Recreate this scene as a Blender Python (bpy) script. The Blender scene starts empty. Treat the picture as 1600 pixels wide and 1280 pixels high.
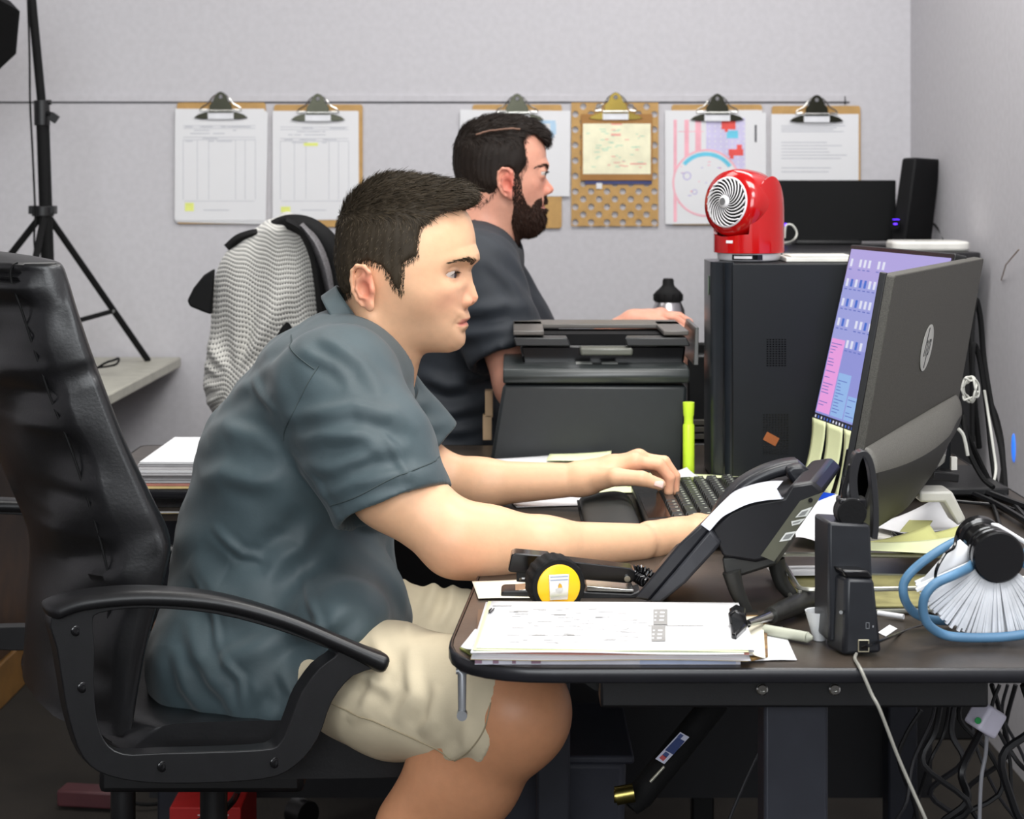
import bpy, bmesh, math, random
import numpy as np
from mathutils import Vector, Matrix, Euler
from mathutils.bvhtree import BVHTree

# ------------------------------------------------------------------ camera, light, exposure
SC = bpy.context.scene
COL = SC.collection
F, CZ, YH = 2800.0, 1.204, 290.0          # focal length in pixels of a 1600x1280 frame, eye height, horizon row
cam_d = bpy.data.cameras.new('camera'); cam = bpy.data.objects.new('camera', cam_d); COL.objects.link(cam)
cam.location = (0, 0, CZ); cam.rotation_euler = (math.pi/2, 0, 0)
cam_d.sensor_width = 36; cam_d.lens = F/1600*36; cam_d.shift_y = -(640-YH)/1600
cam_d.clip_start = .05
cam_d.dof.use_dof = True; cam_d.dof.focus_distance = 2.15; cam_d.dof.aperture_fstop = 11
SC.camera = cam
w = bpy.data.worlds.new('world'); SC.world = w; w.use_nodes = True
w.node_tree.nodes['Background'].inputs[0].default_value = (.86, .93, 1, 1)
w.node_tree.nodes['Background'].inputs[1].default_value = .16
def area(name, loc, target, size, power, col=(1, 1, 1)):
    d = bpy.data.lights.new(name, 'AREA'); d.energy = power; d.color = col
    d.shape = 'RECTANGLE'; d.size, d.size_y = size
    o = bpy.data.objects.new(name, d); COL.objects.link(o); o.location = loc
    o.rotation_euler = (Vector(target)-Vector(loc)).to_track_quat('-Z', 'Y').to_euler()
    return o
area('ceiling_panel_light', (.35, 1.9, 2.55), (.35, 1.9, 0), (1.2, .6), 26, (1, .985, .95))
area('ceiling_panel_light', (-.9, 3.3, 2.55), (-.9, 3.3, 0), (1.2, .6), 10, (1, .98, .95))
area('ceiling_panel_light', (.5, 3.5, 2.55), (.5, 3.5, 0), (1.2, .6), 15, (1, .985, .97))
area('ceiling_panel_light', (.5, .35, 2.55), (.0, 2.2, .6), (1.2, .6), 24, (.98, .99, 1))
area('window_light', (-.5, -2.0, 1.9), (.1, 3.2, 1.0), (2.4, 1.5), 66, (.93, .97, 1))
SC.view_settings.view_transform = 'Standard'; SC.view_settings.look = 'None'
SC.view_settings.gamma = 1; SC.view_settings.use_curve_mapping = False
SC.view_settings.exposure = .32

# ------------------------------------------------------------------ helpers
R = random.Random(7)
def P(x, y, D): return Vector(((x-800)*D/F, D, CZ-(y-YH)*D/F))       # a point seen at pixel x, y at depth D
def G(x, y, z=.74):
    D = (CZ-z)*F/(y-YH); return Vector(((x-800)*D/F, D, z))            # a point of the level z seen at x, y
def lin(c):
    return tuple(((v/255)/12.92 if v/255 <= .04045 else ((v/255+.055)/1.055)**2.4) for v in c)
_m = {}
def M(name, col, rough=.5, metal=0, noise=None, bump=None, coat=0, sheen=0, emit=0, spec=.5, black=0, sss=0, aniso=None, trans=0):
    if name in _m: return _m[name]
    m = bpy.data.materials.new(name); m.use_nodes = True; _m[name] = m
    nt = m.node_tree; b = nt.nodes['Principled BSDF']; c = lin(col)
    b.inputs['Base Color'].default_value = (*c, 1); b.inputs['Roughness'].default_value = rough
    b.inputs['Metallic'].default_value = metal; b.inputs['Specular IOR Level'].default_value = spec
    b.inputs['Coat Weight'].default_value = coat; b.inputs['Coat Roughness'].default_value = .08
    b.inputs['Sheen Weight'].default_value = sheen
    b.inputs['Transmission Weight'].default_value = trans
    if sss:
        b.inputs['Subsurface Weight'].default_value = sss; b.inputs['Subsurface Radius'].default_value = (.9, .35, .2)
        b.inputs['Subsurface Scale'].default_value = .008
    if black: c = (.01, .01, .012)
    if emit:
        b.inputs['Emission Color'].default_value = (*lin(col), 1); b.inputs['Emission Strength'].default_value = emit
    tc = nt.nodes.new('ShaderNodeTexCoord')
    if noise is None: noise = (25, .08)
    if noise:
        n = nt.nodes.new('ShaderNodeTexNoise'); n.inputs['Scale'].default_value = noise[0]; n.inputs['Detail'].default_value = 4
        nt.links.new(tc.outputs['Object'], n.inputs['Vector'])
        mx = nt.nodes.new('ShaderNodeMix'); mx.data_type = 'RGBA'
        k = noise[1]; c2 = noise[2] if len(noise) > 2 else None
        mx.inputs[6].default_value = (*[v*(1-k) for v in c], 1)
        mx.inputs[7].default_value = (*(lin(c2) if c2 else [min(1, v*(1+k)) for v in c]), 1)
        cr = nt.nodes.new('ShaderNodeMapRange'); cr.inputs[1].default_value = .35; cr.inputs[2].default_value = .65
        nt.links.new(n.outputs[0], cr.inputs[0]); nt.links.new(cr.outputs[0], mx.inputs[0])
        nt.links.new(mx.outputs[2], b.inputs['Base Color'])
    if bump:
        n2 = nt.nodes.new('ShaderNodeTexNoise'); n2.inputs['Scale'].default_value = bump[0]; n2.inputs['Detail'].default_value = 3
        if aniso:
            mp = nt.nodes.new('ShaderNodeMapping'); mp.inputs['Scale'].default_value = aniso
            nt.links.new(tc.outputs['Object'], mp.inputs[0]); nt.links.new(mp.outputs[0], n2.inputs['Vector'])
        else: nt.links.new(tc.outputs['Object'], n2.inputs['Vector'])
        bp = nt.nodes.new('ShaderNodeBump'); bp.inputs['Strength'].default_value = bump[1]; bp.inputs['Distance'].default_value = bump[2] if len(bump) > 2 else .002
        nt.links.new(n2.outputs[0], bp.inputs['Height']); nt.links.new(bp.outputs[0], b.inputs['Normal'])
    return m
def attr_material(name, rough=.5, sss=0, bump=None, sheen=0, spec=.5, noise=.06):
    """albedo comes from the per-vertex colour attribute 'tint' (skin, lips, hair)"""
    m = M(name, (200, 200, 200), rough, 0, (90, noise), bump, sheen=sheen, spec=spec, sss=sss)
    nt = m.node_tree; b = nt.nodes['Principled BSDF']
    a = nt.nodes.new('ShaderNodeAttribute'); a.attribute_name = 'tint'
    src = b.inputs['Base Color'].links[0].from_node
    src.inputs[6].default_value = (1-noise,)*3+(1,); src.inputs[7].default_value = (1, 1, 1, 1)
    mm = nt.nodes.new('ShaderNodeMix'); mm.data_type = 'RGBA'; mm.blend_type = 'MULTIPLY'; mm.inputs[0].default_value = 1
    nt.links.new(a.outputs['Color'], mm.inputs[6]); nt.links.new(src.outputs[2], mm.inputs[7]); nt.links.new(mm.outputs[2], b.inputs['Base Color'])
    return m

_W = {}
def mw(o):
    if o is None: return Matrix()
    if o.name in _W: return _W[o.name]
    return Matrix()
def thing(name, label, cat, loc=(0, 0, 0), rot=(0, 0, 0), group=None):
    o = bpy.data.objects.new(name, None); COL.objects.link(o); o.empty_display_size = .05
    o.location = loc; o.rotation_euler = rot
    o['label'] = label; o['category'] = cat
    if group: o['group'] = group
    _W[o.name] = Matrix.LocRotScale(Vector(loc), Euler(rot), None)
    return o
def tag(o, label, cat, group=None, kind=None):
    o['label'] = label; o['category'] = cat
    if group: o['group'] = group
    if kind: o['kind'] = kind
    return o

class MB:
    """collects shapes; build() links them as one mesh object"""
    def __init__(s): s.v = []; s.f = []; s.mi = []; s.cur = 0
    def add(s, vs, fs, T=None):
        b = len(s.v)
        s.v += [tuple(T @ Vector(v)) if T is not None else tuple(v) for v in vs]
        s.f += [tuple(i+b for i in f) for f in fs]; s.mi += [s.cur]*len(fs)
        return s
    def mat(s, i): s.cur = i; return s
    def box(s, c, size, T=None, rot=None):
        x, y, z = [d/2 for d in size]
        m = Matrix.Translation(c)
        if rot is not None: m = m @ Euler(rot).to_matrix().to_4x4()
        if T is not None: m = T @ m
        vs = [(a*x, b*y, d*z) for a in (-1, 1) for b in (-1, 1) for d in (-1, 1)]
        return s.add(vs, [(0, 1, 3, 2), (4, 6, 7, 5), (0, 4, 5, 1), (2, 3, 7, 6), (0, 2, 6, 4), (1, 5, 7, 3)], m)
    def hexa(s, p8):   # bottom 4 then top 4, each counter-clockwise from above
        return s.add(p8, [(3, 2, 1, 0), (4, 5, 6, 7), (0, 1, 5, 4), (1, 2, 6, 5), (2, 3, 7, 6), (3, 0, 4, 7)])
    def cyl(s, a, b, r, r2=None, n=20, cap=True):
        a, b = Vector(a), Vector(b); r2 = r if r2 is None else r2
        d = (b-a).normalized(); u = d.orthogonal().normalized(); v = d.cross(u)
        vs = []
        for p, rr in ((a, r), (b, r2)):
            vs += [p+rr*(math.cos(t*2*math.pi/n)*u+math.sin(t*2*math.pi/n)*v) for t in range(n)]
        fs = [(i, (i+1) % n, n+(i+1) % n, n+i) for i in range(n)]
        if cap: fs += [tuple(range(n-1, -1, -1)), tuple(range(n, 2*n))]
        return s.add(vs, fs)
    def tube(s, pts, r, n=8, closed=False, sub=0):
        pts = [Vector(p) for p in pts]
        if sub: pts = smooth_path(pts, sub, closed)
        N = len(pts); rs = r if isinstance(r, (list, tuple)) else None
        vs = []; u = None
        for i, p in enumerate(pts):
            a = pts[(i-1) % N] if (closed or i > 0) else p; b = pts[(i+1) % N] if (closed or i < N-1) else p
            d = (b-a).normalized()
            if u is None: u = d.orthogonal().normalized()
            u = (u-d*u.dot(d)); u = u.normalized() if u.length > 1e-6 else d.orthogonal().normalized()
            v = d.cross(u)
            if rs: q = i/(N-1)*(len(rs)-1); k = min(int(q), len(rs)-2); rr = rs[k]+(rs[k+1]-rs[k])*(q-k)
            else: rr = r
            vs += [p+rr*(math.cos(t*2*math.pi/n)*u+math.sin(t*2*math.pi/n)*v) for t in range(n)]
        M_ = N if closed else N-1
        fs = [(i*n+t, i*n+(t+1) % n, ((i+1) % N)*n+(t+1) % n, ((i+1) % N)*n+t) for i in range(M_) for t in range(n)]
        if not closed: fs += [tuple(range(n-1, -1, -1)), tuple(range((N-1)*n, N*n))]
        return s.add(vs, fs)
    def lathe(s, prof, T=None, n=32):    # prof [(r, z)] about local z
        vs = []; 
        for r, z in prof: vs += [(r*math.cos(t*2*math.pi/n), r*math.sin(t*2*math.pi/n), z) for t in range(n)]
        fs = [(i*n+t, i*n+(t+1) % n, (i+1)*n+(t+1) % n, (i+1)*n+t) for i in range(len(prof)-1) for t in range(n)]
        fs += [tuple(range(n-1, -1, -1)), tuple(range((len(prof)-1)*n, len(prof)*n))]
        return s.add(vs, fs, T)
    def prism(s, poly, z0, z1, T=None):  # poly [(x, y)] counter-clockwise, extruded along z
        n = len(poly)
        vs = [(x, y, z0) for x, y in poly]+[(x, y, z1) for x, y in poly]
        return s.add(vs, [tuple(range(n-1, -1, -1)), tuple(range(n, 2*n))]+[(i, (i+1) % n, n+(i+1) % n, n+i) for i in range(n)], T)
    def grid(s, fn, nu, nv):
        vs = [fn(i/nu, j/nv) for j in range(nv+1) for i in range(nu+1)]
        return s.add(vs, [(j*(nu+1)+i, j*(nu+1)+i+1, (j+1)*(nu+1)+i+1, (j+1)*(nu+1)+i) for j in range(nv) for i in range(nu)])
    def build(s, name, mats, parent=None, world=False, bevel=0, smooth=40, solid=0, seg=2, subsurf=0, label=None, uv=None):
        me = bpy.data.meshes.new(name)
        V = s.v
        if world and parent is not None:
            inv = mw(parent).inverted(); V = [tuple(inv @ Vector(v)) for v in V]
        me.from_pydata(V, [], s.f)
        mats = mats if isinstance(mats, (list, tuple)) else [mats]
        for m in mats: me.materials.append(m)
        me.polygons.foreach_set('material_index', s.mi)
        if smooth:
            me.polygons.foreach_set('use_smooth', [True]*len(me.polygons)); 
            if not subsurf: me.set_sharp_from_angle(angle=math.radians(smooth))
        me.update()
        o = bpy.data.objects.new(name, me); COL.objects.link(o)
        if parent is not None: o.parent = parent; _W[o.name] = mw(parent)
        if solid: md = o.modifiers.new('solid', 'SOLIDIFY'); md.thickness = solid; md.offset = 0
        if bevel:
            md = o.modifiers.new('bevel', 'BEVEL'); md.width = bevel; md.segments = seg; md.limit_method = 'ANGLE'; md.angle_limit = math.radians(35)
            md.harden_normals = False
        if subsurf: md = o.modifiers.new('sub', 'SUBSURF'); md.levels = md.render_levels = subsurf
        if label: o['label'] = label
        return o
def smooth_path(pts, sub, closed=False):
    N = len(pts); out = []
    for i in range(N if closed else N-1):
        p0 = pts[(i-1) % N] if (closed or i > 0) else pts[i]; p1 = pts[i]; p2 = pts[(i+1) % N]
        p3 = pts[(i+2) % N] if (closed or i+2 < N) else p2
        for k in range(sub):
            t = k/sub; t2 = t*t; t3 = t2*t
            out.append(.5*((2*p1)+(-p0+p2)*t+(2*p0-5*p1+4*p2-p3)*t2+(-p0+3*p1-3*p2+p3)*t3))
    if not closed: out.append(pts[-1])
    return out
def rounded(poly, r, n=5):
    """round the corners of a 2-D polygon; r a number or one per corner"""
    out = []; N = len(poly)
    for i in range(N):
        p = Vector(poly[i]); a = Vector(poly[i-1]); b = Vector(poly[(i+1) % N]); rr = r[i] if isinstance(r, (list, tuple)) else r
        if rr <= 0: out.append(tuple(p)); continue
        da = (a-p); db = (b-p); q = min(rr, da.length*.49, db.length*.49)
        s0 = p+da.normalized()*q; s1 = p+db.normalized()*q
        for k in range(n+1):
            t = k/n; out.append(tuple((1-t)**2*s0+2*t*(1-t)*p+t*t*s1))
    return out
def dup(root, loc, rot=(0, 0, 0), label=None):
    """copy a thing, its parts and sub-parts"""
    c = root.copy(); COL.objects.link(c); c.location = loc; c.rotation_euler = rot
    if label: c['label'] = label
    def rec(a, b):
        for ch in a.children:
            d = ch.copy(); COL.objects.link(d); d.parent = b; rec(ch, d)
    rec(root, c); return c
def structure(name, mb, m, **k):
    o = mb.build(name, m, **k); o['kind'] = 'structure'; return o
def ss(a, b, x): t = np.clip((x-a)/(b-a), 0, 1); return t*t*(3-2*t)
TZ = lambda v: Matrix.Translation(v)
def frame(o, x, y):
    """matrix with origin o, local x and y axes (orthonormalised)"""
    x = Vector(x).normalized(); y = Vector(y); y = (y-x*y.dot(x)).normalized(); z = x.cross(y)
    m = Matrix((x, y, z)).transposed().to_4x4(); m.translation = Vector(o); return m

# ------------------------------------------------------------------ implicit surfaces for bodies and cloth
class Field:
    def __init__(s, lo, hi, h):
        s.lo = np.array(lo, float); s.h = h; s.n = np.ceil((np.array(hi)-s.lo)/h).astype(int)+1
        s.ax = [(s.lo[i]+np.arange(s.n[i])*h).astype(np.float32) for i in range(3)]
        s.v = np.full(s.n, .5, np.float32)
    def reg(s, lo, hi):
        sl = []
        for i in range(3):
            a = max(0, int((lo[i]-s.lo[i])/s.h)); b = min(s.n[i], int((hi[i]-s.lo[i])/s.h)+2)
            if b <= a: return None
            sl.append(slice(a, b))
        return tuple(sl)
    def put(s, fn, lo, hi, k=.01, mode='u', m=.03):
        sl = s.reg([a-m-k for a in lo], [a+m+k for a in hi])
        if sl is None: return s
        X = s.ax[0][sl[0]][:, None, None]; Y = s.ax[1][sl[1]][None, :, None]; Z = s.ax[2][sl[2]][None, None, :]
        d = fn(X, Y, Z); a = s.v[sl]
        if mode == 'u': s.v[sl] = smin(a, d, k)
        elif mode == 's': s.v[sl] = -smin(-a, d, k)     # subtract d
        elif mode == 'i': s.v[sl] = -smin(-a, -d, k)
        elif mode == 'a': s.v[sl] = a+d                 # displacement
        return s
    def cone(s, a, b, ra, rb, k=.01, sa=1, sb=None, mode='u'):
        a = np.array(a, float); b = np.array(b, float); sb = sa if sb is None else sb
        ba = b-a; L = max(float(ba@ba), 1e-9); L2 = max(float(ba[0]**2+ba[2]**2), 1e-9)
        def fn(X, Y, Z):
            if sa == 1 and sb == 1: t = np.clip(((X-a[0])*ba[0]+(Y-a[1])*ba[1]+(Z-a[2])*ba[2])/L, 0, 1)
            else: t = np.clip(((X-a[0])*ba[0]+(Z-a[2])*ba[2])/L2, 0, 1)
            sc = sa+(sb-sa)*t
            return np.sqrt((X-a[0]-t*ba[0])**2+((Y-a[1]-t*ba[1])*sc)**2+(Z-a[2]-t*ba[2])**2)-(ra+(rb-ra)*t)
        m = max(ra, rb); my = m/min(sa, sb)
        return s.put(fn, np.minimum(a, b)-[m, my, m], np.maximum(a, b)+[m, my, m], k, mode)
    def chain(s, pts, rs, k=.008, kk=None):
        for i in range(len(pts)-1): s.cone(pts[i], pts[i+1], rs[i], rs[i+1], k if i == 0 else (kk or .004))
        return s
    def ell(s, c, r, k=.01, rot=(0, 0, 0), mode='u'):
        m3 = np.array(Euler(rot).to_matrix()); r = np.array(r, float)
        def fn(X, Y, Z):
            x, y, z = X-c[0], Y-c[1], Z-c[2]
            q = [(m3[0][i]*x+m3[1][i]*y+m3[2][i]*z) for i in range(3)]
            k0 = np.sqrt(sum((q[i]/r[i])**2 for i in range(3)))+1e-6; k1 = np.sqrt(sum((q[i]/r[i]**2)**2 for i in range(3)))+1e-6
            return k0*(k0-1)/k1
        m = max(r); c = np.array(c, float)
        return s.put(fn, c-m, c+m, k, mode)
    def cut(s, p, n, k=.002, lo=None, hi=None):
        """keep only the side opposite to the normal n"""
        n = Vector(n).normalized()
        s.put(lambda X, Y, Z: (X-p[0])*n[0]+(Y-p[1])*n[1]+(Z-p[2])*n[2], s.lo if lo is None else lo, s.lo+s.n*s.h if hi is None else hi, k, 'i', m=0)
        return s
    def nets(s):
        V = s.v; V[0], V[-1] = .1, .1; V[:, 0], V[:, -1] = .1, .1; V[:, :, 0], V[:, :, -1] = .1, .1
        S = V < 0; n = s.n
        c = np.zeros(n-1, np.uint8)
        for dx in (0, 1):
            for dy in (0, 1):
                for dz in (0, 1): c += S[dx:n[0]-1+dx, dy:n[1]-1+dy, dz:n[2]-1+dz]
        act = np.argwhere((c > 0) & (c < 8)); idx = np.full(n-1, -1, np.int32); idx[act[:, 0], act[:, 1], act[:, 2]] = np.arange(len(act))
        pos = np.zeros((len(act), 3)); cnt = np.zeros(len(act))
        cor = [(0, 0, 0), (1, 0, 0), (0, 1, 0), (1, 1, 0), (0, 0, 1), (1, 0, 1), (0, 1, 1), (1, 1, 1)]
        val = [V[act[:, 0]+a, act[:, 1]+b, act[:, 2]+d] for a, b, d in cor]
        for i, j in ((0, 1), (2, 3), (4, 5), (6, 7), (0, 2), (1, 3), (4, 6), (5, 7), (0, 4), (1, 5), (2, 6), (3, 7)):
            a, b = val[i], val[j]; m = (a < 0) != (b < 0)
            t = np.where(m, a/np.where(m, a-b, 1), 0)[:, None]
            p = np.array(cor[i])*(1-t)+np.array(cor[j])*t
            pos += p*m[:, None]; cnt += m
        pos = (act+pos/cnt[:, None])*s.h+s.lo
        qs = []
        for ax in range(3):
            o1, o2 = [(1, 2), (2, 0), (0, 1)][ax]
            a = [slice(1, n[i]-1) for i in range(3)]; b = list(a); a[ax] = slice(0, n[ax]-1); b[ax] = slice(1, n[ax])
            A, B = S[tuple(a)], S[tuple(b)]; e = np.argwhere(A != B)
            fl = A[e[:, 0], e[:, 1], e[:, 2]]
            for i in range(3):
                if i != ax: e[:, i] += 1
            def cell(d1, d2):
                q = e.copy(); q[:, o1] -= d1; q[:, o2] -= d2; return idx[q[:, 0], q[:, 1], q[:, 2]]
            q = np.stack([cell(1, 1), cell(0, 1), cell(0, 0), cell(1, 0)], 1)
            q[~fl] = q[~fl][:, ::-1]; qs.append(q)
        return pos, np.concatenate(qs)
def smin(a, b, k):
    if k <= 0: return np.minimum(a, b)
    h = np.clip(.5+.5*(b-a)/k, 0, 1); return b+(a-b)*h-k*h*(1-h)
def mesh_np(name, V, Q, mats, parent=None, tint=None, world=True, smooth=True, mi=None, uv=None):
    V = np.asarray(V, float); Q = np.asarray(Q, np.int32)
    if world and parent is not None:
        i = np.array(mw(parent).inverted()); V = V@i[:3, :3].T+i[:3, 3]
    me = bpy.data.meshes.new(name); me.vertices.add(len(V)); me.vertices.foreach_set('co', V.astype(np.float32).ravel())
    nf, k = Q.shape; me.loops.add(nf*k); me.loops.foreach_set('vertex_index', Q.ravel())
    me.polygons.add(nf); me.polygons.foreach_set('loop_start', np.arange(0, nf*k, k, dtype=np.int32))
    me.polygons.foreach_set('use_smooth', np.full(nf, smooth))
    for m in (mats if isinstance(mats, (list, tuple)) else [mats]): me.materials.append(m)
    if mi is not None: me.polygons.foreach_set('material_index', np.asarray(mi, np.int32))
    me.update(calc_edges=True)
    if tint is not None:
        at = me.color_attributes.new('tint', 'FLOAT_COLOR', 'POINT')
        at.data.foreach_set('color', np.concatenate([tint, np.ones((len(V), 1))], 1).astype(np.float32).ravel())
    if uv is not None:
        l = me.uv_layers.new(name='UVMap'); l.data.foreach_set('uv', np.asarray(uv, np.float32)[Q.ravel()].ravel())
    o = bpy.data.objects.new(name, me); COL.objects.link(o)
    if parent is not None: o.parent = parent; _W[o.name] = mw(parent)
    return o
def normals(V, Q):
    n = np.cross(V[Q[:, 2]]-V[Q[:, 0]], V[Q[:, 3]]-V[Q[:, 1]]); N = np.zeros_like(V)
    for i in range(4): np.add.at(N, Q[:, i], n)
    return N/(np.linalg.norm(N, axis=1, keepdims=True)+1e-12)
def relax(V, Q, it=2, w=.5):
    for _ in range(it):
        A = np.zeros_like(V); c = np.zeros(len(V))
        for i in range(4):
            np.add.at(A, Q[:, i], V[Q[:, (i+1) % 4]]+V[Q[:, (i-1) % 4]]); np.add.at(c, Q[:, i], 2)
        V = V*(1-w)+w*A/np.maximum(c, 1)[:, None]
    return V
def ribbons(name, roots, dirs, norms, length, width, m, parent, tint, rs, bend=.3, segs=3, lay=.0):
    """hair: one thin tapering strip per root"""
    n = len(roots); L = length*(.7+.6*rs.random((n, 1))) if np.isscalar(length) else length[:, None]*(.75+.5*rs.random((n, 1)))
    d = dirs+rs.normal(0, .16, (n, 3)); d /= np.linalg.norm(d, axis=1, keepdims=True)
    side = np.cross(d, norms+rs.normal(0, .5, (n, 3))); side /= np.linalg.norm(side, axis=1, keepdims=True)+1e-9
    V = []
    for k in range(segs+1):
        t = k/segs; c = roots+d*L*t-norms*(bend*L*t*t)*1.0+norms*lay
        wd = width*(1-.75*t)
        V += [c-side*wd, c+side*wd]
    V = np.stack(V, 1).reshape(-1, 3)
    base = (np.arange(n)*(2*(segs+1)))[:, None]
    Q = np.concatenate([base+np.array([[2*k, 2*k+1, 2*k+3, 2*k+2]]) for k in range(segs)])
    T = np.repeat(tint, 2*(segs+1), 0)
    o = mesh_np(name, V, Q, m, parent, T); o['kind'] = 'stuff'; return o
# ------------------------------------------------------------------ room
WALL = M('wall_paint', (197, 195, 199), .9, 0, (60, .03), (420, .35, .0015))
YB, XR, XL, YN, ZC = 4.65, 1.034, -3.2, -2.6, 2.75
wb = MB(); wb.box(((XL+XR)/2, YB+.05, ZC/2), (XR-XL+.4, .1, ZC)); structure('wall_back', wb, WALL)
wb = MB(); wb.box((XR+.05, (YB+YN)/2, ZC/2), (.1, YB-YN, ZC)); structure('wall_right', wb, WALL)
wb = MB(); wb.box((XL-.05, (YB+YN)/2, ZC/2), (.1, YB-YN, ZC)); structure('wall_left', wb, WALL)
wb = MB(); wb.box(((XL+XR)/2, YN-.05, ZC/2), (XR-XL+.4, .1, ZC)); structure('wall_front', wb, WALL)
wb = MB(); wb.box(((XL+XR)/2, (YB+YN)/2, ZC+.05), (XR-XL+.4, YB-YN+.2, .1)); structure('ceiling', wb, M('ceiling_tile', (215, 213, 208), .9))
wb = MB(); wb.box(((XL+XR)/2, (YB+YN)/2, -.05), (XR-XL+.4, YB-YN+.2, .1)); structure('floor', wb, M('carpet_dark', (38, 33, 27), .95, 0, (8, .2), (300, .6, .004)))
zt = CZ+130*YB/F
wb = MB(); wb.box((-1.15, YB-.002, zt+.010), (4.05, .004, .016)); structure('trim_1', wb, WALL)
wb = MB(); wb.box((-1.15, YB-.0012, zt), (4.05, .0024, .0035)); structure('trim_2', wb, M('trim_gap', (60, 60, 66), .8))
wb = MB(); wb.box((XL/2-.6, YB-.006, .05), (2.6, .012, .1)); structure('baseboard_back', wb, M('baseboard_dark', (60, 52, 46), .7))
# ------------------------------------------------------------------ furniture
BLK = M('black_plastic', (17, 17, 19), .42, 0, (60, .1), (500, .12, .0006))
BLKG = M('black_gloss', (14, 14, 16), .16)
BLKM = M('black_matte', (12, 12, 13), .75, 0, (60, .1), (400, .3, .001), spec=.25)
STEEL = M('chrome', (200, 200, 196), .18, 1)
DSTEEL = M('dark_steel', (60, 60, 62), .35, .8)
DLAM = M('desk_laminate', (60, 52, 45), .36, 0, (16, .28), (240, .12, .0008), spec=.55)
DEDGE = M('desk_edge', (30, 30, 34), .3)
PAPER = M('paper', (226, 226, 228), .85, 0, (4, .015))
INK = M('faded_ink', (178, 180, 188), .9); INKD = M('dark_ink', (70, 70, 76), .9)
YEL = M('highlighter_mark', (226, 232, 130), .8)

def build_desk():
    t = thing('desk', 'dark brown laminate corner desk holding the phone, keyboard and paper stack', 'desk', (.3, 2.2, 0))
    poly = rounded([(-.068, 1.722), (.76, 1.722), (.76, 3.2), (-.66, 3.2), (-.66, 2.74), (-.20, 2.72), (.05, 2.42), (.045, 2.17), (-.036, 2.16)],
                   [.11, .01, .01, .02, .03, .12, .1, .02, .03], 8)
    mb = MB(); mb.prism(poly, .7270, .74); mb.build('desktop', DLAM, t, world=True, bevel=.0012)
    # black rubber edge band, a closed strip around the top
    n = len(poly); c = Vector((.25, 2.4)); mb = MB(); vs = []
    for i in range(n):
        a = Vector(poly[i-1]); b = Vector(poly[(i+1) % n]); d = (b-a).normalized(); nn = Vector((d.y, -d.x)); p = Vector(poly[i])
        for o, z in ((.0, .7405), (.0022, .7402), (.0036, .738), (.0036, .7280), (.002, .7262), (0, .7258)): q = p+nn*o; vs.append((q.x, q.y, z))
    mb.add(vs, [(i*6+k, ((i+1) % n)*6+k, ((i+1) % n)*6+k+1, i*6+k+1) for i in range(n) for k in range(5)])
    mb.build('edge_band', DEDGE, t, world=True, smooth=60)
    mb = MB(); a = P(938, 1068, 1.80); b = P(1545, 1110, 1.80); mb.box(((a.x+b.x)/2, 1.82, .696), (b.x-a.x, .04, .034)); 
    mb.build('crossbar', BLK, t, world=True, bevel=.003)
    mb = MB(); mb.prism([(p.x, p.z) for p in [P(*q, 1.83) for q in [(905, 1068), (1545, 1068), (1545, 1108), (1180, 1112), (1040, 1108), (975, 1098), (930, 1085)]]], 0, .01, Matrix(((1, 0, 0, 0), (0, 0, 1, 1.845), (0, 1, 0, 0), (0, 0, 0, 1))))
    mb.build('gusset', BLK, t, world=True)
    for sx in (1190, 1303):
        p = P(sx, 1076, 1.80); mb = MB(); T = frame(p+Vector((0, -.003, 0)), (1, 0, 0), (0, 0, 1))
        mb.lathe([(.0058, 0), (.0058, .0015), (.0045, .0026), (.0024, .0026), (.0022, .0012), (.0001, .0012)], T, 20); mb.build('screw', STEEL, t, world=True)
    LEG = M('desk_leg_steel', (46, 48, 56), .45, .3)
    for (x0, y0, w_, d_) in ((.291, 1.86, .066, .05), (.66, 1.86, .05, .05), (.66, 3.05, .05, .05), (-.58, 3.08, .05, .05), (.055, 2.42, .045, .06)):
        mb = MB(); mb.box((x0, y0, .365), (w_, d_, .69)); mb.build('leg', LEG, t, world=True, bevel=.004)
        mb = MB(); mb.box((x0, y0, .016), (w_+.06, d_+.2, .03)); mb.build('foot', LEG, t, world=True, bevel=.006)
    mb = MB(); mb.box((.05, 3.12, .42), (1.36, .014, .56)); mb.build('light_block_panel', M('panel_dark', (22, 22, 26), .6), t, world=True)  # dark panel added under the desk to block light from behind
    mb = MB(); mb.box((-.46, 2.93, .697), (.34, .36, .012)); mb.box((-.46, 2.75, .70), (.34, .008, .02)); mb.build('keyboard_tray', DLAM, t, world=True)
    # slim grey latch hanging under the rounded corner
    mb = MB(); a = P(722, 1052, 1.78); b = P(722, 1120, 1.78); mb.tube([a+Vector((-.004, 0, .004)), a, b], [.0025, .0045, .0045, .0038], 10); mb.cyl(a+Vector((-.006, 0, .002)), a+Vector((.006, 0, .002)), .003)
    mb.cyl(b+Vector((0, .005, .002)), b+Vector((0, -.005, .002)), .0052, n=14)
    mb.build('hanging_latch', M('latch_grey', (150, 152, 156), .35, .5), t, world=True)
build_desk()
t = thing('desk', 'second black desk behind the printer with the steel bottle on it', 'desk', (.2, 3.7, 0))
mb = MB(); mb.prism(rounded([(.02, 3.22), (.385, 3.22), (.385, 4.4), (.02, 4.4)], .03), .715, .74); mb.build('desktop', M('desk_black', (30, 28, 30), .4), t, world=True, bevel=.003)
for a, b in ((.05, 3.3), (.35, 3.3), (.05, 4.34), (.35, 4.34)):
    mb = MB(); mb.box((a, b, .357), (.04, .04, .714)); mb.build('leg', BLK, t, world=True, bevel=.003)
t = thing('cabinet', 'low black cabinet carrying the speaker and router along the right wall', 'cabinet', (.74, 4.2, 0))
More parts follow.
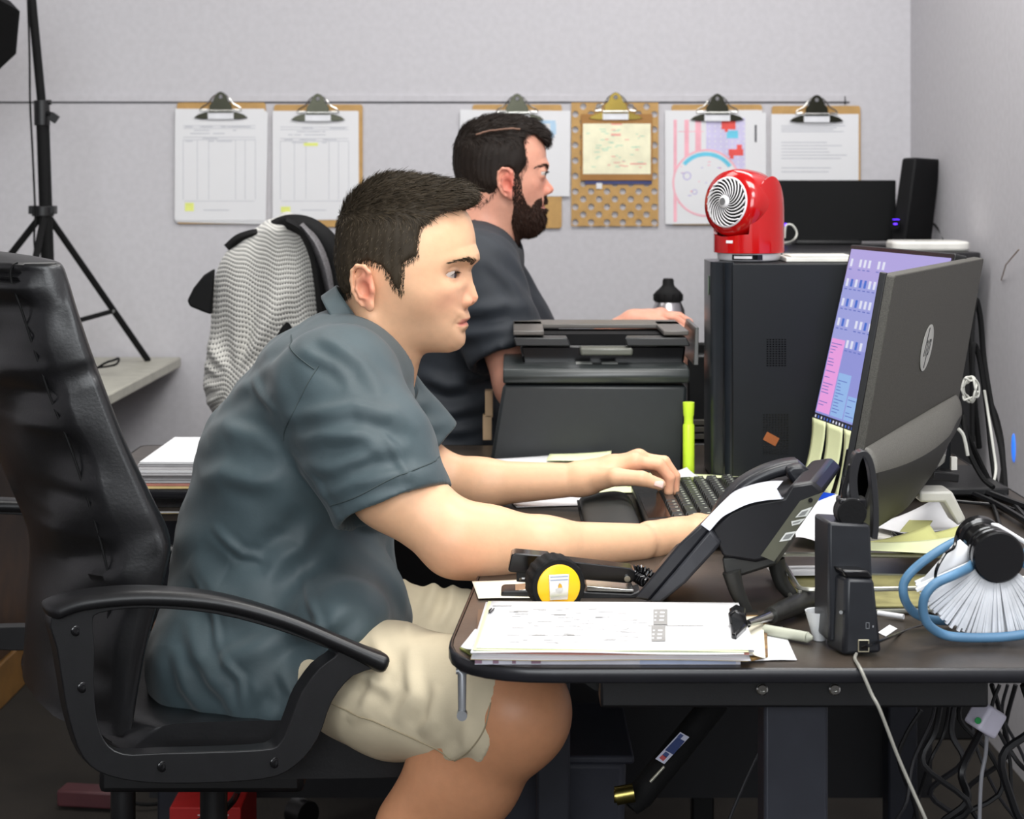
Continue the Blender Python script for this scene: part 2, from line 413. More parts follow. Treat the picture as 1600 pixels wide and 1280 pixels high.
mb = MB(); mb.box((.79, 4.2, .517), (.42, .62, 1.034)); mb.build('carcass', BLK, t, world=True, bevel=.004)
mb = MB(); mb.box((.79, 4.19, 1.0475), (.44, .66, .025)); mb.build('top_board', M('cabinet_top', (34, 33, 36), .3), t, world=True, bevel=.004)
for k in range(2):
    mb = MB(); mb.box((.576, 4.05+.3*k, .53), (.012, .28, .98)); o = mb.build('door', BLK, t, world=True, bevel=.003)
    mb = MB(); mb.cyl((.565, 4.15+.1*k, .5), (.565, 4.15+.1*k, .62), .005); mb.build('handle', STEEL, o, world=True)
# white work table with the light stand
t = thing('work_table', 'off-white work table against the back wall under the light stand', 'table', (-1.4, 4.2, 0))
mb = MB(); mb.box((-1.43, 4.1, .748), (1.15, 1.06, .026)); mb.build('tabletop', M('table_white', (176, 174, 162), .5), t, world=True, bevel=.004)
WD = M('brown_wood', (74, 50, 30), .55, 0, (12, .3), None)
mb = MB(); mb.box((-1.58, 4.14, .42), (.80, .96, .63)); mb.build('base_cabinet', WD, t, world=True, bevel=.004)
mb = MB(); mb.box((-1.58, 4.135, .053), (.815, .985, .105)); mb.build('plinth', M('ochre_wood', (128, 92, 46), .5, 0, (14, .2)), t, world=True, bevel=.004)

# ---- leather chair
LEA = M('black_leather', (20, 20, 22), .33, 0, (40, .12), (260, .2, .0007), spec=.6)
PLA = M('armrest_plastic', (20, 20, 22), .38, 0, (60, .1), (700, .15, .0005))
def leather_chair():
    t = thing('office_chair', 'black leather executive chair with loop armrests in the foreground', 'chair', (-.36, 2.42, 0))
    dr = Vector((math.cos(math.radians(30)), math.sin(math.radians(30)), 0)); lat = Vector((math.sin(math.radians(30)), -math.cos(math.radians(30)), 0))
    Lp = [(62, 404), (22, 415), (18, 440), (32, 480), (58, 560), (80, 625), (110, 700), (140, 790), (163, 870), (172, 930), (166, 1020), (160, 1150)]
    Rp = [(72, 404), (108, 412), (122, 440), (134, 480), (154, 540), (176, 600), (210, 690), (252, 780), (280, 845), (270, 905), (238, 1020), (214, 1150)]
    Lp = smooth_path([P(*p, 2.17) for p in Lp], 5); Rp = smooth_path([P(*p, 2.17) for p in Rp], 5); N = len(Lp); nu = 72
    W_ = .265; vs = []; rr = random.Random(3)
    for j in range(N):
        a, b = Lp[j], Rp[j]; c = (a+b)/2; h = (b-a)/2; f_ = j/(N-1)
        low = 1-.30*ss(.42, .80, f_); wd = W_*(1-.55*max(0, 1-j/5.5)**2)*low
        for i in range(nu):
            th = 2*math.pi*i/nu; cx, sx = math.cos(th), math.sin(th); e = .38
            px_ = math.copysign(abs(cx)**e, cx); py_ = math.copysign(abs(sx)**e, sx)
            # puckers on the rear face next to the seam
            pk = 0
            if px_ < -.3:
                q = ss(.1, .92, py_)*ss(1.02, .95, py_); pk = .0055*q*math.sin(j*1.9+2.2*math.sin(j*.7)+3*math.sin(py_*2))*ss(.08, .2, f_)
                pk += .004*math.sin(j*.8+py_*5)*ss(-1, .5, py_)
            bul = .028*(1-py_**2) if px_ < 0 else .012*(1-py_**2)
            groove = 0
            if abs(py_) > .9: groove = .005*(math.exp(-((f_-.42)/.008)**2)+math.exp(-((f_-.70)/.008)**2))+.003*math.exp(-((px_-.25-.3*math.sin(f_*9))/.07)**2)
            p = c+h*px_-lat*W_*0+lat*(py_*wd-W_+W_*(1-low))
            p += (dr*(-1) if px_ < 0 else dr)*(bul+pk)*(abs(px_)**.5)
            p += -lat*groove*math.copysign(1, py_)
            vs.append(p)
    mb = MB(); mb.add(vs, [(j*nu+i, j*nu+(i+1) % nu, (j+1)*nu+(i+1) % nu, (j+1)*nu+i) for j in range(N-1) for i in range(nu)]+[tuple(range(nu-1, -1, -1)), tuple(range((N-1)*nu, N*nu))])
    bk = mb.build('backrest', LEA, t, world=True, smooth=75)
    # welted seams
    for sgn, r_ in ((1, .0022),):
        mb = MB(); mb.tube([Lp[j]+lat*(-.012)+dr*.003 for j in range(4, N-2)], r_*.7, 6); mb.build('seam', BLKM, bk, world=True)
    # seat cushion
    top = [(186, 1168), (200, 1146), (240, 1130), (320, 1124), (440, 1122), (560, 1126), (640, 1140), (692, 1160), (722, 1186), (716, 1206), (660, 1218), (480, 1222), (250, 1222), (192, 1200)]
    pts = smooth_path([P(*p, 2.15) for p in top], 4, True); n = len(pts); c = sum(pts, Vector())/n; vs = []; ys = np.linspace(0, 1, 25)
    for k, v in enumerate(ys):
        y = v*2-1; sc = (1-abs(y)**5)**.25 if abs(y) < 1 else 0; sc = max(sc, .55)
        for p in pts:
            q = c+(p-c)*(.80+.20*sc); dish = -.016*(1-y*y) if p.z > c.z else 0
            vs.append(q-lat*(v*.50)+Vector((0, 0, dish)))
    mb = MB(); mb.add(vs, [(j*n+i, j*n+(i+1) % n, (j+1)*n+(i+1) % n, (j+1)*n+i) for j in range(24) for i in range(n)]+[tuple(range(n-1, -1, -1)), tuple(range(24*n, 25*n))])
    mb.build('seat', LEA, t, world=True, smooth=75)
    # armrests
    out = [(75, 962), (84, 1010), (92, 1060), (103, 1120), (125, 1180), (165, 1208), (250, 1220), (400, 1214), (455, 1192), (490, 1150), (512, 1092), (545, 1052), (588, 1034), (520, 1004), (430, 966), (330, 940), (220, 930), (130, 940)]
    inn = [(140, 972), (143, 1010), (142, 1050), (145, 1110), (158, 1152), (187, 1173), (250, 1172), (400, 1167), (432, 1155), (448, 1122), (464, 1080), (492, 1040), (520, 1018), (500, 1008), (430, 982), (330, 956), (220, 947), (150, 955)]
    for side in (0, 1):
        off = -lat*(.68*side) if side else Vector()
        D0 = 2.07
        o_ = smooth_path([P(*p, D0)+off for p in out], 3, True); i_ = smooth_path([P(*p, D0)+off for p in inn], 3, True); n = len(o_)
        mb = MB(); vs = []
        for s_, k_ in ((-.013, 1), (.013, 1)):
            for p, q in zip(o_, i_): vs += [p-lat*s_, q-lat*s_]
        fs = []
        for i in range(n):
            j = (i+1) % n; fs += [(2*i, 2*j, 2*j+1, 2*i+1), (2*n+2*i+1, 2*n+2*j+1, 2*n+2*j, 2*n+2*i), (2*j, 2*i, 2*n+2*i, 2*n+2*j), (2*i+1, 2*j+1, 2*n+2*j+1, 2*n+2*i+1)]
        mb.add(vs, fs); ar = mb.build('armrest', PLA, t, world=True, bevel=.005, smooth=50, seg=3)
        pad = smooth_path([P(*p, D0)+off for p in [(72, 958), (90, 948), (130, 937), (220, 930), (330, 938), (430, 964), (520, 1001), (575, 1026), (598, 1036)]], 5); m = len(pad); vs = []
        for k, p in enumerate(pad):
            d = (pad[min(k+1, m-1)]-pad[max(k-1, 0)]).normalized(); up = d.cross(Vector((0, 1, 0))); up = up if up.z > 0 else -up
            en = min(1, (k+.4)/3, (m-1-k+.4)/3)**.5; hh = .0095*en*(1+.35*ss(.75, .97, k/m)); ww = .027*en
            for i in range(16):
                th = 2*math.pi*i/16; cx, sx = math.cos(th), math.sin(th)
                vs.append(p+up*math.copysign(abs(sx)**.7, sx)*hh+lat*math.copysign(abs(cx)**.6, cx)*ww)
        mb = MB(); mb.add(vs, [(j*16+i, j*16+(i+1) % 16, (j+1)*16+(i+1) % 16, (j+1)*16+i) for j in range(m-1) for i in range(16)]+[tuple(range(15, -1, -1)), tuple(range((m-1)*16, m*16))])
        mb.build('arm_pad', PLA, ar, world=True, smooth=60)
        for sx in [(124, 1070), (248, 1193), (423, 1187), (114, 982)]:
            p = P(*sx, D0)+off+lat*(.0125 if not side else -.0125); T = frame(p, dr, Vector((0, 0, 1)) if not side else Vector((0, 0, -1)))
            mb = MB(); mb.lathe([(.0062, 0), (.0062, .0016), (.005, .0024), (.0028, .0024), (.0024, .0008), (.0001, .0008)], T, 18); mb.build('bolt', BLKG, ar, world=True)
    # mechanism, column, star base, castors
    cs = c-lat*.25; mb = MB(); mb.box((cs.x, cs.y, c.z-.07), (.26, .20, .05)); mb.build('tilt_mechanism', BLK, t, world=True, bevel=.008)
    mb = MB(); J = [P(193, 1205, 2.32), P(193, 1300, 2.32), P(205, 1345, 2.34), Vector((cs.x, cs.y, .36))]
    mb.tube(J, .016, 10, sub=4); mb.build('back_bracket', BLK, t, world=True)
    mb = MB(); mb.cyl((cs.x, cs.y, .09), (cs.x, cs.y, .26), .028); mb.cyl((cs.x, cs.y, .25), (cs.x, cs.y, c.z-.06), .018); mb.build('gas_column', BLK, t, world=True)
    for k in range(5):
        a = math.radians(72*k+20); e = Vector((math.cos(a), math.sin(a), 0)); mb = MB(); mb.tube([(cs.x, cs.y, .11), Vector((cs.x, cs.y, .10))+e*.15, Vector((cs.x, cs.y, .075))+e*.30], [.026, .022, .016], 10)
        lg = mb.build('base_leg', PLA, t, world=True); mb = MB(); q = Vector((cs.x, cs.y, .028))+e*.3; s_ = Vector((-e.y, e.x, 0))
        mb.cyl(q-s_*.022, q+s_*.022, .027); mb.cyl(q, q+Vector((0, 0, .04)), .008); mb.build('castor', BLK, lg, world=True)
leather_chair()

# ---- chair of the second man, with the jacket
def chair_two():
    t = thing('office_chair', 'black office chair under the grey knitted jacket', 'chair', (-.22, 3.5, 0))
    mb = MB(); s_ = [(345, 395), (372, 362), (440, 348), (500, 352), (515, 400), (505, 560), (420, 640), (350, 620), (338, 500)]
    c0 = P(430, 480, 3.56); mb.box((-.44, 3.57, .90), (.05, .22, .44), rot=(0, math.radians(-6), 0)); mb.build('backrest', BLKM, t, world=True, bevel=.024, seg=4)
    mb = MB(); mb.box((-.20, 3.56, .50), (.46, .48, .08)); mb.build('seat', BLKM, t, world=True, bevel=.03, seg=4)
    mb = MB(); mb.tube([(-.44, 3.56, .75), (-.46, 3.56, .50), (-.36, 3.56, .44), (-.22, 3.56, .44)], .018, 8, sub=4); mb.build('back_bracket', BLK, t, world=True)
    mb = MB(); mb.cyl((-.2, 3.56, .08), (-.2, 3.56, .46), .024); mb.build('gas_column', BLK, t, world=True)
    for k in range(5):
        a = math.radians(72*k+10); e = Vector((math.cos(a), math.sin(a), 0)); mb = MB(); mb.tube([(-.2, 3.56, .10), Vector((-.2, 3.56, .07))+e*.28], [.024, .015], 8); lg = mb.build('base_leg', BLK, t, world=True)
        q = Vector((-.2, 3.56, .028))+e*.28; s2 = Vector((-e.y, e.x, 0)); mb = MB(); mb.cyl(q-s2*.02, q+s2*.02, .026); mb.build('castor', BLK, lg, world=True)
    # jacket
    j = thing('jacket', 'grey and white knitted jacket with black lining draped over the rear chair', 'jacket', (-.43, 3.5, .8))
    knit = M('knit_cloth', (214, 212, 208), .95, sheen=.3); nt = knit.node_tree; b = nt.nodes['Principled BSDF']
    uvn = nt.nodes.new('ShaderNodeUVMap'); uvn.uv_map = 'UVMap'; sp = nt.nodes.new('ShaderNodeSeparateXYZ'); nt.links.new(uvn.outputs[0], sp.inputs[0])
    def math_(op, a, b_=None):
        n = nt.nodes.new('ShaderNodeMath'); n.operation = op
        for i, q in enumerate((a, b_)):
            if q is None: continue
            if isinstance(q, (int, float)): n.inputs[i].default_value = q
            else: nt.links.new(q, n.inputs[i])
        return n.outputs[0]
    row = math_('SINE', math_('MULTIPLY', sp.outputs[1], 2*math.pi*46)); colm = math_('SINE', math_('MULTIPLY', sp.outputs[0], 2*math.pi*58))
    cell = math_('ADD', row, math_('MULTIPLY', colm, .55)); msk = math_('GREATER_THAN', cell, .92)
    mx = nt.nodes.new('ShaderNodeMix'); mx.data_type = 'RGBA'; mx.inputs[6].default_value = (*lin((214, 212, 205)), 1); mx.inputs[7].default_value = (*lin((62, 60, 62)), 1)
    nt.links.new(msk, mx.inputs[0]); nt.links.new(mx.outputs[2], b.inputs['Base Color'])
    bp = nt.nodes.new('ShaderNodeBump'); bp.inputs['Strength'].default_value = .5; bp.inputs['Distance'].default_value = .002; nt.links.new(cell, bp.inputs['Height']); nt.links.new(bp.outputs[0], b.inputs['Normal'])
    Lb = [(432, 338), (398, 356), (368, 380), (345, 408), (334, 440), (330, 480), (328, 520), (322, 560), (318, 600), (326, 636), (340, 655)]
    Rb = [(470, 338), (505, 352), (520, 385), (530, 420), (535, 460), (535, 500), (530, 540), (500, 575), (470, 605), (440, 635), (410, 655)]
    ys_ = len(Lb); nu, nv = 96, 90; vs = []; uv = []
    LL = smooth_path([Vector((a, b_, 0)) for a, b_ in Lb], 9); RR_ = smooth_path([Vector((a, b_, 0)) for a, b_ in Rb], 9); nv = len(LL)-1
    for jv in range(nv+1):
        v = jv/nv; a, b_ = LL[jv], RR_[jv]
        for iu in range(nu+1):
            u = iu/nu; th = 2*math.pi*u    # 0..pi near side left to right, then around the back
            q = (1-math.cos(th))/2; y = math.sin(th)
            x = a.x+(b_.x-a.x)*q; yy = a.y+(b_.y-a.y)*q-6*math.sin(math.pi*q)*(1-v)
            D = 3.56-.15*math.copysign(abs(y)**.7, y)*(1-.5*v)*ss(-.04, .14, v)
            # gathers fan out from the knot low on the left
            gx, gy = 366, 596; ang = math.atan2(yy-gy, x-gx); dist = math.hypot(x-gx, yy-gy)
            fold = (.012*math.sin(ang*11+.8*math.sin(ang*5))*ss(8, 60, dist)*ss(260, 90, dist)+.010*math.sin(x*.09+v*3)*(1-v)*.5)*(1 if y > 0 else .3)
            p = P(x, yy, D); p = Vector((p.x, D-fold, p.z+.002*math.sin(x*.2))); vs.append(p)
            r_ = dist/300; uv.append((q*(1.0-.35*v)+.1*math.sin(v*3), v*1.05+.10*math.sin(q*math.pi)*-1*(1-v)+.05*math.sin(q*9)*v))
    Q = [(jv*(nu+1)+iu, jv*(nu+1)+iu+1, (jv+1)*(nu+1)+iu+1, (jv+1)*(nu+1)+iu) for jv in range(nv) for iu in range(nu)]
    mesh_np('knit_body', [tuple(v) for v in vs], Q, knit, j, uv=uv)
    # black collar lining lying over the top, hem pieces on the left and the zip edge
    def strip(name, pts, D, wd, m=BLKM):
        pa = smooth_path([Vector((a, b_, c_)) for a, b_, c_ in pts], 6); mb = MB()
        vs = []; n = len(pa)
        for k, p in enumerate(pa):
            d = (pa[min(k+1, n-1)]-pa[max(k-1, 0)]); d.z = 0; d.normalize(); nn = Vector((-d.y, d.x, 0)); w2 = wd if not callable(wd) else wd(k/(n-1))
            a, b_ = p-nn*w2, p+nn*w2; vs += [P(a.x, a.y, p.z), P((a.x+b_.x)/2, (a.y+b_.y)/2, p.z-.012), P(b_.x, b_.y, p.z)]
        mb.add(vs, [(3*k+c_, 3*k+c_+1, 3*k+c_+4, 3*k+c_+3) for k in range(n-1) for c_ in (0, 1)])
        return mb.build(name, m, j, world=True, solid=.006, smooth=60)
    strip('black_collar', [(426, 350, 3.47), (452, 347, 3.42), (484, 358, 3.40), (512, 388, 3.40), (526, 430, 3.41), (528, 480, 3.42)], 3.4, lambda t_: 4+19*math.sin(math.pi*min(1, t_*.62))**1.1)
    strip('black_lapel', [(446, 345, 3.40), (472, 362, 3.39), (490, 400, 3.385), (499, 450, 3.39), (505, 510, 3.40)], 3.4, lambda t_: 4+2*t_)
    strip('zip_edge', [(470, 352, 3.395), (492, 380, 3.38), (508, 420, 3.38), (518, 470, 3.39)], 3.4, lambda t_: 4+3*math.sin(math.pi*t_), M('sparkle_knit', (120, 118, 120), .6, .3, (900, .9)))
    strip('black_sleeve_lining', [(357, 388, 3.52), (372, 374, 3.49), (392, 366, 3.47), (402, 364, 3.47)], 3.5, lambda t_: 7-3*t_)
    mb = MB(); T = Matrix(((1, 0, 0, 0), (0, 0, 1, 3.50), (0, 1, 0, 0), (0, 0, 0, 1)))
    mb.prism([(p.x, p.z) for p in [P(*q, 3.5) for q in [(334, 420), (318, 430), (302, 450), (292, 470), (296, 479), (318, 488), (330, 492)]]], 0, .02, T)
    mb.build('black_pocket_flap', BLKM, j, world=True, bevel=.004)
chair_two()
# ------------------------------------------------------------------ people
SKIN = attr_material('skin', .42, .12, (260, .12, .001), spec=.35, noise=.05)
HAIRM = attr_material('hair', .6, 0, None, spec=.18, noise=.1)
EYEM = attr_material('eye_wet', .08, 0, None, spec=.6, noise=.01)
RS = np.random.default_rng(11)
def polar(pts, sm=2.0):
    p = np.array(pts); th = np.arctan2(p[:, 1], p[:, 0]); r = np.hypot(p[:, 0], p[:, 1]); o = np.argsort(th); th, r = th[o], r[o]
    g = np.linspace(-np.pi, np.pi, 1441)[:-1]; v = np.interp(g, th, r, period=2*np.pi)
    k = np.exp(-.5*(np.arange(-24, 25)/sm)**2); k /= k.sum()
    v = np.convolve(np.concatenate([v[-24:], v, v[:24]]), k, 'valid'); return g, v
def polysd(poly):
    """signed distance (negative inside) to a polygon in the (x, z) plane"""
    p = np.array(poly)
    def f(X, Z):
        d = np.full(np.broadcast(X, Z).shape, 9., np.float32); ins = np.zeros(d.shape, bool)
        for i in range(len(p)):
            a, b = p[i-1], p[i]; e = b-a; t = np.clip(((X-a[0])*e[0]+(Z-a[1])*e[1])/(e@e), 0, 1)
            d = np.minimum(d, np.hypot(X-a[0]-t*e[0], Z-a[1]-t*e[1]))
            c = ((a[1] > Z) != (b[1] > Z)) & (X < (b[0]-a[0])*(Z-a[1])/(b[1]-a[1]+1e-12)+a[0]); ins ^= c
        return np.where(ins, -d, d)
    return f
def face_tint(V, C, skin, beard=0, red=1):
    x, y, z = V.T; n = len(V); c = np.tile(np.array(lin(skin)), (n, 1))
    def mixc(col, w):
        nonlocal c
        w = np.clip(w, 0, 1)[:, None]; c = c*(1-w)+np.array(lin(col))*w
    ay = np.abs(y)
    def bl(px, pz, py, sx, sz, sy): return np.exp(-((x-px)/sx)**2-((z-pz)/sz)**2-((ay-py)/sy)**2)
    E = C['ear']; mixc((226, 118, 100), .75*red*np.exp(-((x-E[0])/.017)**2-((z-E[1])/.028)**2)*ss(C['w']-.004, C['w']+.006, ay))
    N = C['nose']; mixc((232, 140, 118), .55*red*bl(N[0]-.008, N[1], .01, .018, .013, .014))
    mixc((235, 160, 138), .40*red*bl(.055, N[1]+.002, .042, .03, .02, .02))
    Mo = C['mouth']; zz = (z-Mo[1]-.0005+ay*.06)
    lip = np.exp(-(np.maximum(np.abs(zz)-.0035, 0)/.0018)**2)*(1-ss(.018, .026, ay))*(x > Mo[0]-.024)
    mixc((196, 112, 104), .85*lip)
    e = C['eye']; mixc((205, 150, 125), .5*bl(e[0]+.012, e[1], .031, .02, .009, .018))
    st = ss(C['mouth'][1]+.03, C['mouth'][1]-.005, z)*ss(.0, .03, x+.02)*ss(-.15, -.125, z)
    mixc((150, 128, 110), (.22+beard)*st*(1-lip))
    return c
def make_head(root, C, skin, haircol, h=.0015, hair_label=None):
    s = C['s']; cx, cy = C['c']; O = C['O']; yaw = C.get('yaw', 0)
    L = lambda px, py: ((px-cx)/s, (cy-py)/s)
    mid = [L(*p) for p in C['profile']+C['back']]; base = [L(*p) for p in C['base']+C['back']]
    gm, vm = polar(mid, 1.8); gb, vb = polar(base, 9)
    eye = L(*C['eye']); mouth = L(*C['mouth']); nose = L(*C['nose']); W0 = C['w']
    ex = eye[0]; C2 = dict(eye=eye, mouth=mouth, nose=nose, ear=L(*C['ear']), w=W0)
    th_n, th_m, th_e = [math.atan2(q[1], q[0]) for q in (nose, mouth, eye)]
    tab_t = np.array([-3.2, th_m-.55, th_m-.25, th_m, th_m+.12, th_n-.02, th_n+.1, th_e+.02, th_e+.2, th_e+.5, 3.2])
    tab_v = np.array([.05, .05, .026, .026, .020, .0105, .0095, .0085, .035, .06, .06])
    def width(X, Z):
        w = W0-C.get('jaw', .019)*ss(.005, -.115, Z)
        return w*(1-.13*ss(.0, .09, X))
    def headf(tg, tv, grow=0, wg=0):
        def fn(X, Y, Z):
            th = np.arctan2(Z, X)+0*X; rho = np.hypot(X, Z)
            Rm = np.interp(th, tg, tv, period=2*np.pi).astype(np.float32)
            if tv is vm:
                Rb = np.interp(th, gb, vb, period=2*np.pi).astype(np.float32); sg = np.interp(th, tab_t, tab_v).astype(np.float32)
                Rr = Rb+(Rm-Rb)*np.exp(-(Y/sg)**2)
            else: Rr = Rm
            Rr = Rr+grow; w = width(X, Z)+wg
            p = 2.4
            return (((rho/Rr)**p+(np.abs(Y)/w)**p)**(1/p)-1)*.08
        return fn
    lo = (-.135, -.105, C.get('zlo', -.22)); hi = (.135, .105, .145)
    f = Field(lo, hi, h)
    f.put(headf(gm, vm), lo, hi, 0)
    def disp(X, Y, Z):
        ay = np.abs(Y); d = 0*X*Y*Z
        fx = ss(mouth[0]-.045, mouth[0]-.02, X); gx = ss(-.02, .03, X)
        zm = mouth[1]-ay*.10+.0008*np.cos(ay*240)
        d = d+.0028*np.exp(-((Z-zm)/.0013)**2)*(1-ss(.021, .027, ay))*fx                   # line of the mouth
        d = d-.0016*np.exp(-((Z-zm+.006)/.0042)**2)*(1-ss(.010, .024, ay))*fx             # lower lip
        d = d-.0010*np.exp(-((Z-zm-.005)/.0035)**2)*(1-ss(.012, .024, ay))*fx
        d = d+.0016*np.exp(-((ay-.027)/.004)**2-((Z-mouth[1])/.007)**2)*fx
        d = d-.0035*np.exp(-((ay-.056)/.016)**2-((Z-nose[1]-.008)/.017)**2)*gx      # cheekbone
        d = d+.0025*np.exp(-((ay-.05)/.014)**2-((Z-mouth[1])/.018)**2)*gx
        d = d-.0022*np.exp(-((ay-.026)/.02)**2-((Z-eye[1]-.018)/.006)**2)*gx        # brow ridge
        return d
    f.put(disp, lo, hi, 0, 'a')
    fx, fz = ex, eye[1]
    for sg in (-1, 1):
        f.ell((fx+.031, sg*.034, fz+.003), (.017, .020, .0125), .012, mode='s')
        f.ell((fx+.022, sg*.051, fz+.001), (.019, .019, .0115), .014, mode='s')
        f.ell((fx, sg*.031, fz), (.0138, .0138, .0134), .004)
        c = (fx, sg*.031, fz); e2 = (fx+.0095, sg*.0355, fz-.0003)
        def open_(X, Y, Z, c=c, e2=e2):
            k0 = np.sqrt(((X-e2[0])/.0125)**2+((Y-e2[1])/.0145)**2+((Z-e2[2]-.0006)/.0050)**2)
            return np.maximum((k0-1)*.0045, .0117-np.sqrt((X-c[0])**2+(Y-c[1])**2+(Z-c[2])**2))
        f.put(open_, np.array(e2)-.016, np.array(e2)+.016, .0012, 's')
        N = nose
        f.ell((N[0]-.0125, sg*.0125, N[1]-.0035), (.0105, .0065, .0078), .005)
        f.ell((N[0]-.010, sg*.0068, N[1]-.0125), (.0065, .0032, .004), .002, mode='s')
        # ear
        er = L(*C['ear']); yo = sg*(W0-.004)
        ex_ = Matrix.Rotation(sg*math.radians(24), 3, 'Z') @ Vector((1, 0, 0))
        ez_ = Vector((-.14, sg*.06, 1)).normalized(); ey_ = ez_.cross(ex_); ey_ *= (1 if ey_.y*sg > 0 else -1); ex2 = (ex_-ez_*ex_.dot(ez_)).normalized()
        k = C.get('earscale', 1.0)
        E = lambda u, v, w_: np.array(Vector((er[0], yo, er[1]))+k*(ex2*u+ey_*(v+.004)+ez_*w_))
        m3 = Matrix((ex2, ez_.cross(ex2), ez_)).transposed(); eu = tuple(m3.to_euler())
        f.ell(E(-.001, .003, 0), (.0158*k, .0062*k, .0275*k), .006, eu)
        hx = [(.008, .004, .010), (.012, .006, .019), (.007, .008, .0270), (-.004, .0085, .0290), (-.0125, .009, .023), (-.0160, .009, .011), (-.0160, .009, -.003), (-.012, .008, -.015), (-.006, .007, -.023)]
        f.chain([E(*q) for q in hx], [.0031*k]*9, .004, .002)
        f.ell(E(.004, .005, -.0245), (.0075*k, .0038*k, .0085*k), .004, eu)
        f.ell(E(.002, .010, -.003), (.0085*k, .0062*k, .0115*k), .003, eu, 's')
        f.ell(E(-.004, .010, .018), (.006*k, .004*k, .007*k), .003, eu, 's')
        ah = [(.002, .007, .016), (-.007, .009, .010), (-.0095, .010, -.001), (-.006, .009, -.012), (.003, .007, -.015)]
        f.chain([E(*q) for q in ah], [.0022*k]*5, .003, .002)
        f.ell(E(.012, .005, -.004), (.0035*k, .003*k, .0055*k), .003, eu)
    for a, b, ra, rb in C['neck']:
        (xa, za), (xb, zb) = L(*a), L(*b); f.cone((xa, 0, za), (xb, 0, zb), ra, rb, .022, .97)
    for sg in (-1, 1):   # muscle from behind the ear to the throat, slopes to the shoulders
        f.cone((L(*C['ear'])[0]-.006, sg*.048, L(*C['ear'])[1]-.045), (*[L(*C['neck'][0][1])[0]+.028], sg*.022, C.get('zlo', -.22)+.03), .012, .010, .02)
        f.cone((L(*C['neck'][0][1])[0]-.015, sg*.03, C.get('zlo', -.22)+.06), (L(*C['neck'][0][1])[0]-.02, sg*.10, C.get('zlo', -.22)-.02), .03, .04, .03)
    V, Q = f.nets(); V = relax(V, Q, 1, .4)
    T = face_tint(V, C2, skin, C.get('stubble', 0), C.get('red', 1))
    A = np.array(Matrix.Rotation(yaw, 3, 'Z')); O = np.array(O)
    tow = lambda v: v@A.T+O
    NV = normals(V, Q)
    # ---- hair: a solid cap plus strands
    hp = [L(*p) for p in C['hair']]; gh, vh = polar(hp, 6)
    pm = polysd([((p[0]-cx-(p[2] if len(p) > 2 else 0))/s, (cy-p[1])/s) for p in C['hairmask']])
    g = Field((-.14, -.1, -.11), (.145, .1, .15), .0022)
    g.put(headf(gh, vh, 0, C.get('hairside', .0035)), g.lo, g.lo+g.n*g.h, 0)
    g.put(lambda X, Y, Z: pm(X, Z)+0*Y, g.lo, g.lo+g.n*g.h, .006, 'i', m=0)
    HV, HQ = g.nets()
    x, y, z = HV.T; nz = np.sin(x*310+4*np.sin(y*120))*np.sin(y*420+3*np.sin(x*90))*.0006+np.sin(y*700+x*60)*.0005
    HN = normals(HV, HQ); HV = HV+HN*nz[:, None]
    hc = np.array(lin(haircol))
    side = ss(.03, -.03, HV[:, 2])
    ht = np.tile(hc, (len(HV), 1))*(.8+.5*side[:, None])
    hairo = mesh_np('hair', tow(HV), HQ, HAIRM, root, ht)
    if hair_label: hairo['label'] = hair_label
    n = C.get('strands', 16000)
    w_ = np.ones(len(HV)); ok = pm(HV[:, 0], HV[:, 2]) < -.0008
    out = (HN*np.stack([HV[:, 0], HV[:, 1], HV[:, 2]], 1)).sum(1) > 0
    cand = np.where(ok & out)[0]; pick = RS.choice(cand, n)
    rp = HV[pick]+RS.normal(0, .0012, (n, 3)); rn = HN[pick]
    top = ss(.045, .085, rp[:, 2])[:, None]; fr = ss(.0, .07, rp[:, 0])[:, None]
    d = np.array([-.35, 0, -1.])*(1-top)+top*(np.array([1., 0, .15])*np.ones((n, 1)) if C.get('quiff', 1) else np.array([.6, .5, 0]))
    d = d*(1-.0*fr); d = d-rn*(d*rn).sum(1)[:, None]; d /= np.linalg.norm(d, axis=1)[:, None]+1e-6
    up = C.get('lift', .35); d = d+rn*(up+.25*top); d /= np.linalg.norm(d, axis=1)[:, None]
    ln = (.006+.010*top[:, 0]+.004*fr[:, 0]*top[:, 0])*C.get('hairlen', 1)
    rp = rp-rn*.002
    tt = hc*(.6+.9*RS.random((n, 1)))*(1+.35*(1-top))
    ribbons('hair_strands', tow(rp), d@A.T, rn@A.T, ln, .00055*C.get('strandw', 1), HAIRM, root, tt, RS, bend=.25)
    # hair thinning at the edges: short strands rooted in skin near the hairline
    dsk = pm(V[:, 0], V[:, 2]); cd = np.where((dsk > -.004) & (dsk < .0035) & (np.abs(V[:, 1]) < W0+.002) & (V[:, 2] > -.06))[0]
    if len(cd):
        m_ = n//6; pk = RS.choice(cd, m_); rn = NV[pk]; d = np.tile(np.array([-.25, 0, -1.]), (m_, 1)); tp = ss(.04, .07, V[pk][:, 2])[:, None]; d = d*(1-tp)+tp*np.array([.2, 0, 1.])
        d = d-rn*(d*rn).sum(1)[:, None]; d /= np.linalg.norm(d, axis=1)[:, None]+1e-6; d = d+rn*.25
        ribbons('hairline', tow(V[pk]), d@A.T, rn@A.T, .006, .0004, HAIRM, root, np.tile(hc*1.2, (m_, 1)), RS, bend=.2)
    # ---- eyebrows
    bx = C.get('brow', .021)
